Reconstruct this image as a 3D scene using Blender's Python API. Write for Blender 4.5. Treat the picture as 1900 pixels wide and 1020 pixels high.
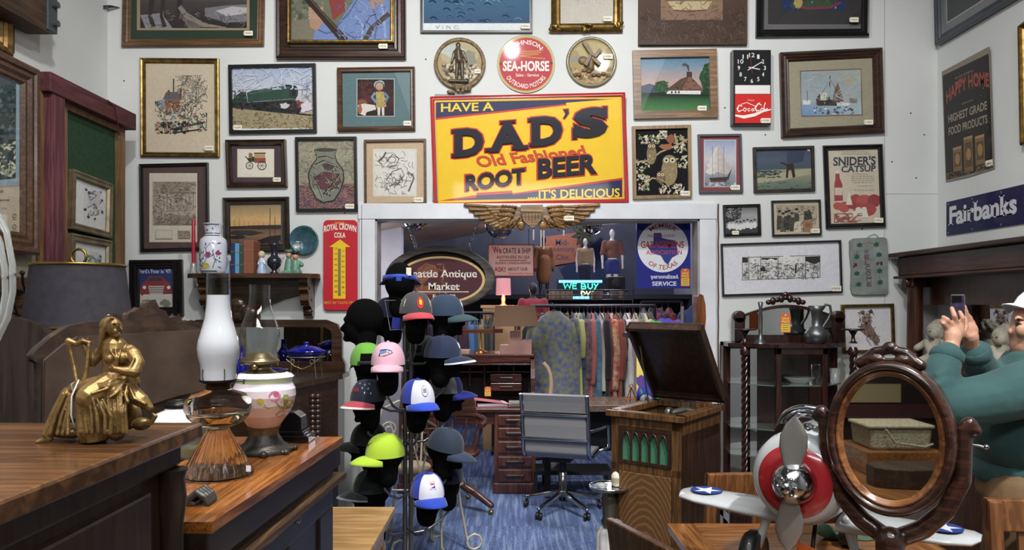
import bpy, math, random
from mathutils import Vector, Matrix
for _o in list(bpy.data.objects): bpy.data.objects.remove(_o)
SC = bpy.context.scene
COL = SC.collection
rnd = random.Random(7)
F, CX, CY, EYE = 1350.0, 950.0, 562.0, 1.6      # focal length, principal point (1900x1020 frame), eye height

# ------------------------------------------------------------ camera, world, lights, exposure
cam = bpy.data.objects.new('camera', bpy.data.cameras.new('camera'))
COL.objects.link(cam); SC.camera = cam
cam.location = (0, 0, EYE); cam.rotation_euler = (math.pi/2, 0, 0)
cam.data.sensor_width = 36; cam.data.lens = 36*F/1900
cam.data.shift_y = (CY-510)/1900; cam.data.clip_start = .02
SC.view_settings.view_transform = 'Standard'
SC.view_settings.look = 'None'
SC.view_settings.exposure = 0.0
SC.view_settings.gamma = 1
SC.view_settings.use_curve_mapping = False
w = bpy.data.worlds.new('world'); SC.world = w; w.use_nodes = True
w.node_tree.nodes['Background'].inputs[0].default_value = (.75, .85, 1, 1)
w.node_tree.nodes['Background'].inputs[1].default_value = .06

def lamp(name, typ, loc, target, energy, color=(1, 1, 1), size=.2, spot=1.6, blend=.5, sy=None):
    d = bpy.data.lights.new(name, typ); d.energy = energy; d.color = color
    if typ == 'AREA':
        d.size = size
        if sy: d.shape = 'RECTANGLE'; d.size_y = sy
    else: d.shadow_soft_size = size
    if typ == 'SPOT': d.spot_size = spot; d.spot_blend = blend
    o = bpy.data.objects.new(name, d); COL.objects.link(o); o.location = loc
    o.rotation_euler = (Vector(target)-Vector(loc)).to_track_quat('-Z', 'Y').to_euler()
    return o
# front room: the shop's track heads and ceiling strip, then two added fill lamps
lamp('track_and_fill_light', 'SPOT', (.0, 2.6, 4.3), (-.1, 5.2, 2.2), 190, (1, .99, .97), .05, 2.3, .9)
lamp('track_and_fill_light', 'SPOT', (-1.1, 2.2, 4.3), (-2.0, 5.2, 1.9), 170, (1, .98, .95), .08, 1.7, .8)
lamp('track_and_fill_light', 'SPOT', (1.0, 2.2, 4.3), (2.0, 5.2, 1.6), 170, (1, .99, .97), .08, 1.7, .8)
lamp('track_and_fill_light', 'SPOT', (-.1, 1.6, 4.3), (-.7, 2.1, 1.1), 330, (1, .98, .94), .06, .95, .9)
lamp('track_and_fill_light', 'SPOT', (1.7, .6, 4.2), (1.45, 2.6, 1.1), 560, (1, .98, .95), .08, 1.1, .8)
lamp('track_and_fill_light', 'SPOT', (-.9, .2, 4.2), (-.9, 1.3, 1.3), 260, (1, .96, .9), .06, .9, .8)
lamp('track_and_fill_light', 'SPOT', (.2, 2.6, 4.3), (-.3, 4.4, 1.1), 190, (1, .98, .95), .07, .9, .8)
lamp('ceiling_strip', 'AREA', (.2, .4, 4.6), (.2, 1.0, 0), 75, (.95, .98, 1), 3.5, sy=2.5)
lamp('front_fill', 'AREA', (.3, -.9, 3.3), (.3, 4.2, 1.4), 48, (.97, .98, 1), 2.4, sy=.3)  # added unseen fill from the front, brightening the blue sign in the opening
lamp('track_and_fill_light', 'SPOT', (-1.2, .3, 3.9), (-1.3, -.2, .6), 520, (1, .97, .92), .08, 1.2, .8)  # added fill to brighten the things reflected in the oval mirror
# back room
lamp('back_room_strip', 'AREA', (.2, 7.3, 2.38), (.2, 7.4, 0), 30, (.9, .86, 1), 2.6, sy=1.6)
lamp('back_room_spot', 'SPOT', (.9, 6.1, 2.6), (.75, 6.9, .9), 60, (1, .95, .9), .08, 1.3, .8)
lamp('back_room_spot', 'SPOT', (-.1, 5.7, 2.4), (.3, 6.0, 0), 55, (.92, .95, 1), .08, 1.4, .8)
lamp('back_room_spot', 'SPOT', (-.3, 5.6, 2.35), (-.3, 6.8, 1.0), 40, (1, .9, .85), .08, 1.1, .8)

lamp('back_room_fill', 'POINT', (1.2, 8.9, 2.2), (0, 0, 0), 20, (.85, .85, 1), .1)  # added unseen fill lifting the back room ceiling and far wall
lamp('back_room_fill', 'POINT', (.6, 9.9, 3.3), (0, 0, 0), 58, (.9, .9, 1), .12)  # added out of sight above the mannequins to brighten the far wall
lamp('back_room_fill', 'POINT', (-1.5, 6.2, 1.7), (0, 0, 0), 26, (1, .92, .88), .1)
# ------------------------------------------------------------ projections of photo pixels onto planes of the room
def P(px, py, Y): return Vector(((px-CX)*Y/F, Y, EYE-(py-CY)*Y/F))
def PX(px, py, X): return P(px, py, X*F/(px-CX))
def PZ(px, py, Z): return P(px, py, (EYE-Z)*F/(py-CY))

def lin(c):
    if isinstance(c, str):
        c = c.lstrip('#'); c = [int(c[i:i+2], 16)/255 for i in (0, 2, 4)]
        return tuple(x/12.92 if x <= .04045 else ((x+.055)/1.055)**2.4 for x in c)
    return tuple(c[:3])

# ------------------------------------------------------------ materials
MATS = {}
def _nt(name):
    m = bpy.data.materials.new(name); m.use_nodes = True
    nt = m.node_tree; return m, nt, nt.nodes['Principled BSDF']
def _noise(nt, scale, detail=4, stretch=None, dist=0, coord='Object'):
    tc = nt.nodes.new('ShaderNodeTexCoord'); n = nt.nodes.new('ShaderNodeTexNoise')
    n.inputs['Scale'].default_value = scale; n.inputs['Detail'].default_value = detail; n.inputs['Distortion'].default_value = dist
    if stretch:
        mp = nt.nodes.new('ShaderNodeMapping'); mp.inputs['Scale'].default_value = stretch
        nt.links.new(tc.outputs[coord], mp.inputs[0]); nt.links.new(mp.outputs[0], n.inputs['Vector'])
    else: nt.links.new(tc.outputs[coord], n.inputs['Vector'])
    return n
def _ramp(nt, fac, stops):
    r = nt.nodes.new('ShaderNodeValToRGB'); e = r.color_ramp.elements
    while len(e) < len(stops): e.new(.5)
    for el, (p, c) in zip(e, stops): el.position = p; el.color = (*lin(c), 1)
    nt.links.new(fac, r.inputs[0]); return r.outputs[0]
def _bump(nt, b, h, strength, dist=.01):
    bp = nt.nodes.new('ShaderNodeBump'); bp.inputs['Strength'].default_value = strength; bp.inputs['Distance'].default_value = dist
    nt.links.new(h, bp.inputs['Height']); nt.links.new(bp.outputs[0], b.inputs['Normal'])
def M(name, col, rough=.5, metal=0, var=None, vscale=8, bump=0, bscale=40, coat=0, emit=0, sheen=0, trans=0, ior=1.45, spec=.5):
    if name in MATS: return MATS[name]
    m, nt, b = _nt(name); c = (*lin(col), 1)
    b.inputs['Base Color'].default_value = c; b.inputs['Roughness'].default_value = rough
    b.inputs['Metallic'].default_value = metal; b.inputs['Coat Weight'].default_value = coat
    b.inputs['Coat Roughness'].default_value = .08; b.inputs['Specular IOR Level'].default_value = spec
    b.inputs['Transmission Weight'].default_value = trans; b.inputs['IOR'].default_value = ior
    if sheen: b.inputs['Sheen Weight'].default_value = sheen
    if emit: b.inputs['Emission Color'].default_value = c; b.inputs['Emission Strength'].default_value = emit
    if var:
        n = _noise(nt, vscale, 5); nt.links.new(_ramp(nt, n.outputs[0], [(.35, col), (.68, var)]), b.inputs['Base Color'])
    if bump:
        n2 = _noise(nt, bscale, 4); _bump(nt, b, n2.outputs[0], bump)
    MATS[name] = m; return m
def WOOD(name, c1, c2, axis='Z', scale=5, rough=.35, coat=.15, dark=None, bump=.08):
    if name in MATS: return MATS[name]
    m, nt, b = _nt(name)
    st = {'X': (.6, 9, 9), 'Y': (9, .6, 9), 'Z': (9, 9, .6)}[axis]
    n = _noise(nt, scale, 6, st, .9); n3 = _noise(nt, 2.2, 2)
    stops = [(.3, dark or c1), (.45, c1), (.66, c2)]
    colr = _ramp(nt, n.outputs[0], stops)
    mx = nt.nodes.new('ShaderNodeMix'); mx.data_type = 'RGBA'; mx.blend_type = 'MULTIPLY'; mx.inputs[0].default_value = .5
    nt.links.new(colr, mx.inputs[6]); nt.links.new(_ramp(nt, n3.outputs[0], [(.3, '#a0a0a0'), (.6, '#ffffff')]), mx.inputs[7])
    nt.links.new(mx.outputs[2], b.inputs['Base Color'])
    b.inputs['Roughness'].default_value = rough; b.inputs['Coat Weight'].default_value = coat; b.inputs['Coat Roughness'].default_value = .15
    _bump(nt, b, n.outputs[0], bump, .004)
    MATS[name] = m; return m
def ARTM(name, rough=.6, coat=0, bump=0, noise=.12, metal=0, nscale=60):
    """printed or painted surface: colours of the picture from the mesh's colour attribute"""
    if name in MATS: return MATS[name]
    m, nt, b = _nt(name)
    a = nt.nodes.new('ShaderNodeAttribute'); a.attribute_name = 'Col'
    n = _noise(nt, nscale, 4)
    mx = nt.nodes.new('ShaderNodeMix'); mx.data_type = 'RGBA'; mx.blend_type = 'MULTIPLY'; mx.inputs[0].default_value = 1
    k = 1-noise
    nt.links.new(a.outputs[0], mx.inputs[6]); nt.links.new(_ramp(nt, n.outputs[0], [(.3, (k, k, k)), (.7, (1, 1, 1))]), mx.inputs[7])
    nt.links.new(mx.outputs[2], b.inputs['Base Color'])
    b.inputs['Roughness'].default_value = rough; b.inputs['Coat Weight'].default_value = coat; b.inputs['Coat Roughness'].default_value = .06
    b.inputs['Metallic'].default_value = metal; b.inputs['Specular IOR Level'].default_value = .18
    if bump: _bump(nt, b, n.outputs[0], bump, .003)
    MATS[name] = m; return m
def THIN(name, tint='#ffffff', rough=.02, refl=1.0, ior=1.45):
    """thin clear glass: see-through with fresnel reflections"""
    if name in MATS: return MATS[name]
    m, nt, b = _nt(name); nt.nodes.remove(b)
    t = nt.nodes.new('ShaderNodeBsdfTransparent'); t.inputs[0].default_value = (*lin(tint), 1)
    g = nt.nodes.new('ShaderNodeBsdfGlossy'); g.inputs['Roughness'].default_value = rough
    lw = nt.nodes.new('ShaderNodeLayerWeight'); lw.inputs[0].default_value = .5
    pw = nt.nodes.new('ShaderNodeMath'); pw.operation = 'POWER'; pw.inputs[1].default_value = 3.2
    mu = nt.nodes.new('ShaderNodeMath'); mu.operation = 'MULTIPLY_ADD'; mu.inputs[1].default_value = .75*refl; mu.inputs[2].default_value = .035*refl; mu.use_clamp = True
    mx = nt.nodes.new('ShaderNodeMixShader')
    nt.links.new(lw.outputs['Facing'], pw.inputs[0]); nt.links.new(pw.outputs[0], mu.inputs[0]); nt.links.new(mu.outputs[0], mx.inputs[0])
    nt.links.new(t.outputs[0], mx.inputs[1]); nt.links.new(g.outputs[0], mx.inputs[2])
    nt.links.new(mx.outputs[0], nt.nodes['Material Output'].inputs[0])
    MATS[name] = m; return m

# ------------------------------------------------------------ mesh builder
def frame_axes(d):
    d = d.normalized(); a = Vector((0, 0, 1)) if abs(d.z) < .9 else Vector((1, 0, 0))
    x = a.cross(d).normalized(); return x, d.cross(x)
class MB:
    def __init__(s, xf=None):
        s.v = []; s.f = []; s.sm = []; s.fc = []; s.xf = xf or Matrix(); s.col = None
    def add(s, vs, fs, smooth=False, col=None):
        b = len(s.v); s.v += [s.xf @ Vector(v) for v in vs]
        for f in fs:
            s.f.append([b+i for i in f]); s.sm.append(smooth); s.fc.append(col or s.col)
        return s
    def box(s, x0, x1, y0, y1, z0, z1):
        vs = [(x, y, z) for z in (z0, z1) for y in (y0, y1) for x in (x0, x1)]
        return s.add(vs, [(0, 2, 3, 1), (4, 5, 7, 6), (0, 1, 5, 4), (1, 3, 7, 5), (3, 2, 6, 7), (2, 0, 4, 6)])
    def boxc(s, c, sz, rz=0, rx=0, ry=0):
        R = Matrix.Translation(c) @ Matrix.Rotation(rz, 4, 'Z') @ Matrix.Rotation(ry, 4, 'Y') @ Matrix.Rotation(rx, 4, 'X')
        k = s.xf; s.xf = k @ R; a, b, c2 = (q/2 for q in sz); s.box(-a, a, -b, b, -c2, c2); s.xf = k; return s
    def prism(s, pts, a, b, axis='Y', smooth=False):
        """2D outline extruded from a to b along axis (Y: pts are x,z; Z: x,y; X: y,z)"""
        def e(p, h): return {'Y': (p[0], h, p[1]), 'Z': (p[0], p[1], h), 'X': (h, p[0], p[1])}[axis]
        n = len(pts); vs = [e(p, a) for p in pts]+[e(p, b) for p in pts]
        fs = [list(range(n))[::-1], list(range(n, 2*n))]
        s.add(vs, fs); s.add(vs, [(i, (i+1) % n, n+(i+1) % n, n+i) for i in range(n)], smooth); return s
    def loft(s, rings, closed=True, caps=True, smooth=True):
        n = len(rings[0]); vs = [p for r in rings for p in r]; fs = []
        for j in range(len(rings)-1):
            for i in range(n if closed else n-1):
                k = (i+1) % n; fs.append((j*n+i, j*n+k, (j+1)*n+k, (j+1)*n+i))
        s.add(vs, fs, smooth)
        if caps and closed: s.add(rings[0], [list(range(n))[::-1]]); s.add(rings[-1], [list(range(n))])
        return s
    def lathe(s, prof, c=(0, 0, 0), seg=32, axis='Z', rib=0, nrib=20, sx=1, sy=1, caps=True, a0=0, a1=2*math.pi):
        c = Vector(c); rings = []; full = abs(a1-a0-2*math.pi) < 1e-6
        for r, z in prof:
            ring = []
            for i in range(seg if full else seg+1):
                a = a0+(a1-a0)*i/seg; rr = r*(1+rib*abs(math.sin(a*nrib/2))) if rib else r
                x, y = rr*math.cos(a)*sx, rr*math.sin(a)*sy
                ring.append(c+Vector({'Z': (x, y, z), 'Y': (x, z, y), 'X': (z, x, y)}[axis]))
            rings.append(ring)
        return s.loft(rings, full, caps and full)
    def tube(s, pts, r, seg=8, closed=False, caps=True):
        pts = [Vector(p) for p in pts]; n = len(pts); rs = r if isinstance(r, (list, tuple)) else [r]*n
        rings = []; x = None
        for i, p in enumerate(pts):
            if closed: d = pts[(i+1) % n]-pts[i-1]
            else: d = pts[min(i+1, n-1)]-pts[max(i-1, 0)]
            if d.length < 1e-9: d = Vector((0, 0, 1))
            if x is None: x, y = frame_axes(d)
            else:
                x = x-d.normalized()*x.dot(d.normalized())
                x = x.normalized() if x.length > 1e-6 else frame_axes(d)[0]
                y = d.normalized().cross(x)
            rings.append([p+(x*math.cos(2*math.pi*k/seg)+y*math.sin(2*math.pi*k/seg))*rs[i] for k in range(seg)])
        if closed: rings.append(rings[0])
        return s.loft(rings, True, caps and not closed)
    def cap(s, a, b, ra, rb=None, seg=12):
        """tapered capsule"""
        a, b = Vector(a), Vector(b); rb = ra if rb is None else rb; d = b-a
        if d.length < 1e-7: return s.ell(a, (ra, ra, ra))
        u = d.normalized(); x, y = frame_axes(u); rings = []
        for t in (-85, -60, -30, 0): rings.append((a+u*ra*math.sin(math.radians(t)), ra*math.cos(math.radians(t))))
        for t in (0, 30, 60, 85): rings.append((b+u*rb*math.sin(math.radians(t)), rb*math.cos(math.radians(t))))
        return s.loft([[c+(x*math.cos(2*math.pi*k/seg)+y*math.sin(2*math.pi*k/seg))*q for k in range(seg)] for c, q in rings])
    def caps(s, pts, seg=12):
        for (a, ra), (b, rb) in zip(pts, pts[1:]): s.cap(a, b, ra, rb, seg)
        return s
    def ell(s, c, r, seg=20, rings=12, rot=None, smooth=True):
        c = Vector(c); R = rot or Matrix.Identity(3); out = []
        if not isinstance(r, (tuple, list)): r = (r, r, r)
        for j in range(rings+1):
            t = math.pi*min(max(j/rings, .004), .996)
            out.append([c+R @ Vector((r[0]*math.sin(t)*math.cos(2*math.pi*k/seg), r[1]*math.sin(t)*math.sin(2*math.pi*k/seg), -r[2]*math.cos(t))) for k in range(seg)])
        return s.loft(out, smooth=smooth)
    def torus(s, c, R, r, axis='Z', seg=28, s2=8, sx=1, sy=1):
        c = Vector(c); pts = []
        for i in range(seg):
            a = 2*math.pi*i/seg; x, y = R*sx*math.cos(a), R*sy*math.sin(a)
            pts.append(c+Vector({'Z': (x, y, 0), 'Y': (x, 0, y), 'X': (0, x, y)}[axis]))
        return s.tube(pts, r, s2, True)
    def build(s, name, mat, parent=None, world=True, bevel=0, remesh=0, smooth=0, sub=0, solid=0):
        me = bpy.data.meshes.new(name); vs = s.v; loc = Vector((0, 0, 0))
        if parent is not None and world:
            inv = WM[parent].inverted() if parent in WM else parent.matrix_basis.inverted(); vs = [inv @ v for v in vs]
        elif parent is None and world:
            xs, ys, zs = zip(*[tuple(v) for v in vs])
            loc = Vector(((min(xs)+max(xs))/2, (min(ys)+max(ys))/2, min(zs))); vs = [v-loc for v in vs]
        me.from_pydata([tuple(v) for v in vs], [], s.f); 
        me.polygons.foreach_set('use_smooth', s.sm)
        if any(c is not None for c in s.fc):
            at = me.color_attributes.new('Col', 'FLOAT_COLOR', 'CORNER'); buf = []
            for p, c in zip(me.polygons, s.fc):
                if c is None: c = (1, 1, 1)
                if isinstance(c[0], (tuple, list)):
                    for q in c: buf += [q[0], q[1], q[2], 1]
                else: buf += [c[0], c[1], c[2], 1]*p.loop_total
            at.data.foreach_set('color', buf)
        me.materials.append(mat); me.update()
        o = bpy.data.objects.new(name, me); COL.objects.link(o); o.location = loc
        if parent is not None: o.parent = parent
        WM[o] = (WM[parent] if parent in WM else (parent.matrix_basis if parent else Matrix())) @ Matrix.Translation(loc)
        if remesh:
            md = o.modifiers.new('remesh', 'REMESH'); md.mode = 'VOXEL'; md.voxel_size = remesh; md.use_smooth_shade = True
        if smooth:
            md = o.modifiers.new('smooth', 'SMOOTH'); md.factor = .5; md.iterations = smooth
        if solid:
            md = o.modifiers.new('solid', 'SOLIDIFY'); md.thickness = solid; md.offset = 0
        if bevel:
            md = o.modifiers.new('bevel', 'BEVEL'); md.width = bevel; md.segments = 2; md.limit_method = 'ANGLE'; md.angle_limit = .6
            md.harden_normals = False
        if sub:
            md = o.modifiers.new('sub', 'SUBSURF'); md.levels = md.render_levels = sub
        return o
    def lb(s, *a, **k): return s.build(*a, world=False, **k)
WM = {}
def tag(o, label, cat, group=None):
    o['label'] = label; o['category'] = cat
    if group: o['group'] = group
    return o
def thing(name, label, cat, loc=(0, 0, 0), rz=0, group=None):
    o = bpy.data.objects.new(name, None); COL.objects.link(o); o.empty_display_size = .05
    o.location = loc; o.rotation_euler = (0, 0, rz)
    WM[o] = Matrix.Translation(loc) @ Matrix.Rotation(rz, 4, 'Z')
    return tag(o, label, cat, group)
def struct(name, mb, mat, parent=None, **k):
    o = mb.build(name, mat, parent, **k)
    if parent is None: o['kind'] = 'structure'
    return o
def copy_thing(root, label, loc, rz=None, mats=None):
    """a copy of a thing with copies of its parts and sub-parts"""
    r = root.copy(); COL.objects.link(r); r.location = loc
    if rz is not None: r.rotation_euler = (0, 0, rz)
    r['label'] = label
    for ch in list(root.children):
        c = ch.copy(); COL.objects.link(c); c.parent = r
        for g in list(ch.children):
            d = g.copy(); COL.objects.link(d); d.parent = c
    return r

# ------------------------------------------------------------ lettering
_txt = {}
def text_geo(body, bold=0, serif=False, space=1.0):
    k = (body, bold, serif, space)
    if k in _txt: return _txt[k]
    cu = bpy.data.curves.new('t', 'FONT'); cu.body = body; cu.offset = bold; cu.space_character = space; cu.resolution_u = 3
    cu.fill_mode = 'FRONT' if hasattr(cu, 'fill_mode') else cu.fill_mode
    o = bpy.data.objects.new('t', cu); COL.objects.link(o)
    dg = bpy.context.evaluated_depsgraph_get(); me = bpy.data.meshes.new_from_object(o.evaluated_get(dg))
    vs = [(v.co.x, v.co.y) for v in me.vertices]; fs = [list(p.vertices) for p in me.polygons]
    bpy.data.objects.remove(o); bpy.data.curves.remove(cu); bpy.data.meshes.remove(me)
    vs = [list(v) for v in vs]
    key = {}; rem = {}
    for i, v in enumerate(vs): rem[i] = key.setdefault((round(v[0], 4), round(v[1], 4)), i)
    cnt = {}
    for f in fs:
        for i in range(len(f)):
            a, b = rem[f[i]], rem[f[(i+1) % len(f)]]; e = (min(a, b), max(a, b))
            cnt.setdefault(e, []).append(sum(vs[q][1] for q in f)/len(f))
    edges = [e for e, c in cnt.items() if len(c) == 1]
    if serif:
        t = .045
        for a, b in edges:
            (x0, y0), (x1, y1) = vs[a], vs[b]; L = abs(x1-x0)
            if abs(y1-y0) < 2e-3 and .05 < L < .22:
                up = cnt[(min(a, b), max(a, b))][0] > y0
                m0, m1 = min(x0, x1)-.06, max(x0, x1)+.06; n = len(vs)
                q0, q1 = (y0, y0+t) if up else (y0-t, y0)
                vs += [[m0, q0], [m1, q0], [m1, q1], [m0, q1]]; fs.append([n, n+1, n+2, n+3])
    xs = [v[0] for v in vs]; ys = [v[1] for v in vs]
    r = (vs, fs, edges, min(xs), max(xs), min(ys), max(ys)); _txt[k] = r
    return r

def dlin(c, k):
    c = lin(c); g = .3*c[0]+.55*c[1]+.15*c[2]; return tuple(g+(x-g)*k for x in c)
class Art:
    sat = 1
    """flat artwork: coloured shapes laid in photo pixels or 0..1 units through map f(x,y,off) -> point"""
    def __init__(s, f, off=0.0, step=.00012): s.f = f; s.off = off; s.step = step; s.mb = MB(); s.z = off
    def up(s): s.z += s.step
    def poly(s, pts, col, lift=True):
        if lift: s.up()
        else: s.z += 4e-6
        s.mb.add([s.f(x, y, s.z) for x, y in pts], [list(range(len(pts)))], False, dlin(col, s.sat)); return s
    def rect(s, x0, y0, x1, y1, col, lift=True): return s.poly([(x0, y0), (x1, y0), (x1, y1), (x0, y1)], col, lift)
    def quad(s, pts, cols, lift=True):
        if lift: s.up()
        s.mb.add([s.f(x, y, s.z) for x, y in pts], [[0, 1, 2, 3]], False, tuple(dlin(c, s.sat) for c in cols)); return s
    def vgrad(s, x0, y0, x1, y1, cols):
        s.up(); n = len(cols)-1
        for i in range(n):
            a, b = y0+(y1-y0)*i/n, y0+(y1-y0)*(i+1)/n; c, d = cols[i], cols[i+1]
            s.quad([(x0, a), (x1, a), (x1, b), (x0, b)], [c, c, d, d], False)
        return s
    def ell(s, cx, cy, rx, ry, col, n=28, rot=0, lift=True):
        c, q = math.cos(rot), math.sin(rot)
        return s.poly([(cx+rx*math.cos(t)*c-ry*math.sin(t)*q, cy+rx*math.cos(t)*q+ry*math.sin(t)*c) for t in [2*math.pi*i/n for i in range(n)]], col, lift)
    def ring(s, cx, cy, rx, ry, wd, col, n=48, a0=0, a1=2*math.pi):
        s.up()
        for i in range(n):
            t, u = a0+(a1-a0)*i/n, a0+(a1-a0)*(i+1)/n
            s.poly([(cx+(rx+k)*math.cos(a), cy+(ry+k)*math.sin(a)) for a, k in ((t, 0), (u, 0), (u, -wd), (t, -wd))], col, False)
        return s
    def stroke(s, pts, wd, col, lift=True):
        if lift: s.up()
        n = len(pts); L = []; R = []
        for i, (x, y) in enumerate(pts):
            a = pts[max(i-1, 0)]; b = pts[min(i+1, n-1)]; dx, dy = b[0]-a[0], b[1]-a[1]; l = math.hypot(dx, dy) or 1
            h = (wd[i] if isinstance(wd, (list, tuple)) else wd)/2
            L.append((x-dy/l*h, y+dx/l*h)); R.append((x+dy/l*h, y-dx/l*h))
        for i in range(n-1): s.poly([L[i], L[i+1], R[i+1], R[i]], col, False)
        return s
    def blob(s, cx, cy, rx, ry, col, jag=.25, n=16, lift=True):
        return s.poly([(cx+rx*math.cos(t)*(1+rnd.uniform(-jag, jag)), cy+ry*math.sin(t)*(1+rnd.uniform(-jag, jag))) for t in [2*math.pi*i/n for i in range(n)]], col, lift)
    def scatter(s, n, x0, y0, x1, y1, size, cols, asp=1, test=None, ang=None):
        s.up()
        for _ in range(n):
            x, y = rnd.uniform(x0, x1), rnd.uniform(y0, y1)
            if test and not test(x, y): continue
            a = rnd.uniform(0, 3.14) if ang is None else ang+rnd.uniform(-.25, .25); r = size*rnd.uniform(.5, 1.2)
            dx, dy = r*math.cos(a), r*math.sin(a); ex, ey = -dy*asp, dx*asp
            pts = [(x-dx, y-dy), (x+ex*.7, y+ey*.7), (x+dx, y+dy), (x-ex*.7, y-ey*.7)]
            s.poly([(min(max(p, x0), x1), min(max(q, y0), y1)) for p, q in pts], rnd.choice(cols), False)
        return s
    def text(s, body, x0, y0, x1, y1, col, bold=0, serif=False, shear=0, tilt=0, space=1.0, extrude=0, arc=0, sidecol=None):
        """lettering fitted into the box x0..x1, y0 (top)..y1 (bottom of the letters)"""
        vs, fs, ed, a, b, c, d = text_geo(body, bold, serif, space); s.up()
        def m(v):
            u, t = (v[0]-a)/(b-a), (v[1]-c)/(d-c)
            return (x0+(x1-x0)*u+shear*(t-.5)*(y1-y0), y1+(y0-y1)*t+tilt*(u-.5)-arc*(1-(2*u-1)**2))
        pts = [m(v) for v in vs]
        s.mb.add([s.f(x, y, s.z+extrude) for x, y in pts], fs, False, lin(col))
        if extrude:
            for i, j in ed:
                p, q = pts[i], pts[j]
                s.mb.add([s.f(*p, s.z), s.f(*q, s.z), s.f(*q, s.z+extrude), s.f(*p, s.z+extrude)], [[0, 1, 2, 3]], False, lin(sidecol or col))
        return s
    def arctext(s, body, cx, cy, R, h, a0, a1, col, bold=0, serif=False, inward=False, ry=None):
        """letters on an arc, angles in degrees clockwise from 12 o'clock; R is the radius of their feet"""
        vs, fs, ed, a, b, c, d = text_geo(body, bold, serif); s.up(); k = (ry or R)/R; out = []
        for v in vs:
            u, t = (v[0]-a)/(b-a), (v[1]-c)/(d-c); an = math.radians(a0+(a1-a0)*u); r = R-h*t if inward else R+h*t
            out.append(s.f(cx+r*math.sin(an), cy-r*math.cos(an)*k, s.z))
        s.mb.add(out, fs, False, lin(col)); return s
    def build(s, name, mat, parent=None, **k): return s.mb.build(name, mat, parent, **k)

def backmap(Y=5.2):
    return lambda x, y, off=0: P(x, y, Y-off)
def quadmap(tl, tr, bl, n=None):
    tl, tr, bl = Vector(tl), Vector(tr), Vector(bl); u, v = tr-tl, bl-tl
    n = Vector(n) if n else v.cross(u).normalized()
    return lambda x, y, off=0: tl+u*x+v*y+n*off
# ------------------------------------------------------------ the setting
WALLW = M('wall_white', '#d9dbd9', .75, var='#cfd2d1', vscale=1.3, bump=.06, bscale=25)
TRIMW = M('trim_white', '#dddfe4', .5, var='#cfd2d8', vscale=5, bump=.05)
YB, XL, XR, ZC = 5.2, -2.89, 3.04, 4.8
OX0, OX1, OZ = P(697, 0, YB).x, P(1297, 0, YB).x, P(0, 407, YB).z
b = MB(); T = .14
b.box(XL-.1, OX0, YB, YB+T, 0, ZC); b.box(OX1, XR+.1, YB, YB+T, 0, ZC); b.box(OX0, OX1, YB, YB+T, OZ, ZC)
wb = struct('wall_back', b, WALLW)
b = MB()
for x, y in ((745, 240), (1340, 640), (230, 150), (1420, 250), (1655, 300), (1690, 210), (1715, 250), (1600, 425), (640, 395), (1665, 490), (790, 110), (398, 620), (612, 600), (1345, 200), (1700, 330)):
    b.ell(P(x, y, YB), (.006, .002, .006), 8, 5)
struct('trim_1', b, M('nail_dark', '#3a3633', .6))          # nail holes and old screws
b = MB(); b.box(XL-.1, XL, -2.6, YB, 0, ZC); struct('wall_left', b, WALLW)
b = MB(); b.box(XR, XR+.1, -2.6, YB, 0, ZC); struct('wall_right', b, WALLW)
b = MB(); b.box(XL-.1, XR+.1, -2.7, -2.6, 0, ZC); struct('wall_rear', b, M('rear_wall_tan', '#8d8378', .8, var='#6d655e', vscale=1.5))
b = MB(); b.box(XL-.1, XR+.1, -2.7, YB+T, ZC, ZC+.1); struct('ceiling', b, M('ceiling_grey', '#8b8883', .85, var='#6f6c69', vscale=1))
b = MB(); b.box(XL-.1, XR+.1, -2.7, YB, -.1, 0); struct('floor', b, M('floor_concrete', '#55504b', .55, var='#474340', vscale=2))
# door casing of the wide opening
k = YB/F
b = MB()
b.box(P(668, 0, YB).x, OX0, YB-.025, YB, 0, OZ); b.box(OX1, P(1327, 0, YB).x, YB-.025, YB, 0, OZ)
b.box(P(666, 0, YB).x, P(1328, 0, YB).x, YB-.03, YB, OZ, P(0, 378, YB).z)
struct('trim_2', b, TRIMW, bevel=.003)
b = MB(); b.box(OX0-.001, OX0+.012, YB-.01, YB+T+.01, 0, OZ); b.box(OX1-.012, OX1+.001, YB-.01, YB+T+.01, 0, OZ); b.box(OX0, OX1, YB-.01, YB+T+.01, OZ-.012, OZ+.001)
struct('trim_3', b, M('jamb_grey', '#a9a6a6', .6, var='#8d8a8b', vscale=6))
# seams of the wall panels
b = MB()
for x in (1641,): b.box(P(x, 0, YB).x-.003, P(x, 0, YB).x+.003, YB-.002, YB, 0, ZC)
b.box(P(1641, 0, YB).x, XR, YB-.002, YB, P(0, 360, YB).z, P(0, 359, YB).z)
struct('trim_4', b, M('seam_grey', '#b4b6b6', .8))
# electric cord stapled beside the opening
b = MB(); b.tube([P(1333+rnd.uniform(-.7, .7), y, YB-.006) for y in range(378, 900, 25)], .005, 6)
tag(b.build('power_cable', M('cord_brown', '#5a3a36', .6)), 'brown electric cord running down the wall right of the opening', 'cable')
b = MB(); b.tube([P(671, y, YB-.03) for y in range(380, 640, 20)], .002, 5)
tag(b.build('electric_wire', M('wire_grey', '#3d3c3d', .6)), 'thin grey wire running down the left side of the white door casing', 'wire')

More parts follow.
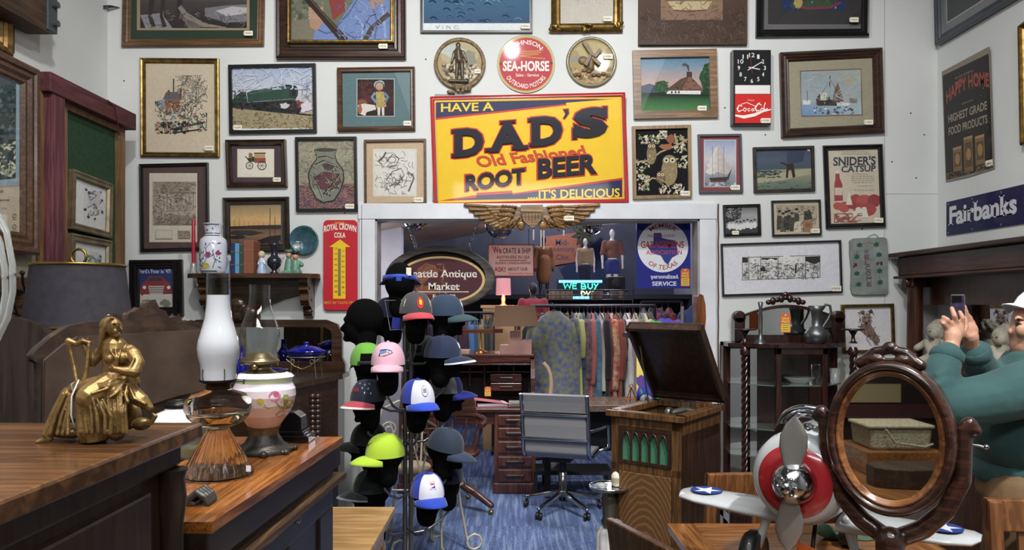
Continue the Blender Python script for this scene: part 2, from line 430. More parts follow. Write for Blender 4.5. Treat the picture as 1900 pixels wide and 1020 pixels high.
# back room shell
BZ = 3.0
BKW = M('back_wall_slate', '#5f6274', .8, var='#4c4f60', vscale=2)
b = MB(); b.box(-4.0, 4.0, 11.0, 11.1, 0, 4.2); struct('wall_far', b, BKW)
b = MB(); b.box(-4.1, -4.0, YB+T, 11, 0, 4.2); b.box(P(722, 0, 7.05).x-.1, P(746, 0, 7.05).x, 7.0, 7.15, 0, 4.2); struct('wall_far_left', b, M('partition_white', '#b9bccb', .7, var='#a3a6b5', vscale=3))
b = MB(); b.box(2.45, 2.55, YB+T, 11, 0, 4.2); struct('wall_far_right', b, M('far_right_grey', '#9c9dab', .7, var='#8a8b99', vscale=3))
b = MB(); cz = lambda x, d=0: 2.536+.1925*x+d
b.add([(-4.1, YB+T, cz(-4.1)), (2.6, YB+T, cz(2.6)), (2.6, 9, cz(2.6)), (-4.1, 9, cz(-4.1)), (-4.1, YB+T, cz(-4.1, .06)), (2.6, YB+T, cz(2.6, .06)), (2.6, 9, cz(2.6, .06)), (-4.1, 9, cz(-4.1, .06))],
      [(0, 1, 2, 3), (4, 7, 6, 5), (0, 4, 5, 1), (1, 5, 6, 2), (2, 6, 7, 3), (3, 7, 4, 0)])
b.box(-4.1, 2.6, YB+T, 11.1, 4.15, 4.2)
struct('ceiling_far', b, M('back_ceiling', '#9a928d', .85, var='#857e7a', vscale=1.5))
# blue streaked carpet
m, nt, bs = _nt('carpet_blue'); n = _noise(nt, 9, 6, (4.5, .22, 1), .05); n2 = _noise(nt, 120, 3)
mx = nt.nodes.new('ShaderNodeMix'); mx.data_type = 'RGBA'; mx.inputs[0].default_value = .5
nt.links.new(_ramp(nt, n.outputs[0], [(.36, '#2b3a6c'), (.5, '#4a6091'), (.62, '#8b9dbb')]), mx.inputs[6])
nt.links.new(_ramp(nt, n2.outputs[0], [(.4, '#2f4070'), (.62, '#8396b8')]), mx.inputs[7])
nt.links.new(mx.outputs[2], bs.inputs['Base Color']); bs.inputs['Roughness'].default_value = .95; _bump(nt, bs, n2.outputs[0], .4, .004); CARPET = m
b = MB(); b.box(-4.1, 2.6, YB, 11.1, -.1, 0); struct('floor_far', b, CARPET)
b = MB(); b.box(-.95, 1.3, 4.0, YB, 0, .006); tag(b.build('carpet_runner', CARPET), 'blue streaked carpet laid through the wide opening', 'carpet')
# ------------------------------------------------------------ pictures and signs
ART = ARTM('print_paper', .55); CANVAS = ARTM('canvas_paint', .5, .1, .25, .2, nscale=90); ENAMEL = ARTM('enamel_sign', .5, .22, 0, .05, nscale=12); TINSIGN = ARTM('tin_sign', .4, .3, .05, .15, nscale=20); MATTE = ARTM('matte_card', .8, 0, .05, .06, nscale=40)
GLASS = THIN('picture_glass', '#ffffff', .015, .8)
F_OAK = WOOD('frame_oak', '#5d4127', '#7d5c39', 'X', 6); F_WAL = WOOD('frame_walnut', '#2e1c14', '#4a2e20', 'X', 6); F_BRN = WOOD('frame_brown', '#4a3020', '#6b4a33', 'X', 7)
F_PINE = WOOD('frame_pine', '#7a5c42', '#a07f5e', 'X', 6); F_BLK = M('frame_black', '#141314', .35, coat=.3); F_GOLD = M('frame_gold', '#8f7440', .35, .85, var='#5d4a26', vscale=25)
F_GOLD2 = M('frame_old_gold', '#a08049', .38, .7, var='#5a4426', vscale=18); F_DK = M('frame_dark_bronze', '#3c342d', .45, .2, var='#2b2521', vscale=20); F_GREY = M('frame_grey_blue', '#4b4c54', .45); F_TAN = WOOD('frame_tan', '#8a6c48', '#a98a62', 'Z', 6)
TAGC = M('tag_card', '#e9e2cf', .7)
PROF = {'std': [(0, 0), (0, .9), (.2, 1), (.45, .8), (.8, .85), (1, .45), (1, .15)], 'flat': [(0, 0), (0, 1), (1, 1), (1, .2)],
        'step': [(0, 0), (0, .8), (.12, 1), (.3, .95), (.36, .75), (.55, .8), (.7, .55), (.85, .6), (1, .3), (1, .1)], 'scoop': [(0, 0), (0, .6), (.2, 1), (.35, .9), (.6, .4), (.85, .35), (1, .5), (1, .1)]}
def moulding(C, U, V, n, W, H, bw, h, prof='std'):
    """mitred picture moulding: C top-left corner on the wall, U right, V down, n outward"""
    m = MB(); rings = []
    for t, q in PROF[prof]:
        d = bw*t; rings.append([C+U*x+V*y+n*(q*h) for x, y in ((d, d), (W-d, d), (W-d, H-d), (d, H-d))])
    vs = [p for r in rings for p in r]; fs = []
    for j in range(len(rings)-1):
        for i in range(4): fs.append((j*4+i, j*4+(i+1) % 4, j*4+4+(i+1) % 4, j*4+4+i))
    m.add(vs, fs); return m
def price_tag(root, f, x, y, w=17, h=9, off=.02, kind='tag'):
    a = Art(f, off)
    a.poly([(x, y+h*.25), (x+w*.12, y), (x+w, y), (x+w, y+h), (x+w*.12, y+h), (x, y+h*.75)] if kind == 'tag' else [(x, y), (x+w, y), (x+w, y+h), (x, y+h)], '#efe9d6')
    if kind == 'tag': a.ell(x+w*.12, y+h*.5, w*.06, h*.12, '#7c4a33', 8)
    for q in range(5):
        u = x+w*(.3+.12*q); a.stroke([(u, y+h*(.3+.1*rnd.random())), (u+w*.05, y+h*(.6+.1*rnd.random()))], w*.05, '#3b3a44')
    a.build('price_tag', MATTE, root)
def pic(name, label, tl, tr, bl, bw=8, h=.025, fm=None, prof='std', glass=True, cat='picture', lip=.5, f=None, back='#222222', tagat=None, group=None, n=Vector((0, -1, 0)), bwm=None):
    """a framed picture hanging on a wall; returns its root and the Art of its print"""
    f = f or backmap(YB)
    A, B, Cc = f(*tl, h), f(*tr, h), f(*bl, h)
    U, V = (B-A), (Cc-A); W, H = U.length, V.length; U.normalize(); V.normalize()
    base = (A+B)/2+V*H-n*h
    r = thing(name, label, cat, base, 0, group)
    bwm = bwm if bwm is not None else bw*YB/F
    if fm:
        moulding(A-n*h, U, V, n, W, H, bwm, h, prof).build('frame', fm, r)
    a = Art(f, h*.25); a.sat = .78
    q = bwm*.9 if fm else 0
    m = [A+U*x+V*y for x, y in ((q, q), (W-q, q), (W-q, H-q), (q, H-q))]
    if glass and fm:
        g = MB(); g.add([p-n*(h-h*.42) for p in m], [(0, 1, 2, 3)]); g.build('glass', GLASS, r)
    b = MB(); b.add([p-n*(h*.8) for p in m]+[p-n*(h*.995) for p in m], [(0, 1, 2, 3), (7, 6, 5, 4), (0, 4, 5, 1), (1, 5, 6, 2), (2, 6, 7, 3), (3, 7, 4, 0)]); b.build('backing', M('backing_board', '#5d5347', .9), r)
    if tagat: price_tag(r, f, *tagat, off=h+.004)
    return r, a
def scrib(a, n, x0, y0, x1, y1, ln, wd, cols, test=None, curv=1.2):
    a.up()
    for _ in range(n):
        x, y = rnd.uniform(x0, x1), rnd.uniform(y0, y1)
        if test and not test(x, y): continue
        t = rnd.uniform(0, 6.28); pts = [(x, y)]
        for k in range(3):
            t += rnd.uniform(-curv, curv); x = min(max(x+math.cos(t)*ln/3, x0), x1); y = min(max(y+math.sin(t)*ln/3, y0), y1); pts.append((x, y))
        a.stroke(pts, wd, rnd.choice(cols), False)

# top row -----------------------------------------------------
r, a = pic('framed_print', 'oak framed wildlife print in a dark green mat, highest at left of the back wall', (228, -112), (492, -114), (224, 86), 15, .03, F_OAK, 'step', tagat=(452, 57))
a.rect(236, -100, 480, 72, '#27402f'); a.rect(254, -90, 463, 56, '#a58a63'); a.vgrad(260, -84, 458, 52, ['#8d8a92', '#77706e', '#4a4340', '#2d2828'])
a.poly([(380, 15), (420, 10), (458, 8), (458, 40), (420, 42), (380, 30)], '#7b7880'); a.poly([(400, 20), (430, 12), (458, 14), (458, 25), (420, 30)], '#b9b5bc')
a.poly([(260, 28), (300, 24), (320, 52), (270, 52)], '#8a8792'); a.poly([(330, 24), (345, 26), (400, 50), (350, 52)], '#6a625c')
for x, w in ((281, 9), (302, 8), (333, 9)): a.stroke([(x+3, -30), (x, 10), (x-3, 30), (x+4, 50)], [w*1.6, w, w*.7, w], '#3a302b')
a.stroke([(333, 12), (345, 28), (378, 46), (420, 52)], [8, 10, 7, 3], '#8d8478')
scrib(a, 90, 262, 20, 456, 51, 10, .7, ['#1d1a1a', '#4f4844', '#9c97a0']); a.build('print', ART, r)

r, a = pic('framed_painting', 'large walnut framed painting of a man in a blue shirt gripping a rifle', (510, -150), (751, -150), (511, 107), 24, .05, F_WAL, 'step', glass=False, tagat=(702, 81))
moulding(P(534, -126, YB-.03), Vector((1, 0, 0)), Vector((0, 0, -1)), Vector((0, -1, 0)), 196*YB/F, 205*YB/F, 6*YB/F, .016, 'std').build('gilt_liner', F_GOLD, r)
a.vgrad(536, -120, 728, 77, ['#4d5a3a', '#5e6a50', '#6d7257', '#5f5c44'])
a.scatter(120, 540, -20, 600, 74, 6, ['#56604a', '#767a62', '#4a5242', '#8c8a70']); a.poly([(540, 40), (570, 35), (600, 74), (540, 74)], '#7b7660')
a.poly([(610, 0), (640, -10), (640, 20), (618, 38)], '#8f2f2f'); a.poly([(585, 50), (600, 35), (625, 48), (660, -5), (690, -40), (723, -40), (723, 75), (580, 75)], '#6a86c0')
for p in ([(625, 50), (650, 20), (668, -10)], [(690, 10), (700, 40), (695, 74)], [(640, 60), (655, 70), (690, 66)], [(590, 55), (605, 62), (620, 58)]): a.stroke(p, 3, '#4a629c')
for p in ([(660, 30), (675, 50), (670, 74)], [(705, -10), (712, 30), (715, 70)]): a.stroke(p, 4, '#8aa4d6')
a.poly([(675, -30), (715, -40), (712, 5), (690, 18)], '#a97f65'); a.poly([(572, 18), (600, 12), (600, 40), (588, 58), (575, 50)], '#b08468')
for i in range(4): a.stroke([(572, 16+i*6), (585, 14+i*6), (598, 18+i*6)], 4.5, '#b88c70')
a.stroke([(555, -20), (590, 20), (640, 76)], [11, 12, 15], '#33231d'); a.stroke([(559, -20), (592, 17), (640, 70)], 2, '#6b5040')
a.stroke([(722, 25), (690, 52), (676, 76)], 9, '#4b3a31'); a.stroke([(690, 50), (678, 38), (674, 56), (686, 30), (698, 26)], 1.3, '#3b3028')
scrib(a, 120, 625, 0, 722, 74, 9, .9, ['#5a76b4', '#7d98d0', '#93abd8'], curv=.5); a.build('canvas', CANVAS, r)

r, a = pic('framed_poster', 'thin black framed blue swirl poster with glare on its glass', (780, -140), (988, -140), (780, 60), 4, .025, F_BLK, 'flat', tagat=(966, 44))
a.rect(782, -138, 986, 58, '#dfe3e8'); a.vgrad(786, -130, 983, 43, ['#1d3a63', '#2b5d8c', '#2f6f98', '#29567e'])
for q in range(70):
    x, y = rnd.uniform(790, 975), rnd.uniform(-60, 40); a.stroke([(x, y), (x+4, y-2.5), (x+9, y-2), (x+13, y+1.5)], 1.6, rnd.choice(['#5b97b8', '#1d3b66', '#7fb4c6', '#2b6a96', '#163055']))
a.text('VINC', 808, 46, 850, 52, '#c3c7d0', space=1.6); a.build('print', ART, r)

r, a = pic('framed_picture', 'ornate gold corner frame around a pale linen picture with faint blue marks', (1023, -120), (1156, -121), (1023, 59), 17, .04, F_GOLD, 'scoop', tagat=(1119, 30))
a.rect(1038, -110, 1142, 45, '#c9c3b4'); scrib(a, 40, 1065, -30, 1115, 6, 8, 1, ['#93a9bd', '#a8b6bf', '#7f98b2']); a.build('print', ART, r)
for cx, cy in ((1031, 50), (1148, 48), (1090, 51)):
    o = MB()
    for q in range(9): o.ell(P(cx+rnd.uniform(-9, 9), cy+rnd.uniform(-6, 6), YB-.04), (rnd.uniform(.008, .02), .012, rnd.uniform(.008, .016)), 8, 6)
    o.build('corner_ornament', F_GOLD, r, remesh=.003)

r, a = pic('canvas_painting', 'unframed brown canvas painting of a cream bathtub on a tan panel', (1186, -120), (1385, -122), (1185, 84), 0, .035, None)
a.off = a.z = .0355; a.rect(1186, -120, 1385, 82.5, '#5d4535'); a.vgrad(1187, -120, 1384, 82, ['#6e5638', '#7a5d39', '#604534', '#4e382d', '#4f3a30'])
a.rect(1226, -60, 1341, 37, '#8f6f4e'); a.rect(1226, 20, 1341, 37, '#8d6a55'); a.poly([(1237, 1), (1322, 1), (1312, 18), (1250, 18)], '#c2ac78'); a.stroke([(1235, 1), (1324, 0)], 3, '#7d6645'); a.stroke([(1250, 19), (1280, 22), (1312, 18)], 1.5, '#4a3526')
scrib(a, 260, 1188, 15, 1383, 81, 14, .8, ['#6b5140', '#493328', '#7a5f48', '#584031'], lambda x, y: not (1226 < x < 1341 and y < 38)); scrib(a, 60, 1228, -10, 1340, 36, 12, .7, ['#a5835c', '#7b5c42', '#6c4d3b']); a.build('canvas', CANVAS, r)
b = MB(); b.box(P(1186, 0, YB).x, P(1384, 0, YB).x, YB-.035, YB-.001, P(0, 82, YB-.035).z, P(0, -119, YB).z); b.build('stretcher', M('canvas_side', '#4e3a2e', .8), r)

r, a = pic('framed_picture', 'broad black framed picture in charcoal mat with bright blotches, top right of back wall', (1407, -110), (1617, -112), (1405, 67), 14, .045, F_BLK, 'scoop', tagat=(1576, 32))
a.rect(1415, -100, 1612, 60, '#6d6d70'); a.rect(1425, -95, 1597, 45, '#3d3b3b'); a.vgrad(1452, -80, 1568, 19, ['#23407a', '#22386a'])
a.blob(1514, -2, 38, 16, '#2f4a35'); a.blob(1512, 8, 40, 8, '#39583a'); a.stroke([(1475, 12), (1500, 16), (1540, 14), (1560, 4)], 4, '#8f2f33'); a.blob(1481, 4, 7, 14, '#b9a23f'); a.scatter(40, 1455, -10, 1565, 17, 3, ['#274a8c', '#3f6a4a', '#c7b04a', '#7d2a35']); a.build('print', CANVAS, r)

# second row --------------------------------------------------
r, a = pic('framed_print', 'gold framed ink and wash print of a brick mansion on cream paper', (259, 107), (405, 108), (260, 290), 9, .025, F_GOLD, 'std', tagat=(379, 270))
a.rect(262, 110, 404, 288, '#d3c1a3')
scrib(a, 170, 325, 140, 384, 205, 16, .9, ['#4d4a45', '#6b665d', '#8b8373'], lambda x, y: (x-354)**2/900+(y-168)**2/900 < 1)
a.poly([(305, 183), (333, 182), (337, 210), (308, 211)], '#9c6048'); a.poly([(302, 184), (308, 171), (330, 170), (338, 184)], '#62696b'); a.poly([(288, 188), (303, 184), (308, 200), (300, 208)], '#8d9a9c')
a.rect(311, 167, 315, 176, '#7d4a3b'); a.rect(333, 164, 337, 182, '#7d4a3b'); a.stroke([(322, 170), (322, 146)], 2.4, '#4d5052')
a.rect(317, 210, 327, 238, '#b9b7a8'); a.rect(313, 206, 331, 211, '#6b726c'); scrib(a, 220, 288, 188, 384, 244, 9, 1.1, ['#2f3a36', '#4d5b4f', '#20262a', '#a85f4b', '#8c9a8c', '#d8cdb4'])
a.scatter(50, 290, 225, 350, 248, 4, ['#232a28', '#3c4a3f', '#b56f5c']); a.stroke([(315, 240), (380, 226)], 2.5, '#3b4645'); a.stroke([(320, 246), (370, 240)], 2, '#2f3a3a'); a.build('print', ART, r)

r, a = pic('framed_photograph', 'black framed photograph of a green steam locomotive', (423, 120), (585, 117), (425, 248), 6, .025, F_BLK, 'flat', tagat=(432, 232))
a.rect(426, 121, 584, 246, '#e3e3e1'); a.vgrad(430, 123, 581, 238, ['#9fb0cf', '#b7c2d8', '#c6cbd8', '#b9b7ae', '#a89a72', '#8f7f57']); a.poly([(430, 200), (500, 205), (581, 216), (581, 238), (430, 238)], '#a5946c')
a.poly([(432, 184), (445, 172), (456, 170), (460, 192), (432, 195)], '#26423c'); a.poly([(458, 172), (468, 168), (536, 157), (548, 160), (552, 172), (548, 186), (500, 192), (460, 190)], '#2d4f43'); a.ell(545, 171, 8, 13, '#1c2526'); a.rect(528, 154, 540, 160, '#241f1f'); a.rect(489, 164, 494, 168, '#3b2a22')
a.poly([(432, 192), (555, 186), (565, 200), (555, 210), (470, 202), (432, 198)], '#22252a'); a.poly([(549, 186), (563, 190), (566, 198), (552, 200)], '#8a4a44'); a.stroke([(430, 198), (500, 206), (581, 214)], 3, '#2a2a2d')
for x in (468, 480, 495): a.ring(x, 198, 6, 6, 1.6, '#15181a', 16)
a.stroke([(462, 174), (536, 162)], 1.6, '#4d7566'); a.stroke([(470, 189), (546, 183)], 1.2, '#7d8a84'); a.stroke([(478, 168), (528, 160)], .8, '#86a396'); a.ring(545, 171, 6, 10, 1.2, '#4a5658', 20)
for x in (478, 505, 520, 512): a.stroke([(x, 170), (x+1, 190)], .9, '#1c3a31')
for x in (440, 449, 540, 533): a.ring(x, 198, 4, 4, 1.2, '#3b3f42', 14)
scrib(a, 90, 440, 190, 560, 203, 7, 1, ['#0f1214', '#4a4f52', '#6d3a34'], curv=.3); scrib(a, 60, 431, 124, 580, 165, 26, 2.5, ['#a9b8d4', '#c0c9da', '#b3bfd6'], curv=.2); scrib(a, 30, 430, 168, 456, 185, 6, 1.4, ['#3a443c', '#565f50'])
a.blob(528, 196, 10, 5, '#c3c6cc', .3); a.blob(568, 198, 12, 10, '#d5c9d6', .3); scrib(a, 40, 560, 145, 580, 190, 10, .6, ['#6b7180', '#7f8696']); scrib(a, 200, 431, 208, 580, 237, 6, .8, ['#8c7b50', '#c0b184', '#6f6340', '#b3a474'], lambda x, y: y > 203+(x-430)*.09)
a.build('print', ART, r)

r, a = pic('framed_photograph', 'wood framed photograph of a bonneted doll and a spaniel in a teal mat', (625, 125), (769, 123), (626, 243), 9, .03, F_BRN, 'std', tagat=(748, 224, 15, 9, .03, 'card')[:4])
a.rect(630, 130, 765, 238, '#587a80'); a.rect(662, 146, 732, 216, '#cfd4cc'); a.vgrad(663, 147, 731, 215, ['#2a1a1a', '#4b2023', '#2c1a1b']); a.rect(670, 152, 690, 190, '#5a2226')
a.blob(704, 158, 10, 9, '#8fb0b0', .1); a.ell(704, 162, 6, 7, '#c89a7c'); a.ell(701.5, 161, .9, .9, '#3a2620', 8); a.ell(706.5, 161, .9, .9, '#3a2620', 8); a.stroke([(702, 165), (706, 165)], .8, '#a04a44'); a.ring(704, 160, 8.5, 8.5, 2, '#8a5a3a', 20); scrib(a, 40, 664, 148, 730, 185, 12, 1.5, ['#3a1c1e', '#5a2a2b', '#1f1415'], lambda x, y: abs(x-704) > 13); a.poly([(697, 170), (712, 170), (717, 198), (698, 200)], '#b59c4a'); a.stroke([(696, 172), (690, 180), (698, 190)], 5, '#5f95ab'); a.stroke([(713, 172), (720, 180), (714, 190)], 5, '#4f8196'); a.poly([(700, 199), (706, 199), (705, 214), (701, 214)], '#d8d0c4'); a.poly([(708, 199), (713, 199), (713, 214), (709, 214)], '#d8d0c4')
a.blob(672, 190, 9, 6, '#8d4a2b'); scrib(a, 24, 698, 172, 716, 198, 4, 1, ['#d0b862', '#96803a', '#c9a84f']); a.poly([(664, 195), (676, 192), (696, 195), (698, 203), (680, 208), (678, 215), (665, 210)], '#d8cfc6'); a.blob(668, 203, 4, 9, '#a3603a'); a.build('print', ART, r)

RELIEF = ARTM('painted_plaster', .5, .12, .3, .2, nscale=70)
def plaque_disc(cx, cy, R, h=.02, off=0):
    m = MB(); c = P(cx, cy, YB); q = R*YB/F
    m.lathe([(q*.1, -.002), (q, -.004), (q, -h*.6), (q*.96, -h), (q*.9, -h*.9), (q*.86, -h*.5), (.002, -h*.5)], c, 48, 'Y', caps=False); return m
def plate_art(cx, cy, h): return Art(backmap(YB), h*.5+.0006)
# rope-edged plaster plaque of a standing boy
r = thing('plaster_plaque', 'round rope-edged plaster plaque of a standing boy', 'wall plaque', P(853, 172, YB))
plaque_disc(853, 118, 47, .025).build('plate', M('plaque_brown', '#6d5a44', .5, var='#4f3f2e', vscale=20), r)
m = MB(); c = P(853, 118, YB-.02)
for q in range(72):
    t = 2*math.pi*q/72; d = Vector((-math.sin(t), 0, math.cos(t))); p = c+Vector((math.cos(t), 0, math.sin(t)))*.172; s_ = Vector((math.cos(t), 0, math.sin(t)))
    m.cap(p-d*.008-s_*.006, p+d*.008+s_*.006, .0075, .0075, 7)
for q in range(14): m.ell(P(834+q*2.9+rnd.uniform(-2, 2), 166+rnd.uniform(-5, 6), YB-.025), (.016, .014, .012), 8, 6)
m.build('rope_rim', M('rope_gold', '#9a8462', .45, .1, var='#5f4d36', vscale=40), r)
a = plate_art(853, 118, .025); a.ell(853, 118, 42, 42, '#a8946c', 48); a.ell(853, 100, 36, 22, '#b5a784'); a.blob(840, 95, 20, 10, '#b9c1b8'); a.blob(870, 110, 14, 20, '#8b8878'); a.scatter(150, 820, 118, 888, 152, 5, ['#5c5240', '#8c7f66', '#3f372c', '#b8aa8c', '#cfc6b0'], test=lambda x, y: (x-853)**2+(y-118)**2 < 1550); a.build('painted_ground', RELIEF, r)
m = MB(); Yp = YB-.022
q = lambda x, y: P(x, y, Yp)
m.ell(q(850, 84), (.018, .014, .022)); m.cap(q(850, 94), q(852, 112), .026, .03); m.cap(q(849, 114), q(847, 143), .017, .012); m.cap(q(857, 114), q(858, 143), .017, .012); m.cap(q(843, 96), q(838, 116), .011, .009); m.cap(q(859, 96), q(866, 114), .011, .008); m.ell(q(837, 128), (.02, .014, .022)); m.cap(q(835, 150), q(866, 151), .014, .016)
m.build('figure', M('plaque_figure', '#2c2620', .3, coat=.5, var='#6d5a42', vscale=22), r, remesh=.004, smooth=3)
price_tag(r, backmap(YB), 880, 128, 12, 8, .024)
# red enamel outboard-motor sign
r = thing('enamel_sign', 'round red enamel sign for outboard motors with white lettering', 'sign', P(976, 172, YB))
m = MB(); m.lathe([(.001, -.006), (.2, -.012), (.206, -.008), (.206, 0), (.001, -.001)], P(976, 119, YB), 56, 'Y', caps=False); m.build('disc', M('enamel_back', '#8d8d88', .4), r)
a = Art(backmap(YB), .0126); a.ell(976, 119, 53, 53, '#d7d3c6', 56); a.ell(976, 119, 52, 52, '#c3a24a', 56); a.ell(976, 119, 49, 49, '#b52f3c', 56)
a.arctext('JOHNSON', 976, 119, 34, 11, -46, 46, '#e6ded3', .02); a.text('SEA-HORSE', 933, 113, 1019, 132, '#efe9dd', .03); a.text('Sales - Service', 957, 136, 1000, 142, '#e6ded3', .01); a.arctext('OUTBOARD MOTORS', 976, 119, 45, 8.5, 236, 124, '#e6ded3', .015, inward=True)
for dy in (0, 4, 8): a.stroke([(968, 95+dy), (990, 95+dy*.8), (1008-dy, 93+dy)], 1.6, '#c9973f')
a.stroke([(965, 104), (990, 107), (1012, 109)], 1.6, '#c9973f'); a.ell(929, 118, 2.4, 2.8, '#4b3b32', 12); a.ell(1023, 117, 2.4, 2.8, '#4b3b32', 12); a.build('enamel_face', ENAMEL, r)
# windmill plate
r = thing('plaster_plate', 'round cream relief plate with a windmill', 'wall plaque', P(1097, 165, YB))
plaque_disc(1097, 116, 47, .024).build('plate', M('plate_olive', '#8f8563', .3, coat=.5, var='#6a664e', vscale=6), r)
a = plate_art(0, 0, .024); a.ell(1097, 116, 43.5, 43.5, '#a5925f', 48); a.blob(1098, 92, 30, 14, '#b5a878', .1); a.blob(1072, 110, 14, 7, '#8f8f84'); a.blob(1120, 105, 14, 6, '#b3ac93'); a.scatter(160, 1058, 124, 1136, 156, 5, ['#8a6a46', '#a5855a', '#6b5238', '#c0a678'], test=lambda x, y: (x-1097)**2+(y-116)**2 < 1750); a.build('painted_ground', RELIEF, r)
m = MB(); q = lambda x, y: P(x, y, YB-.018)
m.cap(q(1096, 126), q(1099, 102), .026, .014); [m.prism([(P(x, y, YB).x, P(x, y, YB).z) for x, y in b_], YB-.045, YB-.03) for b_ in ([(1079, 82), (1087, 79), (1101, 104), (1096, 108)], [(1111, 93), (1116, 98), (1103, 112), (1098, 107)], [(1100, 107), (1115, 121), (1110, 125), (1096, 112)], [(1097, 107), (1088, 126), (1082, 122), (1093, 104)])]; m.ell(q(1098, 107), (.012, .02, .012)); m.ell(q(1082, 112), (.035, .015, .03))
for x in range(1066, 1132, 9): m.ell(q(x, 134+rnd.uniform(-5, 8)), (.018, .012, .014), 10, 6)
m.build('windmill_relief', M('windmill_brown', '#5d4d38', .45, var='#8a7048', vscale=30), r)
price_tag(r, backmap(YB), 1119, 100, 18, 9, .026)

r, a = pic('framed_painting', 'pine framed painting of a thatched white cottage at dusk', (1174, 93), (1330, 90), (1177, 220), 14, .03, F_PINE, 'flat', tagat=(1294, 196))
a.vgrad(1186, 103, 1317, 209, ['#3f7fa3', '#6d93ac', '#a79aa0', '#c7a296', '#3f4a3a', '#25502c', '#3a7a3a']); a.poly([(1188, 160), (1205, 155), (1230, 163), (1230, 175), (1188, 175)], '#47536b'); a.rect(1187, 172, 1316, 182, '#173020'); a.vgrad(1187, 178, 1316, 208, ['#173a22', '#2c6a33', '#3c7f3c', '#4c8c4c'])
a.poly([(1236, 167), (1262, 147), (1280, 140), (1303, 164), (1300, 172), (1264, 168)], '#5f4434'); a.poly([(1264, 167), (1279, 141), (1303, 165)], '#8a5a44'); a.poly([(1237, 168), (1300, 168), (1300, 175), (1237, 174)], '#e3e3dd'); a.rect(1274, 133, 1284, 143, '#4a3328'); a.blob(1228, 160, 12, 10, '#2d5b30'); a.blob(1312, 145, 14, 22, '#24502a'); a.stroke([(1278, 132), (1276, 122), (1270, 118)], [2, 5, 3], '#4a4a52'); a.blob(1270, 120, 4, 3, '#4d4d57'); a.poly([(1306, 120), (1316, 116), (1316, 176), (1303, 176)], '#1f4326')
for x in (1245, 1252, 1258): a.rect(x, 169, x+3, 173, '#33302b')
scrib(a, 50, 1236, 148, 1302, 168, 6, .8, ['#4a3328', '#75543e', '#9a6a50'], lambda x, y: y > 168-(x-1236)*.7 and x < 1290); a.scatter(60, 1216, 152, 1240, 172, 3, ['#24502a', '#3a6b3a', '#2f5a30']); a.scatter(60, 1304, 124, 1316, 166, 3, ['#1d4423', '#3a6b3a', '#2f5a30']); a.blob(1250, 207, 18, 2, '#8fa88f', .2); a.build('canvas', CANVAS, r)

# clock with soda sign
r = thing('wall_clock', 'black wall clock over a red and white soda panel', 'clock', P(1395, 232, YB))
b = MB(); b.box(P(1358, 0, YB-.05).x, P(1430, 0, YB-.05).x, YB-.06, YB, P(0, 232, YB-.05).z, P(0, 93, YB-.05).z); b.build('case', F_BLK, r, bevel=.006)
a = Art(backmap(YB), .0606); a.rect(1363, 95, 1428, 158, '#1d1e21'); a.rect(1364, 158, 1429, 174, '#ece9e4'); a.rect(1364, 175, 1431, 228, '#d22f2a')
for hh in range(12):
    t = hh*math.pi/6; x, y = 1395+24*math.sin(t), 126-24*math.cos(t); s_ = str(hh or 12); wd = 3 if len(s_) == 1 else 6; a.text(s_, x-wd+.8, y-4, x+wd-.8, y+4, '#e5e5e2', .01)
a.text('Enjoy', 1388, 184, 1400, 188, '#f2c9c0')
for pts, wds in (([(1379, 197), (1373, 195), (1369, 202), (1372, 207), (1380, 204)], [2, 2.5, 3, 3, 1]), ([(1384, 200), (1381, 204), (1385, 207), (1388, 202), (1384, 200)], 1.8), ([(1395, 201), (1391, 202), (1391, 206), (1396, 205)], 1.7), ([(1402, 201), (1398, 203), (1400, 207), (1404, 201), (1404, 206)], 1.7),
                 ([(1419, 195), (1412, 192), (1406, 200), (1409, 206), (1417, 204)], [2, 2.5, 3, 3, 1]), ([(1420, 200), (1417, 204), (1420, 207), (1423, 203), (1420, 200)], 1.8), ([(1425, 206), (1424, 198), (1427, 190)], 1.8), ([(1431, 201), (1427, 203), (1428, 207), (1432, 201), (1432, 206)], 1.5), ([(1376, 194), (1388, 190), (1406, 197), (1416, 190)], 1.3)):
    a.stroke([(1368+(x-1369)*.9, y) for x, y in pts], wds, '#f6efe8')
a.stroke([(1364, 214), (1380, 217), (1400, 213), (1416, 206), (1431, 203)], [3, 6, 6, 4, 2], '#f6efe8'); a.build('dial_panel', ARTM('clock_face', .45, .15, 0, .03), r)
h_ = MB()
for (x1, y1, wd) in ((1414, 115, .008), (1410, 129, .01)):
    c, e = P(1395, 126, YB-.064), P(x1, y1, YB-.064); h_.tube([c-(e-c)*.4, c, e], wd/2, 4)
h_.build('clock_hand', M('hand_white', '#f0f0ee', .5), r)
h_ = MB(); h_.tube([P(1396, 137, YB-.067), P(1392, 104, YB-.067)], .0016, 4); h_.build('second_hand', M('hand_red', '#a8322f', .5), r)
price_tag(r, backmap(YB), 1411, 219, 19, 9, .064)

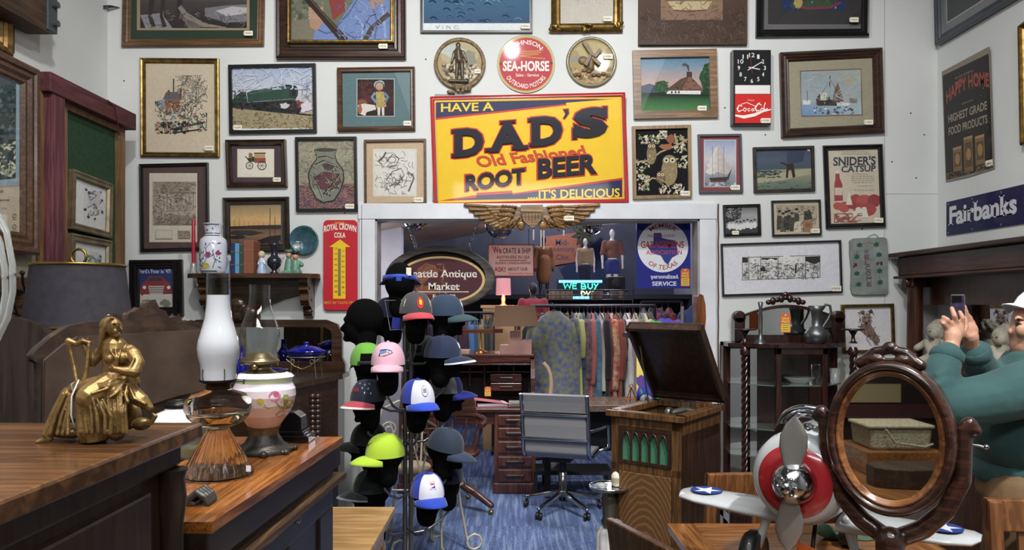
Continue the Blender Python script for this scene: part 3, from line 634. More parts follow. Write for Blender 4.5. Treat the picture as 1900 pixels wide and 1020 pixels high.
r, a = pic('framed_painting', 'large walnut framed watercolor of a fishing boat at anchor', (1449, 96), (1639, 87), (1453, 254), 17, .045, F_WAL, 'step', tagat=(1603, 222))
a.poly([(1462, 106), (1628, 99), (1632, 240), (1466, 246)], '#a39a7e'); a.poly([(1484, 131), (1598, 127), (1601, 214), (1487, 217)], '#7a5a42'); a.up()
a.quad([(1486, 133), (1597, 129), (1598, 190), (1487, 193)], ['#8fa3ac', '#aab0a8', '#a9b4b4', '#9fb0b8']); a.quad([(1487, 190), (1598, 187), (1599, 212), (1488, 215)], ['#7fa4c6', '#9fb7c2', '#a7bcc6', '#5f8fc4']); a.blob(1576, 150, 8, 7, '#c2a978'); a.poly([(1514, 184), (1560, 186), (1556, 196), (1516, 196)], '#43382f'); a.rect(1520, 172, 1534, 186, '#d6d0c0'); a.stroke([(1539, 190), (1540, 140)], 1.6, '#3a2f29'); a.poly([(1544, 188), (1553, 148), (1566, 188)], '#7b5f4a'); a.stroke([(1524, 176), (1540, 146), (1562, 186)], .8, '#3a2f29'); a.poly([(1553, 190), (1580, 191), (1574, 196), (1553, 196)], '#dcdcd6'); a.rect(1490, 186, 1504, 194, '#dcdcd6'); a.stroke([(1498, 188), (1498, 168)], 1, '#4a4038'); a.rect(1576, 182, 1590, 191, '#8a7d6c'); scrib(a, 50, 1488, 134, 1596, 184, 18, 1.4, ['#9aacb3', '#b5b9b0', '#a3b0b2'], curv=.3); a.poly([(1516, 180), (1522, 172), (1522, 186)], '#5a4a3c'); scrib(a, 30, 1512, 176, 1562, 196, 5, .8, ['#2e2621', '#6d5a48', '#c9c2b0']); a.scatter(50, 1510, 198, 1585, 212, 3, ['#4d4a48', '#6f8494', '#e3e6e6', '#3f5d84'], ang=0); a.build('print', ART, r)

# centre: the root beer sign
r = thing('tin_sign', 'big yellow and navy embossed root beer sign with red border', 'sign', P(983, 375, YB))
c4 = [(798, 179), (1160, 171), (1165, 374), (805, 383)]
A_, B_, D_ = P(*c4[0], YB-.02), P(*c4[1], YB-.02), P(*c4[3], YB-.02); U = (B_-A_); V = (D_-A_); W, H = U.length, V.length; U.normalize(); V.normalize(); nn = Vector((0, -1, 0))
moulding(A_-nn*.02, U, V, nn, W, H, .026, .022, 'std').build('raised_border', M('sign_red', '#c22a2e', .3, coat=.8, var='#a83a36', vscale=14), r)
b = MB(); b.boxc((A_+B_)/2+V*H/2+Vector((0, .012, 0)), (W-.02, .006, H-.02), ry=math.atan2(4, 180)*1.0); b.build('back_panel', M('sign_back', '#8a8a86', .5), r)
f_ = quadmap(A_-nn*.02, B_-nn*.02, D_-nn*.02, nn); Z = lambda x, y: ((x-c4[0][0]+ (y-179)*-.034)/361, (y-179+(x-798)*.0215)/205)
fx = lambda x, y, off=0: f_((x-798-(y-179)*.0343)/362, (y-179+(x-798)*.0221)/204, off)
a = Art(fx, .012)
a.poly([(806, 186), (1153, 179), (1158, 368), (813, 376)], '#e8b417'); a.poly([(809, 188), (1150, 182), (1155, 366), (815, 373)], '#e9c02c')
a.poly([(808, 190), (1120, 182), (1050, 189), (1051, 195), (808, 222)], '#c33a2e'); a.poly([(809, 189), (1140, 183), (1050, 190), (1050, 192), (809, 218)], '#25284f')
a.poly([(814, 372), (884, 361), (884, 357), (950, 353), (951, 358), (1155, 329), (1155, 365)], '#c33a2e'); a.poly([(830, 371), (884, 366), (884, 362), (951, 358), (951, 361), (1154, 333), (1154, 365)], '#25284f')
a.up(); YE = '#ecc838'
a.text('HAVE A', 818, 190, 916, 206, YE, .02, tilt=-2.5); a.text('....IT\'S DELICIOUS', 979, 350, 1150, 367, YE, .02, tilt=-4)
def boss(t, x0, y0, x1, y1, tilt, bold, serif, ex=.012):
    a.text(t, x0-3, y0-3, x1+3, y1+3, '#c23b2c', bold+.025, serif, tilt=tilt); a.text(t, x0, y0, x1, y1, '#181a26', bold, serif, tilt=tilt, extrude=ex)
def slab(x0, y0, x1, y1, e=.012):
    k_ = -.085*(x1-x0)
    for d, c_, z_ in ((2.5, '#c23b2c', 0), (0, '#181a26', e)):
        a.up(); a.z += z_; a.poly([(x0-d, y0-d), (x1+d, y0+k_-d), (x1+d, y1+k_+d), (x0-d, y1+d)], c_, False); a.z -= z_
for b_ in ((838, 241, 860, 247), (838, 286, 860, 292), (900, 276, 926, 282), (950, 272, 980, 278), (928, 225, 956, 230), (980, 220, 1002, 226), (982, 266, 1006, 272), (1118, 198, 1126, 218), (1062, 238, 1070, 258)): slab(*b_)
boss('D', 843, 238, 897, 290, -5, .05, False); boss('A', 908, 227, 975, 280, -6, .05, False); boss('D', 986, 216, 1043, 270, -5, .05, False); boss('S', 1064, 200, 1127, 255, -6, .07, False)
for cc, e in (('#c23b2c', 1.6), ('#181a26', 0)): a.poly([(1045-e, 203-e), (1054+e, 202-e), (1055+e, 210), (1048, 220+e), (1045-e, 218+e), (1049, 211)], cc)
boss('ROOT', 864, 318, 974, 347, -14, .035, False, .008); boss('BEER', 998, 290, 1107, 326, -10, .035, False, .008)
a.text('Old Fashioned', 884, 279, 1086, 300, '#c5482d', .03, shear=-.4, tilt=-21); a.build('enamel_face', ENAMEL, r)

# carved wings plaque hung on the sign's lower edge and the casing
r = thing('carved_plaque', 'carved wooden plaque of spread wings with a shield below the root beer sign', 'wall plaque', P(987, 428, YB-.03))
GW = WOOD('wing_gold_wood', '#6e4c22', '#a47a3f', 'X', 9, .4, .3, dark='#4a3116'); q = lambda x, y, d=.05: P(x, y, YB-d)
for sgn in (-1, 1):
    m = MB(); m.prism([(P(987+sgn*x, y, YB-.04).x, P(987+sgn*x, y, YB-.04).z) for x, y in ((18, 384), (60, 381), (122, 379), (116, 390), (98, 402), (76, 413), (52, 421), (34, 424), (16, 418))][::sgn], YB-.045, YB-.032)
    X = lambda x: 987+sgn*x*1.0
    for i in range(9):
        t = i/8; m.cap(q(X(38+12*t), 386+t*34, .05), q(X(124-t*74), 380+t*44+10*math.sin(t*3), .045), .011, .012, 8)
    for i in range(8):
        t = i/7; m.cap(q(X(34+t*8), 384+t*26, .06), q(X(86-t*36), 383+t*38, .055), .009, .009, 8)
    for i in range(5):
        for j in range(3): m.ell(q(X(30+i*6+j*3), 384+j*8-i*.5, .066), (.012, .01, .011), 8, 6)
    m.ell(q(X(20), 418, .055), (.03, .014, .035))
    for i in range(5): m.cap(q(X(24+i*5), 404+i*3, .058), q(X(36+i*7), 421-i*2, .052), .007, .006, 7)
    m.build('wing', GW, r, remesh=.0035, smooth=1)
m = MB(); sh = [(966, 381), (1007, 380), (1008, 395), (1003, 410), (988, 424), (972, 411), (966, 396)]
m.prism([(P(x, y, YB-.07).x, P(x, y, YB-.07).z) for x, y in sh], YB-.085, YB-.03)
for i in range(7): m.box(P(969+i*6, 0, YB-.08).x-.003, P(969+i*6, 0, YB-.08).x+.003, YB-.09, YB-.084, P(0, 412-abs(3-i)*3, YB-.08).z, P(0, 395, YB-.08).z)
m.box(P(966, 0, YB-.08).x, P(1007, 0, YB-.08).x, YB-.091, YB-.084, P(0, 394, YB-.08).z, P(0, 391, YB-.08).z); m.build('shield', GW, r, bevel=.004)
price_tag(r, backmap(YB), 1046, 400, 19, 9, .1)

# third row ---------------------------------------------------
r, a = pic('framed_print', 'black framed sepia print of a grand panelled hall in a plum mat', (257, 304), (385, 301), (259, 467), 6, .025, F_BLK, 'std', tagat=None)
a.rect(261, 306, 384, 464, '#5d4744'); a.rect(277, 321, 366, 449, '#cfc4b0'); a.rect(283, 337, 364, 418, '#b3a291'); a.poly([(283, 337), (364, 337), (347, 357), (300, 357)], '#9a8877'); a.poly([(283, 337), (300, 357), (300, 405), (283, 415)], '#a79583'); a.rect(300, 357, 362, 395, '#bcae9c'); a.poly([(283, 418), (364, 418), (364, 402), (300, 395)], '#8f7d6d')
for i in range(9): a.rect(302+i*7, 359, 303.4+i*7, 390, '#8d7a6a')
a.rect(300, 356, 363, 359, '#85725f'); a.rect(323, 362, 336, 376, '#8d7a6a'); a.rect(310, 380, 355, 392, '#a08f7d'); scrib(a, 300, 284, 338, 363, 417, 8, .7, ['#7b6858', '#9a8978', '#cdbfae', '#6b594b'])
a.rect(288, 426, 320, 443, '#b8aa98'); a.rect(290, 428, 318, 441, '#cbbfae'); a.rect(330, 428, 353, 442, '#a08d7c'); scrib(a, 30, 330, 428, 353, 442, 5, .6, ['#6b594b']); a.build('print', ART, r)

r, a = pic('framed_print', 'dark frame with a red horse-drawn coach print in a plum mat', (417, 259), (529, 258), (420, 347), 10, .035, M('frame_tortoise', '#3a2619', .3, coat=.5, var='#22150f', vscale=30), 'std', tagat=(506, 329, 15, 8))
a.rect(424, 266, 526, 340, '#4e4047'); a.rect(440, 276, 509, 329, '#d8a99b'); a.rect(441, 277, 508, 328, '#e3dcc9'); a.rect(472, 293, 493, 302, '#a44a3a'); a.rect(472, 284, 492, 293, '#c09a5a'); a.rect(471, 283, 493, 285, '#37322c'); a.poly([(458, 294), (472, 290), (472, 300), (462, 300)], '#2f4a3c'); a.blob(465, 288, 4, 5, '#9c6a4a')
for x, rr in ((463, 7), (486, 8.5)):
    a.ring(x, 307, rr, rr, 1.4, '#4a3a33', 20)
    for t in range(6): a.stroke([(x, 307), (x+rr*math.cos(t*1.05), 307+rr*math.sin(t*1.05))], .6, '#6a4a3c')
a.stroke([(455, 290), (462, 296)], 1.2, '#222222'); a.build('print', ART, r)

r, a = pic('canvas_painting', 'black framed painting of a grey and plum patterned vase', (547, 254), (661, 253), (549, 392), 5, .03, F_BLK, 'flat', glass=False, tagat=(640, 378))
a.vgrad(551, 258, 658, 345, ['#8f8a72', '#a39c80', '#8d8a70', '#a89c7a']); a.poly([(551, 343), (658, 340), (658, 389), (551, 389)], '#8a5f5c'); scrib(a, 260, 552, 259, 657, 342, 12, 1.5, ['#7d7a66', '#aaa488', '#96907a', '#b5a98a']); scrib(a, 220, 552, 344, 657, 388, 12, 1.6, ['#7a5260', '#9c6f66', '#6d5568', '#a07a6c'])
vs = [(583, 277), (625, 277), (622, 287), (626, 300), (637, 314), (639, 332), (632, 355), (620, 373), (600, 377), (586, 370), (574, 345), (571, 322), (578, 306), (587, 294), (586, 285)]; a.poly(vs, '#343630'); a.poly([((x-605)*.93+605, (y-325)*.95+325) for x, y in vs], '#7f8270'); a.ell(604, 278, 20, 3.5, '#4a4a42')
for p, c_, w_ in (([(580, 330), (600, 318), (628, 322), (634, 338), (612, 355), (590, 350)], '#6a3f47', 0), ([(596, 305), (612, 300), (622, 312), (606, 318)], '#59464a', 0), ([(578, 350), (595, 352), (600, 370), (590, 368)], '#8f927c', 0)): a.poly(p, c_)
for p in ([(585, 305), (600, 298), (620, 305), (634, 318)], [(576, 325), (590, 345), (598, 368)], [(600, 360), (622, 335), (630, 322)], [(615, 345), (626, 352), (618, 340)], [(590, 292), (604, 290), (620, 296)]): a.stroke(p, 2.2, '#2d2f2a'); a.stroke([(x+1.5, y+1.5) for x, y in p], 1, '#b0b39a')
scrib(a, 80, 580, 300, 632, 365, 9, 1, ['#3a3c34', '#94977f', '#5b3a44', '#a9a88c'], lambda x, y: (x-605)**2/700+(y-330)**2/1200 < 1); a.build('canvas', CANVAS, r)

r, a = pic('framed_sketch', 'brown framed ink sketch of a rider in a tan mat', (675, 259), (790, 257), (676, 381), 4, .025, F_BRN, 'flat', tagat=(767, 366, 18, 9))
a.rect(678, 261, 788, 378, '#cdae87'); a.rect(692, 276, 773, 364, '#d9d4c8'); a.rect(696, 280, 770, 361, '#dedad0'); IK = ['#4a4848', '#6e6b6a', '#2d2b2c']
scrib(a, 130, 697, 281, 769, 360, 13, .8, IK, lambda x, y: rnd.random() < .35+.65*(((x-730)**2/900+(y-325)**2/900) < 1)); a.ring(727, 296, 8, 6, 1, '#3a3838', 20); a.stroke([(718, 300), (728, 286), (740, 294), (736, 306), (724, 308)], 1.2, '#2d2b2c'); a.stroke([(716, 335), (728, 318), (744, 312), (750, 325), (738, 340), (722, 345)], 1.2, '#2d2b2c'); a.stroke([(758, 355), (768, 330), (764, 322)], 3, '#6e6b6a'); a.stroke([(702, 300), (712, 290), (716, 282)], 3, '#5a5858'); a.build('print', ART, r)

r, a = pic('framed_embroidery', 'tan framed owls among blossoms on a black ground', (1173, 234), (1282, 231), (1175, 369), 6, .025, F_TAN, 'flat', tagat=(1262, 354, 18, 9))
a.rect(1177, 236, 1281, 366, '#16151a')
for x, y, rx, ry in ((1205, 258, 20, 9), (1262, 268, 12, 16), (1192, 315, 14, 20), (1246, 350, 24, 10), (1265, 300, 12, 12), (1195, 340, 10, 14), (1230, 250, 8, 8)):
    a.scatter(46, x-rx, y-ry, x+rx, y+ry, 3.6, ['#b7b98a', '#8a9a62', '#c9b0a0', '#c79a96', '#d6d0b0', '#7a8858'], .8)
for p in ([(1184, 300), (1205, 298), (1225, 282), (1255, 270), (1276, 258)], [(1255, 268), (1252, 248)], [(1188, 350), (1210, 330), (1240, 335)], [(1262, 250), (1268, 258)]): a.stroke(p, [3]*len(p), '#b09a6c')
def owl(x, y, rx, ry, c1, c2):
    a.ell(x, y, rx, ry, c1); a.ell(x, y-ry*.75, rx*.85, rx*.75, c2); a.scatter(30, x-rx*.8, y-ry*.4, x+rx*.8, y+ry*.8, 1.8, ['#d9c593', '#6b5333', '#a58a55'], .6)
    for s_ in (-1, 1): a.ell(x+s_*rx*.38, y-ry*.8, rx*.32, rx*.32, '#d8c58d'); a.ell(x+s_*rx*.38, y-ry*.8, rx*.14, rx*.14, '#1a1713')
owl(1209, 286, 9, 19, '#8a7a52', '#6d6250'); owl(1242, 318, 15, 26, '#9a8456', '#8c8062'); owl(1226, 331, 9, 9, '#6a4f38', '#7d6048'); a.blob(1236, 272, 13, 6, '#a0623d'); a.blob(1245, 258, 8, 9, '#8f5534'); a.build('embroidery', MATTE, r)

r, a = pic('framed_print', 'grey framed print of a white tall ship in a red mat', (1295, 249), (1376, 248), (1298, 358), 4, .022, F_GREY, 'flat', tagat=(1355, 343, 18, 9))
a.rect(1297, 251, 1374, 355, '#8e3a3a'); a.rect(1306, 259, 1366, 347, '#d9d6d8'); a.vgrad(1307, 260, 1365, 346, ['#8fa0c4', '#b3b9cf', '#c9c6cf', '#b9b4b8', '#8f95a0', '#7a8796']); a.poly([(1316, 330), (1350, 328), (1348, 338), (1320, 338)], '#3d3032'); a.poly([(1348, 330), (1358, 312), (1351, 336)], '#4a3a3a'); a.rect(1318, 335, 1347, 337, '#8a4038')
for i, (w_, y) in enumerate(((5, 276), (9, 284), (12, 293), (15, 303), (17, 314))):
    for s_ in (-1, 0, 1): a.blob(1332+s_*w_*.75, y+abs(s_)*4, w_*.55, 6, ['#dcd3cd', '#cfc5c0', '#c2b6b2'][s_+1], .12)
for x in (1322, 1333, 1343): a.stroke([(x, 332), (x, 272)], .7, '#6b5d58')
a.scatter(40, 1307, 338, 1365, 346, 3, ['#c9d2d8', '#6a7888', '#9aa6b0'], ang=0); a.build('print', ART, r)

r, a = pic('framed_print', 'bronze framed dim beach scene with dark figures on pale sand', (1398, 273), (1511, 270), (1400, 357), 5, .025, F_DK, 'flat', tagat=None)
a.vgrad(1402, 275, 1508, 318, ['#3f4c66', '#4d5a70', '#3a5262']); a.quad([(1402, 316), (1508, 312), (1508, 354), (1402, 354)], ['#8a8f72', '#a09c78', '#4f6a62', '#5d7468']); a.poly([(1402, 330), (1440, 322), (1508, 312), (1508, 322), (1450, 335), (1402, 340)], '#a8a27c'); a.scatter(50, 1404, 316, 1450, 330, 5, ['#2b3a3a', '#3e4c44', '#1d2a2e'], .4, ang=-.1); a.poly([(1460, 305), (1472, 303), (1476, 328), (1471, 330), (1468, 315), (1463, 316), (1462, 330), (1458, 330)], '#33291f'); a.stroke([(1460, 306), (1452, 302), (1448, 303)], 3, '#33291f'); a.rect(1416, 279, 1448, 292, '#48546c'); a.poly([(1460, 275), (1495, 275), (1490, 300), (1460, 305)], '#39435e'); a.rect(1498, 276, 1503, 280, '#e6e6ea'); a.scatter(40, 1402, 335, 1508, 353, 5, ['#4a6058', '#6f8070', '#3d544e'], .3, ang=0); a.build('print', ART, r)

r, a = pic('framed_poster', 'black framed catsup advertisement with bottle and tomatoes', (1529, 269), (1640, 266), (1535, 424), 9, .03, F_BLK, 'scoop', tagat=(1621, 404, 18, 9))
a.poly([(1536, 278), (1632, 275), (1637, 413), (1542, 417)], '#cdbfa6'); a.text('SNIDER\'S', 1546, 290, 1625, 307, '#3d4652', .03, True, tilt=-2); a.text('CATSUP', 1561, 307, 1625, 319, '#3d4652', .03, True, tilt=-2)
for y, x0, x1 in ((281, 1562, 1612), (285, 1560, 1615), (322, 1582, 1612), (326, 1580, 1622), (330, 1580, 1622), (334, 1580, 1622), (338, 1582, 1620), (344, 1590, 1618), (352, 1585, 1622)):
    x = x0
    while x < x1: e = rnd.uniform(2, 6); a.rect(x, y, min(x+e, x1), y+1.4, '#8d8778', False); x += e+1.4
a.poly([(1550, 318), (1557, 318), (1558, 330), (1563, 342), (1564, 372), (1548, 373), (1548, 342), (1550, 332)], '#a8343a'); a.rect(1550, 316, 1557, 322, '#cfd0c4'); a.rect(1549, 348, 1563, 362, '#d3bfa8')
for x, y, q_ in ((1588, 372, 13), (1604, 374, 15), (1622, 372, 13), (1612, 388, 14), (1594, 386, 12), (1566, 384, 11), (1554, 382, 8), (1580, 380, 8)): a.blob(x, y, q_, q_*.9, rnd.choice(['#b03a36', '#9f2f33', '#bd4a3d']), .06)
a.poly([(1570, 380), (1575, 354), (1582, 380)], '#dcd2bd'); a.ell(1593, 390, 6, 6, '#e0d8c6'); a.ell(1586, 396, 5, 5, '#d9cfbc'); a.poly([(1594, 404), (1600, 384), (1607, 384), (1612, 404)], '#ddd3c2')
scrib(a, 40, 1548, 396, 1600, 412, 16, 1.6, ['#a04a42', '#8a3a36', '#c46a58'], curv=.4); a.build('print', ART, r)

r, a = pic('framed_photograph', 'small black framed black and white group photograph', (1342, 380), (1411, 378), (1344, 438), 5, .022, F_BLK, 'std', tagat=(1358, 428, 13, 7))
a.vgrad(1346, 382, 1410, 434, ['#5c5c5e', '#a3a3a5', '#8d8d8f', '#b5b5b6']); a.poly([(1346, 382), (1378, 382), (1374, 405), (1346, 415)], '#2c2c2e'); a.poly([(1346, 424), (1380, 418), (1410, 420), (1410, 433), (1346, 433)], '#3c3c3e')
for i in range(8):
    x, y = 1354+i*6.6, 413-i*.6+rnd.uniform(-2, 2); a.ell(x, y+8, 4.2, 6, '#d8d8da'); a.ell(x, y, 2.2, 2.8, '#b0aeac'); a.ell(x, y-1.6, 2.2, 1.6, '#2c2a2a')
scrib(a, 40, 1348, 384, 1378, 406, 8, .8, ['#7d7d7f', '#a5a5a7']); a.build('print', ART, r)

r, a = pic('framed_print', 'thin black framed engraving of a crowd at a counter', (1432, 372), (1523, 370), (1434, 438), 3, .022, F_BLK, 'flat', tagat=(1504, 424, 17, 8))
a.rect(1434, 373, 1522, 436, '#c6b798'); a.vgrad(1440, 380, 1516, 430, ['#a89a80', '#b5a78b', '#bfb193'])
for x, y in ((1446, 396), (1453, 400), (1459, 397), (1464, 395), (1470, 399), (1478, 392)):
    a.poly([(x-4, y+4), (x+4, y+4), (x+5, y+30), (x-5, y+30)], rnd.choice(['#4a463f', '#5d574c', '#3a3731'])); a.ell(x, y, 2.6, 3.4, '#b59a7e'); a.rect(x-3, y-6, x+3, y-2, '#2c2926')
a.poly([(1492, 392), (1503, 390), (1508, 406), (1492, 408)], '#3c3a36'); a.ell(1496, 387, 2.8, 3.6, '#b89d82'); a.rect(1490, 408, 1508, 430, '#a8744e'); a.rect(1494, 413, 1504, 422, '#8d5d3d'); a.poly([(1474, 412), (1484, 410), (1488, 432), (1472, 432)], '#cfc1a2'); scrib(a, 120, 1441, 381, 1515, 430, 6, .6, ['#5c5548', '#7d7462', '#38342d']); a.build('print', ART, r)

r, a = pic('framed_comic', 'wide black framed newspaper comic strip in a white mat', (1338, 452), (1561, 445), (1341, 549), 3, .025, F_BLK, 'flat', tagat=(1542, 530, 19, 10))
a.poly([(1340, 454), (1559, 447), (1562, 540), (1343, 547)], '#dddde6'); a.poly([(1377, 477), (1522, 473), (1522, 515), (1377, 520)], '#3b3b3d'); a.poly([(1378, 478), (1521, 474), (1521, 514), (1378, 519)], '#d7d5d2')
for x in (1389, 1411, 1443, 1494): a.rect(x, 475, x+1, 518, '#2c2c2e')
a.rect(1378, 478, 1388, 487, '#2e2e30'); a.poly([(1495, 476), (1521, 475), (1521, 486), (1510, 490), (1495, 484)], '#2e2e30'); a.rect(1413, 478, 1442, 482, '#3a3a3c'); a.rect(1412, 496, 1420, 503, '#2e2e30')
for x, y, q_ in ((1418, 486, 6), (1431, 485, 7), (1460, 482, 11), (1480, 482, 9), (1503, 496, 6), (1515, 494, 5), (1400, 484, 7)): a.ell(x, y, q_, q_*.75, '#e6e4e1'); scrib(a, 7, x-q_*.7, y-q_*.4, x+q_*.7, y+q_*.4, 4, .6, ['#4a4a4c'], curv=.1)
scrib(a, 260, 1379, 488, 1520, 517, 6, .7, ['#3a3a3c', '#5a5a5c', '#7a7a7c']); a.stroke([(1477, 490), (1476, 506)], 3, '#3a3a3c'); a.build('print', ART, r)

# slate welcome plaque
r = thing('slate_plaque', 'grey slate welcome plaque painted with ivy and grapes', 'wall plaque', P(1612, 547, YB))
pts = [(1577, 446), (1584, 442), (1640, 440), (1646, 443), (1648, 470), (1647, 500), (1648, 540), (1643, 546), (1600, 547), (1582, 546), (1579, 535), (1580, 500), (1577, 470)]
m = MB(); m.prism([(P(x, y, YB-.02).x, P(x, y, YB-.02).z) for x, y in pts], YB-.022, YB-.002); m.build('slate', M('slate_grey', '#8e9490', .7, var='#747b7a', vscale=14, bump=.5, bscale=18), r, bevel=.004)
a = Art(backmap(YB), .0225); fm_ = [(0, -6), (2, -2.5), (6, -3), (4, 0), (5.5, 4), (1.5, 3), (0, 6), (-2, 3), (-6, 4), (-4, 0), (-6, -3), (-2, -2)]
for x, y in ((1595, 454), (1626, 453), (1590, 476), (1631, 472), (1590, 507), (1632, 502), (1593, 527), (1633, 523)): a.poly([(x+p, y+q_) for p, q_ in fm_], '#2f5a48')
for x, y in ((1589, 492), (1632, 489)):
    for q in range(9): a.ell(x+rnd.uniform(-5, 5), y+rnd.uniform(-3, 3), 1.9, 1.9, rnd.choice(['#4a3355', '#5f4569', '#3b2a49']), 10)
for p in ([(1600, 452), (1610, 449), (1620, 451)], [(1588, 462), (1592, 466), (1586, 470)], [(1590, 483), (1592, 500)], [(1632, 480), (1633, 496)], [(1592, 514), (1590, 520)], [(1633, 509), (1630, 516)], [(1595, 534), (1598, 538)]): a.stroke(p, .9, '#a58f5c')
for i, ch in enumerate('WELCOME'): a.text(ch, 1603+i*.9+(0 if ch not in 'L' else 0), 462+i*10.1, 1612+i*.9, 470+i*10.1, '#6b4a58')
a.build('painted_lettering', MATTE, r); m = MB(); m.tube([P(1607, 443, YB-.015), P(1614, 437, YB-.01), P(1622, 434, YB-.01), P(1628, 437, YB-.01), P(1631, 442, YB-.015)], .002, 5); m.build('hanging_wire', M('wire_steel', '#777777', .4, .8), r)

r, a = pic('framed_print', 'gold framed lioness print beside the carved curio cabinet', (1562, 565), (1659, 563), (1565, 655), 5, .025, F_GOLD, 'flat', tagat=None)
a.rect(1565, 567, 1657, 652, '#dcd8dc'); BR = ['#4a322f', '#6a4b44', '#8d6d62', '#3a2625']
a.blob(1608, 592, 9, 12, '#a58a7d', .1); a.blob(1601, 580, 3.5, 4, '#5a3f3a'); a.blob(1616, 578, 3.5, 4, '#5a3f3a'); a.poly([(1598, 600), (1616, 602), (1632, 630), (1628, 640), (1606, 622), (1594, 612)], '#8d7065'); scrib(a, 120, 1592, 576, 1632, 640, 8, 1, BR, lambda x, y: abs(x-1606-(max(y, 600)-600)*.5) < 13); a.ell(1604, 589, 1.4, 1.2, '#1d1413', 8); a.ell(1612, 589, 1.4, 1.2, '#1d1413', 8); a.poly([(1605, 597), (1611, 597), (1608, 601)], '#3a2625'); a.build('print', ART, r)

# thermometer sign
r = thing('thermometer_sign', 'tall red and yellow cola thermometer sign', 'thermometer', P(631, 574, YB))
def rr(x0, y0, x1, y1, q, n=6):
    o = []
    for cx, cy, s_ in ((x1-q, y0+q, -90), (x1-q, y1-q, 0), (x0+q, y1-q, 90), (x0+q, y0+q, 180)):
        for i in range(n+1): t = math.radians(s_+90*i/n); o.append((cx+q*math.cos(t), cy+q*math.sin(t)))
    return o
m = MB(); m.prism([(P(x, y, YB-.025).x, P(x, y, YB-.025).z) for x, y in rr(600, 408, 663, 575, 8)], YB-.025, YB-.001); m.build('panel', M('sign_red_plain', '#c02633', .35, coat=.6), r, bevel=.006)
a = Art(backmap(YB), .0256); a.text('DRINK', 622, 411.5, 640, 415, '#e8c25a', shear=-.3); a.text('ROYAL CROWN', 601, 419, 661, 431, '#f0e6da', .03, arc=5); a.text('COLA', 620, 431, 641, 441, '#f0e6da', .03)
a.poly([(631, 444), (650, 458), (641, 458), (641, 554), (618, 554), (618, 458), (611, 458)], '#ecc22f'); a.rect(600.5, 556, 662, 575, '#a02230', True) if False else None
for i in range(9):
    a.text(str(120-i*20) if i < 6 else str(abs(120-i*20)), 620.5, 459+i*10, 626, 462.5+i*10, '#5a4a1c'); a.text(str(110-i*15), 634, 464+i*9.6, 639, 467+i*9.6, '#5a4a1c')
a.text('BEST BY TASTE-TEST', 602, 559, 661, 564, '#e0a44a', shear=-.2, bold=.01); a.build('enamel_face', ENAMEL, r)
m = MB(); m.tube([P(630, 461, YB-.03), P(630, 546, YB-.03)], .009, 8); m.build('tube', M('tube_grey', '#8d8a7a', .2, .3), r)

r, a = pic('framed_photograph', 'bronze framed sunset over moored sailboats above the wall shelf', (411, 366), (534, 364), (413, 468), 13, .035, F_DK, 'scoop', tagat=None)
a.vgrad(425, 378, 521, 420, ['#8f7a52', '#b3925a', '#d6a95c', '#d9a052']); a.poly([(425, 420), (470, 418), (521, 417), (521, 425), (425, 428)], '#3a2f2b'); a.vgrad(425, 425, 521, 458, ['#6b5440', '#8a6442', '#6b4c36', '#4a382c']); a.blob(455, 432, 32, 5, '#3b332f', .2); a.blob(440, 440, 16, 4, '#2f2926', .2); a.stroke([(501, 386), (501, 440)], 1.2, '#2a211d'); a.stroke([(510, 402), (510, 440)], 1, '#2a211d'); a.poly([(478, 446), (500, 438), (521, 436), (521, 450), (482, 452)], '#2a211d')
for x in range(435, 500, 9): a.stroke([(x, 420), (x, 402+rnd.uniform(0, 12))], .5, '#4a3a30')
a.build('print', ART, r)
# car advertisement in a rippled black frame
r, a = pic('framed_poster', 'rippled black framed red car advertisement behind the crested headboard', (238, 482), (336, 481), (240, 587), 17, .035, F_BLK, 'step', tagat=None)
a.vgrad(256, 496, 320, 582, ['#23346e', '#2b3d78', '#3d4a70', '#a5a49c']); a.poly([(256, 545), (320, 545), (320, 583), (257, 583)], '#c3c0b4'); a.text("Ford's Finer in '47!", 258, 499, 317, 507, '#c9cede', .01, shear=-.2)
a.poly([(260, 540), (264, 526), (270, 522), (276, 513), (300, 512), (308, 521), (316, 525), (319, 545), (262, 548)], '#8f2f33'); a.poly([(273, 521), (278, 515), (298, 514), (303, 521)], '#39424c'); a.poly([(275, 530), (305, 530), (302, 546), (278, 546)], '#b5aaa5'); a.rect(266, 546, 318, 549, '#c9c6c0')
for x in (268, 313): a.ell(x, 533, 3.2, 3.2, '#d9d6cc')
for y in (533, 537, 541): a.rect(277, y, 304, y+1, '#6a2f32')
for i in range(5): a.rect(262, 556+i*5, 290, 557.4+i*5, '#8d8a84')
a.blob(307, 562, 9, 7, '#7d7a70'); a.build('print', ART, r)
for x0, x1 in ((241, 254), (322, 335)):
    m = MB(); m.box(P(x0+3, 0, YB).x, P(x1-3, 0, YB).x, YB-.034, YB-.03, P(0, 583, YB).z, P(0, 487, YB).z)
    for i in range(25): m.boxc(P((x0+x1)/2, 487+i*3.9, YB-.034), (13*YB/F, .008, .007))
    m.build('ripple', F_BLK, r)
# blue glass plate
r = thing('glass_plate', 'round dark teal patterned plate on the wall beside the thermometer sign', 'plate', P(567, 472, YB))
m = MB(); m.lathe([(.001, -.01), (.075, -.012), (.09, -.03), (.104, -.034), (.104, -.028), (.08, -.004), (.001, -.002)], P(566, 446, YB), 48, 'Y', caps=False); m.build('dish', M('teal_glaze', '#3e6470', .18, coat=.8, var='#2c4c5a', vscale=30, bump=.3, bscale=60), r)
m = MB()
for x in (556, 573): m.tube([P(x, 421, YB-.03), P(x, 470, YB-.03)], .0016, 5)
m.build('wire_hanger', M('wire_steel', '#777777', .4, .8), r)
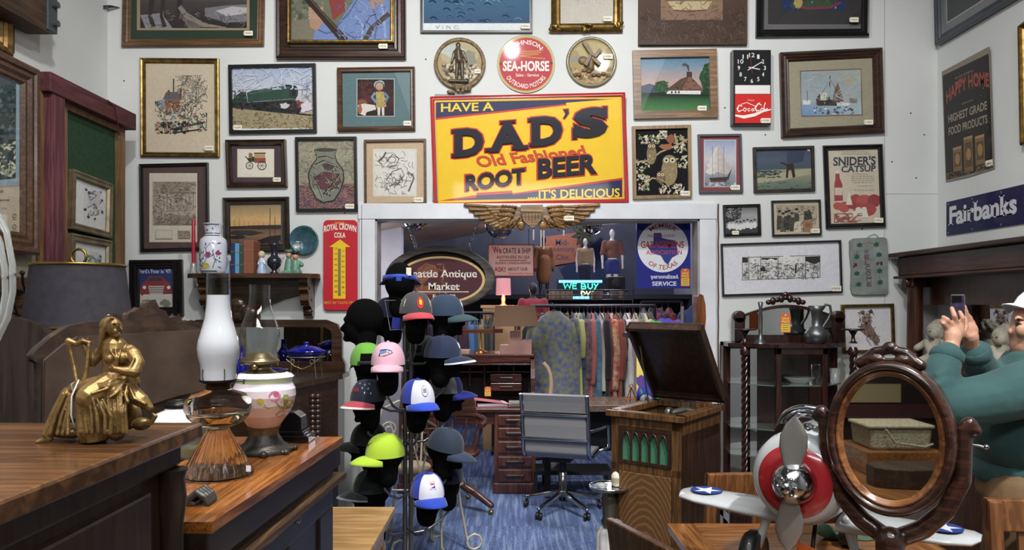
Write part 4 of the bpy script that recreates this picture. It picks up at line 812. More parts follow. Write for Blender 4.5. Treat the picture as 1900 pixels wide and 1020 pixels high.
# ------------------------------------------------------------ left wall, its partition and pictures
def leftmap(X): return lambda x, y, off=0: PX(x, y, X+off)
NX = Vector((1, 0, 0)); yl = lambda px, X: X*F/(px-CX)
MAROON = WOOD('maroon_timber', '#4a2126', '#6b3439', 'Y', 5, .6, 0); MAROONZ = WOOD('maroon_post', '#5a2c33', '#7d4a50', 'Z', 5, .6, 0); STRIP = WOOD('tan_strip', '#6d5036', '#8f6c48', 'Z', 6, .6, 0)
XP = -2.62
t = thing('display_partition', 'maroon timber framed partition with green felt panel on left wall', 'partition', (XP, 4.5, 0))
b = MB(); b.box(-2.88, XP-.02, yl(124, XP), yl(220, XP), 0, 2.8); b.build('felt_panel', M('green_felt', '#27452c', .95, var='#1f3a25', vscale=40, bump=.2, bscale=200), t)
b = MB(); b.box(-2.88, XP-.02, 2.6, yl(76, XP), 0, 2.8); b.build('linen_panel', M('linen_beige', '#a8a08c', .95, var='#989078', vscale=60, bump=.3, bscale=300), t)
b = MB(); b.box(-2.86, XP+.05, yl(81, XP), yl(105, XP)+.0, 0, 2.78); b.build('post', MAROONZ, t, bevel=.004)
b = MB(); b.box(-2.86, XP+.06, yl(78, XP)-.02, yl(241, XP)-.03, 2.775, 2.885); b.build('beam', MAROON, t, bevel=.004)
for x0, x1 in ((73, 80), (117, 124), (219, 231)):
    b = MB(); b.box(-2.87, XP+.005, yl(x0, XP), yl(x1, XP), 0, 2.78); b.build('trim_strip', STRIP, t)
b = MB(); b.box(-2.87, XP+.004, yl(124, XP), yl(219, XP), 2.74, 2.775); b.build('trim_strip', STRIP, t)
b = MB(); b.tube([PX(200, 186, XP+.07), PX(213, 197, XP+.07), PX(218, 225, XP+.07), PX(221, 250, XP+.03)], .004, 6); tag(b.build('cord', M('cord_maroon', '#5a2626', .7)), 'dark red cord looped over the maroon beam end', 'cord')
# calendar frame
f = leftmap(XP)
r, a = pic('framed_calendar', 'wide wooden framed wall calendar with a floral print at left edge', (-60, 62), (78, 130), (-60, 460), 0, .06, F_BRN, 'step', f=f, n=NX, bwm=.115)
a.poly([(-50, 90), (46, 138), (46, 455), (-50, 450)], '#c9b79b'); a.poly([(-50, 98), (44, 142), (40, 345), (-50, 352)], '#b98f7a'); a.poly([(-50, 105), (38, 146), (35, 343), (-50, 350)], '#8fb0bd'); a.poly([(-50, 114), (30, 153), (29, 331), (-50, 338)], '#3b4b4d')
a.scatter(90, -40, 160, 29, 262, 5, ['#2d3b40', '#4d6268', '#5f7a84', '#28363a']); a.scatter(120, -40, 262, 29, 328, 6, ['#c9c6ae', '#a9b394', '#8d9a72', '#d6cfa8', '#6f8360', '#e0ddc8'], .8)
a.poly([(-30, 395), (14, 398), (13, 444), (-30, 440)], '#dcd2bd'); a.text('W', 0, 353, 7, 358, '#5a4a40', 0, True); a.text('TR', 2, 385, 13, 388, '#8a7c6c')
for i, s_ in enumerate(('5', '12', '19', '26')): a.text(s_, 1 if i else 2, 406+i*9.5, 8.5 if i else 6, 413+i*9.5, '#3f444c', .01)
for i in range(3): a.ring(27, 400+i*20, 4, 4, 1.2, '#8a7a66', 12); a.rect(23, 406+i*20, 32, 407+i*20, '#9c8c78')
a.rect(0, 370, 18, 371.5, '#8a6f5c'); a.build('calendar_sheet', ART, r)
F_SIL = M('frame_champagne', '#8d8168', .35, .6, var='#6a5f4a', vscale=14)
for i, (c, lb, dy) in enumerate((([(137, 313), (212, 342), (134, 424)], 'champagne framed print of children and birds on green felt, upper of two', 0), ([(135, 432), (210, 447), (133, 546)], 'champagne framed print in blue on green felt, lower one behind the grey lampshade', 118))):
    r, a = pic('framed_print', lb, *c, 0, .035, F_SIL, 'std', f=f, n=NX, bwm=.045)
    k_ = [(142, 320), (207, 346), (206, 431), (140, 418)] if i == 0 else [(141, 440), (205, 453), (204, 540), (139, 538)]
    a.poly(k_, '#d6d6d4'); cx, cy = 176, (378 if i == 0 else 487)
    a.blob(cx, cy-8, 13, 20 if i == 0 else 12, '#c6c2c4', .2); cols = ['#6a6aa0', '#8a5a52', '#4d5a46', '#b5b9c8', '#7d8a66'] if i == 0 else ['#4d7a9c', '#7fa9bd', '#6f8f5a', '#3c6486']
    a.scatter(50, cx-13, cy-24 if i == 0 else cy-14, cx+13, cy+22, 4, cols, .7)
    if i == 0:
        for x, y in ((160, 352), (165, 358), (189, 372), (158, 388), (164, 402), (176, 406), (190, 394)): a.blob(x, y, 2.4, 3, '#4a4648', .4, 8)
    a.build('print', ART, r)
f = leftmap(-2.888)
r, a = pic('framed_picture', 'gilt framed dark picture above the calendar in the top left corner', (-25, -5), (27, 25), (-25, 80), 0, .06, F_GOLD2, 'step', f=f, n=NX, bwm=.07); a.poly([(-25, -5), (27, 20), (27, 100), (-25, 80)], '#1d2a26'); a.poly([(-10, 90), (2, 45), (6, 92)], '#b5b0a2'); a.build('print', ART, r)
# roof beam end with steel bracket, and cables
t = thing('roof_beam', 'dark wooden beam end with steel bracket at top left', 'beam', (-2.79, 3.0, 3.18))
b = MB(); b.box(-2.86, -2.72, 1.0, 4.28, 3.18, 3.5); b.build('timber', WOOD('beam_brown', '#3d2c20', '#57402e', 'Y', 4, .7, 0), t, bevel=.006)
b = MB(); b.box(-2.88, -2.71, 4.25, 4.34, 3.2, 3.42); b.tube([(-2.71, 4.3, 3.25), (-2.68, 4.3, 3.25)], .02, 8); b.tube([(-2.71, 4.3, 3.36), (-2.68, 4.3, 3.36)], .02, 8); b.build('bracket', M('steel_dull', '#5f686c', .5, .6), t, bevel=.003)
t = thing('cable_bundle', 'thin black cables strung from beam end to the top left picture', 'cable', P(150, 14, 5.1))
for d in (0, 3, 6, -2): b = MB(); b.tube([P(78, 12, 5.05), P(120, 14+d, 5.1), P(170, 14+d*1.2, 5.12), P(205, 11+d*.5, 5.16), P(222, 14, 5.19)], .003, 5); b.build('cable', M('cable_black', '#1a1a1c', .5), t)
# hook rack leaning on the linen panel
f = lambda x, y: PX(x, y, -2.54)
t = thing('hall_rack', 'wooden hall rack with black iron hooks under the calendar', 'coat rack', PX(40, 700, -2.58))
b = MB(); c0, c1 = f(-30, 521), f(63, 518); b.box(-2.6, -2.54, c0.y, c1.y, c1.z-.06, c1.z+.01); b.box(-2.6, -2.54, f(48, 0).y, f(62, 0).y, 0, c1.z-.05); b.build('frame', F_BRN, t, bevel=.006)
for (x, y) in ((44, 545), (28, 585)):
    b = MB(); o = f(x, y); b.tube([o+Vector((0, -.05, .02)), o+Vector((.03, 0, .0)), o+Vector((.05, .05, -.02)), o+Vector((.05, .06, -.07)), o+Vector((.05, .02, -.09)), o+Vector((.05, -.03, -.07))], .007, 6); b.tube([o+Vector((.02, -.01, .0)), o+Vector((.05, -.08, .05)), o+Vector((.06, -.1, .1))], .006, 6); b.ell(o+Vector((.06, -.1, .105)), .012); b.build('hook', M('iron_black', '#221f1d', .5, .4), t)
# curved clear glass arms of an epergne on the near chest
t = thing('glass_fixture', 'curved clear glass arms of a tall ornament at the left edge', 'glass ornament', (-.8, 1.0, 1.377))
GLS = THIN('clear_glass', '#eef2f1', .02, 2.2); q = lambda x, y, Y=1.0: P(x, y, Y)
for pts in ([(-120, 800), (-60, 690), (-10, 640), (14, 590), (24, 540), (23, 490), (12, 430), (-12, 385)], [(-120, 800), (-70, 700), (-20, 630), (3, 590), (10, 545), (9, 500), (0, 450), (-14, 420)]):
    b = MB(); b.tube([q(*p) for p in pts], .0042, 10); b.build('glass_arm', M('cut_glass', '#dfe4e2', .05, 0, trans=.7, coat=.5), t)
b = MB(); b.tube([q(-30, 520), q(5, 517), q(23, 512), q(29, 508)], .002, 6); b.build('tie', M('brass_dark', '#6d5a3a', .35, .8), t)
b = MB(); b.lathe([(.05, 0), (.05, .008), (.02, .02), (.008, .05), (.006, .06)], (-.8, 1.0, 1.377), 20); b.build('base', M('brass_dark', '#6d5a3a', .35, .8), t)
# far left dark headboard
DKW = WOOD('dark_board', '#2e241e', '#40342b', 'Y', 4, .5, .1)
pts = [(0, 0), (.62, 0), (.62, 1.36), (.6, 1.46), (.55, 1.52), (.47, 1.545), (.3, 1.55), (0, 1.55)]
b = MB(); b.prism([(-2.25+x, z) for x, z in pts], 2.62, 2.66); tag(b.build('headboard', WOOD('dark_board_v', '#31261f', '#463930', 'Z', 4, .5, .1), bevel=.008), 'dark rounded headboard standing at the left edge behind the lamp', 'headboard')
# grey drum lamp
LY = 3.0; s_ = LY/F; cx_ = (146-950)*s_; zz = lambda y: EYE-(y-CY)*s_
t = thing('floor_lamp', 'floor lamp with grey drum shade and brass ring finial', 'lamp', (cx_, LY, 0))
b = MB(); b.lathe([(77*s_, zz(493)), (91*s_, zz(606))], (cx_, LY, 0), 48, caps=False); b.lathe([(76*s_, zz(493)), (90*s_, zz(606))], (cx_, LY, 0), 48, caps=False); b.build('lamp_shade', M('shade_grey', '#48454d', .85, var='#3f3c44', vscale=30, bump=.1, bscale=200), t)
BRS = M('brass', '#a98a4a', .3, .9)
for y, rr_ in ((492, 77.3), (606, 91.3)): b = MB(); b.torus((cx_, LY, zz(y)), rr_*s_, .006, seg=48); b.build('shade_rim', BRS, t)
b = MB(); b.torus((cx_, LY, zz(476)), 14*s_, .006, 'Y', 28); b.tube([(cx_, LY, zz(490)), (cx_, LY, zz(505))], .006, 8); b.tube([(cx_-77*s_, LY, zz(492)), (cx_+77*s_, LY, zz(492))], .003, 6); b.build('finial', BRS, t)
b = MB(); b.tube([(cx_, LY, 0), (cx_, LY, zz(500))], .012, 10); b.build('pole', BRS, t); b = MB(); b.lathe([(.16, 0), (.16, .02), (.03, .05), (.012, .06)], (cx_, LY, 0), 32); b.build('base', BRS, t)

# ------------------------------------------------------------ near chest, statue
CH = WOOD('chest_walnut', '#4a2f1c', '#76502f', 'X', 4, .28, .4); CHD = WOOD('chest_dark', '#2b1f18', '#3d2d22', 'Z', 4, .4, .2)
t = thing('tall_chest', 'near dark walnut chest carrying the bronze harpist, lower left', 'chest', (-.87, 1.02, 0)); zt = 1.377
b = MB(); b.box(-1.18, -.578, .62, 1.362, zt-.03, zt); b.build('top', CH, t, bevel=.005)
b = MB(); b.box(-1.16, -.625, .65, 1.33, 0, zt-.03); b.build('carcass', CHD, t)
b = MB(); b.box(-1.17, -.61, .64, 1.345, zt-.075, zt-.03); b.build('frieze', CHD, t, bevel=.006)
b = MB(); b.lathe([(.022, .72), (.022, .8), (.018, .85), (.02, 1.2), (.026, 1.25), (.022, 1.285), (.028, 1.302)], (-.612, 1.308, 0), 20); b.box(-.65, -.6, 1.28, 1.335, .3, .74); b.build('pilaster', CHD, t)
for z0, z1 in ((1.06, 1.28), (.8, 1.04), (.5, .78)):
    b = MB(); b.box(-.63, -.612, .68, 1.24, z0, z1); d = b.build('drawer', CHD, t, bevel=.006); b = MB(); b.ell((-.6, .95, (z0+z1)/2), (.012, .03, .012)); b.build('pull', BRS, d)
# bronze harpist: sculpted as one fused figure
SY = 1.2
def q(x, y, d=0): return P(x, y, SY+d)
BRZ = M('bronze_gold', '#94784a', .4, .6, var='#6b5330', vscale=30, bump=.15, bscale=90); px = SY/F
t = thing('bronze_statue', 'gilt bronze statue of a seated robed woman playing a small harp', 'statue', q(190, 812))
m = MB(); E = lambda x, y, d, a, b, c: m.ell(q(x, y, d), (a*px, b*px, c*px)); C = lambda pts: m.caps([(q(x, y, d), r_*px) for x, y, d, r_ in pts], 10)
E(213, 609, -.004, 13, 14, 18); E(204, 603, .006, 18, 18, 16); E(196, 616, .004, 10, 14, 18); C([(221, 602, -.012, 1.6), (226, 612, -.013, 2.2)]); E(217, 622, -.009, 6, 7, 4.5); C([(211, 600, -.0165, 2), (221, 600, -.0155, 1.6)]); E(214, 615, -.013, 5, 4, 5); C([(219, 618, -.0165, 1.5), (223, 617.5, -.015, 1.3)])
for k_ in range(5): C([(208-k_*3, 590+k_*2, -.011+k_*.002, 3), (196-k_*2, 606+k_*3, -.010+k_*.002, 3.4), (190-k_*1.5, 630+k_*4, -.006, 3), (183-k_, 648+k_*3, -.004, 2)])
C([(212, 624, -.002, 9), (214, 642, 0, 11)]); C([(214, 646, 0, 22), (214, 668, 0, 22), (213, 700, -.004, 20)]); C([(190, 652, .004, 11), (240, 650, .002, 12)]); E(226, 664, -.014, 10, 9, 10); E(204, 666, -.015, 9, 9, 9)
C([(246, 656, -.003, 13), (256, 674, -.014, 12), (250, 690, -.026, 11), (228, 688, -.034, 8), (212, 684, -.037, 5)])
for p_ in ((203, 682), (203, 686), (206, 690), (208, 678)): C([(212, 684, -.037, 3), (p_[0], p_[1], -.04, 1.6)])
for k_ in range(3): C([(250-k_*4, 664+k_*8, -.024, 2), (240-k_*2, 684, -.034, 2.4)]); C([(204+k_*10, 648, -.018, 1.4), (214+k_*3, 664, -.026, 1.6), (216, 690, -.024, 1.6)])
C([(186, 654, .004, 11), (172, 672, -.002, 9), (164, 656, -.006, 7), (155, 638, -.008, 5)])
for k_ in range(4): C([(155, 636, -.008, 2.6), (148+k_*5, 630-(k_ % 2)*2, -.012, 1.8)])
C([(232, 712, 0, 26), (200, 716, -.016, 26), (168, 736, -.045, 24)]); E(178, 757, -.036, 32, 26, 30); C([(168, 740, -.04, 25), (176, 800, -.036, 30)]); C([(128, 730, -.02, 14), (104, 775, -.026, 13), (90, 806, -.034, 11)]); C([(140, 722, -.018, 14), (180, 715, -.02, 18)]); C([(92, 812, -.036, 7), (70, 820, -.042, 4)]); E(135, 800, -.01, 44, 26, 12)
C([(210, 725, -.03, 22), (216, 765, -.034, 18), (216, 800, -.036, 17)]); C([(232, 722, -.01, 20), (262, 742, -.02, 13), (278, 756, -.02, 7)]); E(262, 786, .004, 18, 14, 12); E(235, 770, .02, 28, 14, 28); C([(262, 788, -.01, 6), (280, 784, -.012, 5), (289, 772, -.012, 3.6), (283, 768, -.012, 3)])
def folds(n, a0, a1, b0, b1, c0, c1, r_):
    for k_ in range(n):
        u = k_/(n-1); f = [tuple(v0+(v1-v0)*u+(rnd.uniform(-2, 2) if h < 2 else 0) for h, (v0, v1) in enumerate(zip(v_, w_))) for v_, w_ in ((a0, a1), (b0, b1), (c0, c1))]; C([(*p_, r_*w_) for p_, w_ in zip(f, (.6, 1, 1.15))])
folds(6, (150, 738, -.056), (190, 740, -.064), (146, 770, -.06), (206, 772, -.064), (150, 802, -.062), (205, 803, -.066), 3.2); folds(5, (118, 730, -.032), (138, 730, -.034), (98, 772, -.036), (128, 775, -.044), (84, 806, -.042), (128, 804, -.05), 3.4); folds(5, (198, 722, -.046), (236, 722, -.034), (204, 762, -.052), (232, 765, -.046), (202, 802, -.052), (234, 803, -.048), 3)
folds(4, (225, 705, -.03), (240, 716, -.026), (200, 722, -.05), (250, 738, -.034), (172, 732, -.068), (268, 750, -.03), 3); folds(3, (168, 722, -.05), (178, 716, -.046), (200, 716, -.048), (206, 708, -.044), (232, 706, -.024), (236, 700, -.018), 3)
m.v = [Vector((v.x, v.y, max(v.z, zt+.0006))) for v in m.v]; m.build('figure', BRZ, t, remesh=.00125, smooth=1)
m = MB(); C([(144, 716, -.026, 4.5), (138, 680, -.016, 4.5), (130, 648, -.012, 5), (127, 632, -.012, 6)]); C([(128, 632, -.012, 5.5), (142, 638, -.012, 4.5), (154, 632, -.012, 4), (166, 636, -.012, 4.5)]); C([(165, 640, -.014, 3.6), (160, 690, -.022, 4), (153, 720, -.028, 5)]); C([(144, 716, -.026, 4.5), (154, 722, -.028, 5)]); m.build('harp', BRZ, t, remesh=.0014, smooth=1)
for i in range(5): m = MB(); m.tube([q(141+i*5, 640, -.011), q(149+i*2.2, 718, -.02)], .0005, 5); m.build('harp_string', BRZ, t)
m = MB(); TY = lambda x, y, z=zt: PZ(x, y, z); m.add([TY(141, 801), TY(175, 806), TY(199, 816), TY(190, 821), TY(168, 821), TY(146, 812)], [(0, 1, 2, 3, 4, 5)]); m.build('price_tag', M('tag_white', '#dcdce4', .7), t, solid=.001).location.z += .002
m = MB(); m.tube([q(136, 728, -.05), q(133, 712, -.055), q(146, 704, -.05), q(133, 735, -.06), q(132, 770, -.065), q(138, 790, -.06), TY(143, 805)], .0012, 6); m.build('tag_string', M('string_white', '#c6c3c4', .8), t)

# ------------------------------------------------------------ secretary desk with orange oak top
t = thing('secretary_desk', 'dark fall-front secretary desk with glossy orange oak top under the oil lamps', 'desk', (-.74, 1.85, 0)); z2 = 1.185
OAK = WOOD('oak_orange', '#8a4f22', '#bb7a3e', 'Y', 7, .22, .6, dark='#6a3a18'); SD = WOOD('desk_dark', '#271c17', '#382a22', 'Y', 4, .4, .25)
def band(o0, o1, z0, z1, e0=0, e1=0): m = MB(); m.prism([(-.569+o1, 1.38+e0), (-.524+o1, 2.26-e1), (-.865, 2.26-e1), (-.865, 1.38+e0)], z0, z1, 'Z'); return m
band(0, 0, z2-.022, z2).build('top', OAK, t, bevel=.003); band(0, -.008, z2-.085, z2-.022).build('frieze', SD, t, bevel=.004); band(0, -.03, 0, z2-.085, .01, .01).build('carcass', SD, t)
band(0, .008, z2-.128, z2-.112, -.0, -.012).build('ledge', WOOD('ledge_worn', '#4a3625', '#7a5b3c', 'Y', 6, .5, .1), t, bevel=.004)
m = MB()
for y0, y1, z0, z1 in ((1.4, 2.24, .78, .85), (1.4, 2.24, 1.0, z2-.13), (1.4, 1.5, .85, 1.0), (2.14, 2.24, .85, 1.0), (1.78, 1.84, .85, 1.0)): m.box(-.58, -.535+(y0-1.4)*.02, y0, y1, z0-.5 if z0 == .78 else z0, z1)
m = MB(); XF = lambda y: -.569-.022+(y-1.38)*.0511
for y0, y1, z0, z1 in ((1.41, 2.23, .98, 1.05), (1.41, 1.52, .3, .98), (1.74, 1.86, .3, .98), (2.1, 2.23, .3, .98)):
    m.add([(XF(y)+d, y, z) for z in (z0, z1) for y in (y0, y1) for d in (-.02, 0)], [(0, 2, 3, 1), (4, 5, 7, 6), (0, 1, 5, 4), (1, 3, 7, 5), (3, 2, 6, 7), (2, 0, 4, 6)])
fl = m.build('fall_front', SD, t, bevel=.005)
m = MB(); o = Vector((XF(1.9)+.004, 1.9, 1.03)); m.torus(o+Vector((0, .014, 0)), .012, .0022, 'X', 18, 6, sy=.6); m.tube([o+Vector((0, -.014, 0)), o+Vector((0, .004, 0))], .002, 6); m.build('key', M('key_steel', '#b5b2aa', .3, .9), fl)
# oil lamp of clear glass with white paper rolled in its chimney
LY = 1.75; s_ = LY/F; zz = lambda y: EYE-(y-CY)*s_; cx_ = (405-950)*s_
GL = M('lamp_glass', '#f3f5f2', .03, 0, trans=1, ior=1.18, spec=.7); CHG = THIN('chimney_glass', '#f6f8f7', .02, 1.6)
t = thing('oil_lamp', 'clear ribbed glass oil lamp with white paper inside its chimney', 'oil lamp', (cx_, LY, z2))
chim = [(20.5, 505), (21, 540), (22, 565), (25, 590), (31, 612), (37, 632), (38.5, 645), (37, 660), (33, 675), (32, 690), (32, 704)]
b = MB(); b.lathe([(r*s_, zz(y)) for r, y in chim[::-1]], (cx_, LY, 0), 40, caps=False); b.build('chimney', CHG, t)
b = MB(); b.lathe([((r-1.5)*s_, zz(y)) for r, y in [(21, 547)]+chim[2:]][::-1], (cx_, LY, 0), 40, caps=False); b.build('paper_roll', M('paper_white', '#e6e6ee', .8), t)
b = MB(); b.lathe([(2, 0), (56, 893-562-331), (58, 0)] and [(r*s_, zz(y)) for r, y in ((57, 884), (57.5, 878), (55, 868), (46, 850), (36, 830), (27, 812), (20, 800), (17, 793))], (cx_, LY, 0), 72, rib=.1, nrib=24); b.lathe([(56*s_, z2+.0005), (58*s_, z2+.004), (57*s_, zz(878))], (cx_, LY, 0), 48); b.build('foot', GL, t)
b = MB(); b.lathe([(r*s_, zz(y)) for r, y in ((16, 795), (22, 792), (40, 785), (54, 772), (60, 757), (58, 742), (48, 730), (28, 724), (22, 720), (21, 712))], (cx_, LY, 0), 48); b.build('font', GL, t)
b = MB(); b.lathe([(r*s_, zz(y)) for r, y in ((14, 796), (25, 788), (44, 778), (54, 766), (54, 764), (2, 764))], (cx_, LY, 0), 40); b.build('lamp_oil', M('oil_clear', '#e9ddc6', .02, 0, trans=1, ior=1.2), t)
b = MB(); b.lathe([(r*s_, zz(y)) for r, y in ((22, 722), (22, 712), (30, 709), (33, 706), (33, 703))], (cx_, LY, 0), 32)
for i in range(5): a_ = i*1.256+.4; b.tube([(cx_+31*s_*math.cos(a_), LY+31*s_*math.sin(a_), zz(706)), (cx_+34*s_*math.cos(a_), LY+34*s_*math.sin(a_), zz(695)), (cx_+32.5*s_*math.cos(a_), LY+32.5*s_*math.sin(a_), zz(682))], .0011, 5)
b.tube([(cx_+30*s_, LY-.01, zz(707)), (cx_+52*s_, LY-.02, zz(706))], .0012, 5); b.torus((cx_+53*s_, LY-.02, zz(706)), .005, .0012, 'X', 14, 5); b.build('burner', M('burner_dark', '#3b352c', .4, .7), t)
b = MB(); o = P(461, 869, LY-.062); b.boxc(o, (.011, .001, .014)); b.build('price_sticker', M('tag_white', '#dcdce4', .7), t)
# hand painted oil lamp
LY = 2.03; s_ = LY/F; zz = lambda y: EYE-(y-CY)*s_; cx_ = (490-950)*s_
t = thing('oil_lamp', 'pink hand-painted floral globe oil lamp with clear chimney and black iron foot', 'oil lamp', (cx_, LY, z2))
b = MB(); b.lathe([(r*s_, zz(y)) for r, y in ((33, 678), (34, 660), (29, 650), (35, 632), (36, 618), (33, 605), (26, 585), (20, 565), (18, 545), (18.5, 528))], (cx_-8*s_, LY, 0), 40, caps=False); b.build('chimney', CHG, t)
GLB = ARTM('globe_china', .25, .6, 0, .03); b = MB(); prof = [(28, 790), (33, 783), (44, 768), (53, 750), (57, 733), (56, 720), (50, 708), (51, 702), (54, 698), (50, 694), (40, 690)]
rg = []
for j, (r, y) in enumerate(prof):
    rg.append([Vector((cx_+r*s_*math.cos(u), LY+r*s_*math.sin(u), zz(y))) for u in [2*math.pi*k_/48 for k_ in range(48)]])
cols = ['#d9a896', '#dcb09c', '#e0bca8', '#e3cdc6', '#e4d6dc', '#e6dae6', '#cfdcb4', '#d3e0b8', '#e3d3e2', '#e6d8e6']
for j in range(len(rg)-1): b.col = lin(cols[j]); b.loft(rg[j:j+2], caps=False)
b.build('globe', GLB, t)
def gm(x, y, off=0):   # onto the globe's near side
    z = zz(y); r = 0
    for (r0, y0), (r1, y1) in zip(prof, prof[1:]):
        if y1 <= y <= y0: r = r1+(r0-r1)*(y-y1)/(y0-y1 or 1)
    u = max(-1, min(1, (x-490)/max(r, 1))); R = r*s_+.0006+off; return Vector((cx_+R*u, LY-R*math.sqrt(max(0, 1-u*u)), z))
a = Art(gm); a.blob(524, 729, 8, 9, '#cf7a96', .12); a.blob(526, 726, 4, 4, '#b85d7d', .2); a.blob(502, 737, 5.5, 6, '#d8c257', .15); a.blob(539, 733, 4, 6, '#a9b86a'); a.blob(540, 745, 5, 6, '#b58f3a')
for p in ([(505, 747), (515, 750), (530, 748)], [(524, 738), (530, 748), (536, 755)], [(530, 758), (522, 764), (524, 770), (532, 766)], [(508, 743), (512, 752)], [(536, 745), (532, 760), (540, 764)]): a.stroke(p, 1.3, '#a58a5c')
a.scatter(14, 526, 736, 541, 760, 3, ['#8f9a5c', '#b0a050', '#c98a9c'], .6); a.build('painted_flowers', GLB, t)
b = MB(); b.lathe([(r*s_, zz(y)) for r, y in ((36, 692), (30, 690), (20, 684), (20, 676), (33, 674), (36, 670), (34, 667), (24, 660), (20, 655), (16, 653))], (cx_-8*s_, LY, 0), 32); b.ell((cx_-6*s_, LY-.05, zz(678)), (.008, .008, .008)); b.build('burner', M('burner_brass', '#8a7c5c', .3, .8), t)
b = MB(); b.lathe([(30*s_, zz(790)), (27*s_, zz(796)), (26*s_, zz(804))], (cx_, LY, 0), 32); b.build('collar', M('collar_olive', '#6a5f44', .35, .7), t)
b = MB(); b.lathe([(50*s_, z2), (52*s_, zz(832)), (46*s_, zz(828)), (34*s_, zz(818)), (26*s_, zz(804))], (cx_, LY, 0), 40)
for i in range(8):
    a_ = i*math.pi/4+.3
    for d, rr_ in ((48, 9), (55, 6), (42, 7)): b.ell((cx_+d*s_*math.cos(a_), LY+d*s_*math.sin(a_), z2+.007), (rr_*s_, rr_*s_, .008), 10, 8)
b.build('foot', M('iron_foot', '#2b2926', .4, .5, var='#4a4742', vscale=30, bump=.3), t)
# white jar with black lid, black clock case, scroll bracket
t = thing('storage_jar', 'white shouldered glass jar with black lid behind the clear oil lamp', 'jar', (-.885, 1.98, z2)); LY = 1.98; s_ = LY/F; zz = lambda y: EYE-(y-CY)*s_; cx_ = (333-950)*s_
b = MB(); b.lathe([(r*s_, zz(y)) for r, y in ((51, 786), (49, 776), (40, 766), (26, 760), (23, 754))], (cx_, LY, 0), 36); b.build('shoulder', M('milk_glass', '#e3e3de', .3, coat=.4), t)
b = MB(); b.lathe([(44*s_, z2), (48*s_, z2+.01), (50*s_, zz(786))], (cx_, LY, 0), 36); b.build('body', M('green_glass', '#a9b59c', .1, trans=.6, coat=.4), t)
b = MB(); b.lathe([(22*s_, zz(758)), (25*s_, zz(755)), (25*s_, zz(748)), (20*s_, zz(744))], (cx_, LY, 0), 32); b.torus((cx_, LY, zz(745)), 19*s_, .004, seg=28); b.build('lid', M('lid_black', '#1d1b1a', .35, .3), t)
t = thing('mantel_clock', 'black stepped mantel clock case at far end of the oak top', 'clock', P(545, 812, 2.19)); b = MB(); c = P(545, 800, 2.19)
b.box(c.x-.055, c.x+.055, 2.15, 2.23, z2, z2+.022); b.box(c.x-.045, c.x+.04, 2.155, 2.225, z2+.022, z2+.035); b.build('base', M('clock_black', '#121213', .2, coat=.6), t, bevel=.003)
b = MB(); b.prism([(c.x-.04, z2+.035), (c.x+.032, z2+.035), (c.x+.03, z2+.075), (c.x+.01, z2+.09), (c.x-.03, z2+.088)], 2.16, 2.22); b.build('case', M('clock_black', '#121213', .2, coat=.6), t, bevel=.004)
t = MB(); c = P(368, 918, 1.5); z_ = z2
for i in range(4): t.caps([((c.x-.02, 1.49+i*.012, z_+.01), .007), ((c.x+.003, 1.487+i*.013, z_+.028), .007), ((c.x+.02, 1.485+i*.012, z_+.018), .006), ((c.x+.026, 1.485+i*.012, z_+.006), .005)])
t.box(c.x-.03, c.x+.0, 1.485, 1.53, z_, z_+.008); tag(t.build('iron_scroll', M('iron_grey', '#4f4d4a', .45, .5, bump=.3, bscale=80), remesh=.002, smooth=1), 'small grey iron scroll ornament lying on the oak top by the near chest', 'ornament')

# ------------------------------------------------------------ carved headboard back behind the chest
p0 = Vector((-1.147, 1.75, 0)); dd = Vector((.227, .45, 0)).normalized(); nn_ = Vector((dd.y, -dd.x, 0))
def HB(x, y, off=0):
    r_ = P(x, y, 1.0)-Vector((0, 0, EYE)); o = Vector((0, 0, EYE)); tt = (p0+nn_*off-o).dot(nn_)/r_.dot(nn_); return o+r_*tt
t = thing('headboard', 'unfinished back of a crested brown headboard behind the bronze statue', 'headboard', (p0.x+.1, p0.y+.22, 0))
out = [(78, 700), (78, 672), (66, 668), (64, 660), (74, 648), (100, 626), (130, 607), (165, 600), (205, 598), (212, 584), (224, 586), (226, 596), (236, 594), (242, 582), (252, 580), (262, 572), (272, 574), (279, 560), (287, 558), (295, 575), (306, 578), (313, 592), (326, 590), (332, 585), (338, 600), (355, 596), (386, 605), (404, 612)]
bot = [HB(404, 700), HB(78, 700)]; top = [HB(x, y) for x, y in out]; f0 = [Vector((bot[1].x, bot[1].y, 0))]+top+[Vector((top[-1].x, top[-1].y, 0))]
m = MB(); n_ = len(f0); bk = [v-nn_*.028 for v in f0]; m.add(f0+bk, [list(range(n_)), list(range(n_, 2*n_))[::-1]]+[(i, (i+1) % n_, n_+(i+1) % n_, n_+i) for i in range(n_)]); HBW = WOOD('headboard_brown', '#2f221b', '#463529', 'Y', 4, .45, .15); m.build('board', HBW, t, bevel=.004)
pn = [(84, 784), (86, 668), (120, 640), (145, 626), (400, 611), (400, 718), (330, 733), (270, 752)]; m = MB(); fr = [HB(x, y, .01) for x, y in pn]; bk = [v-nn_*.01 for v in fr]; n_ = len(fr); m.add(fr+bk, [list(range(n_)), list(range(n_, 2*n_))[::-1]]+[(i, (i+1) % n_, n_+(i+1) % n_, n_+i) for i in range(n_)]); m.build('back_panel', M('panel_board', '#4f4035', .6, var='#3a2d25', vscale=7, bump=.15, bscale=30), t, bevel=.002)

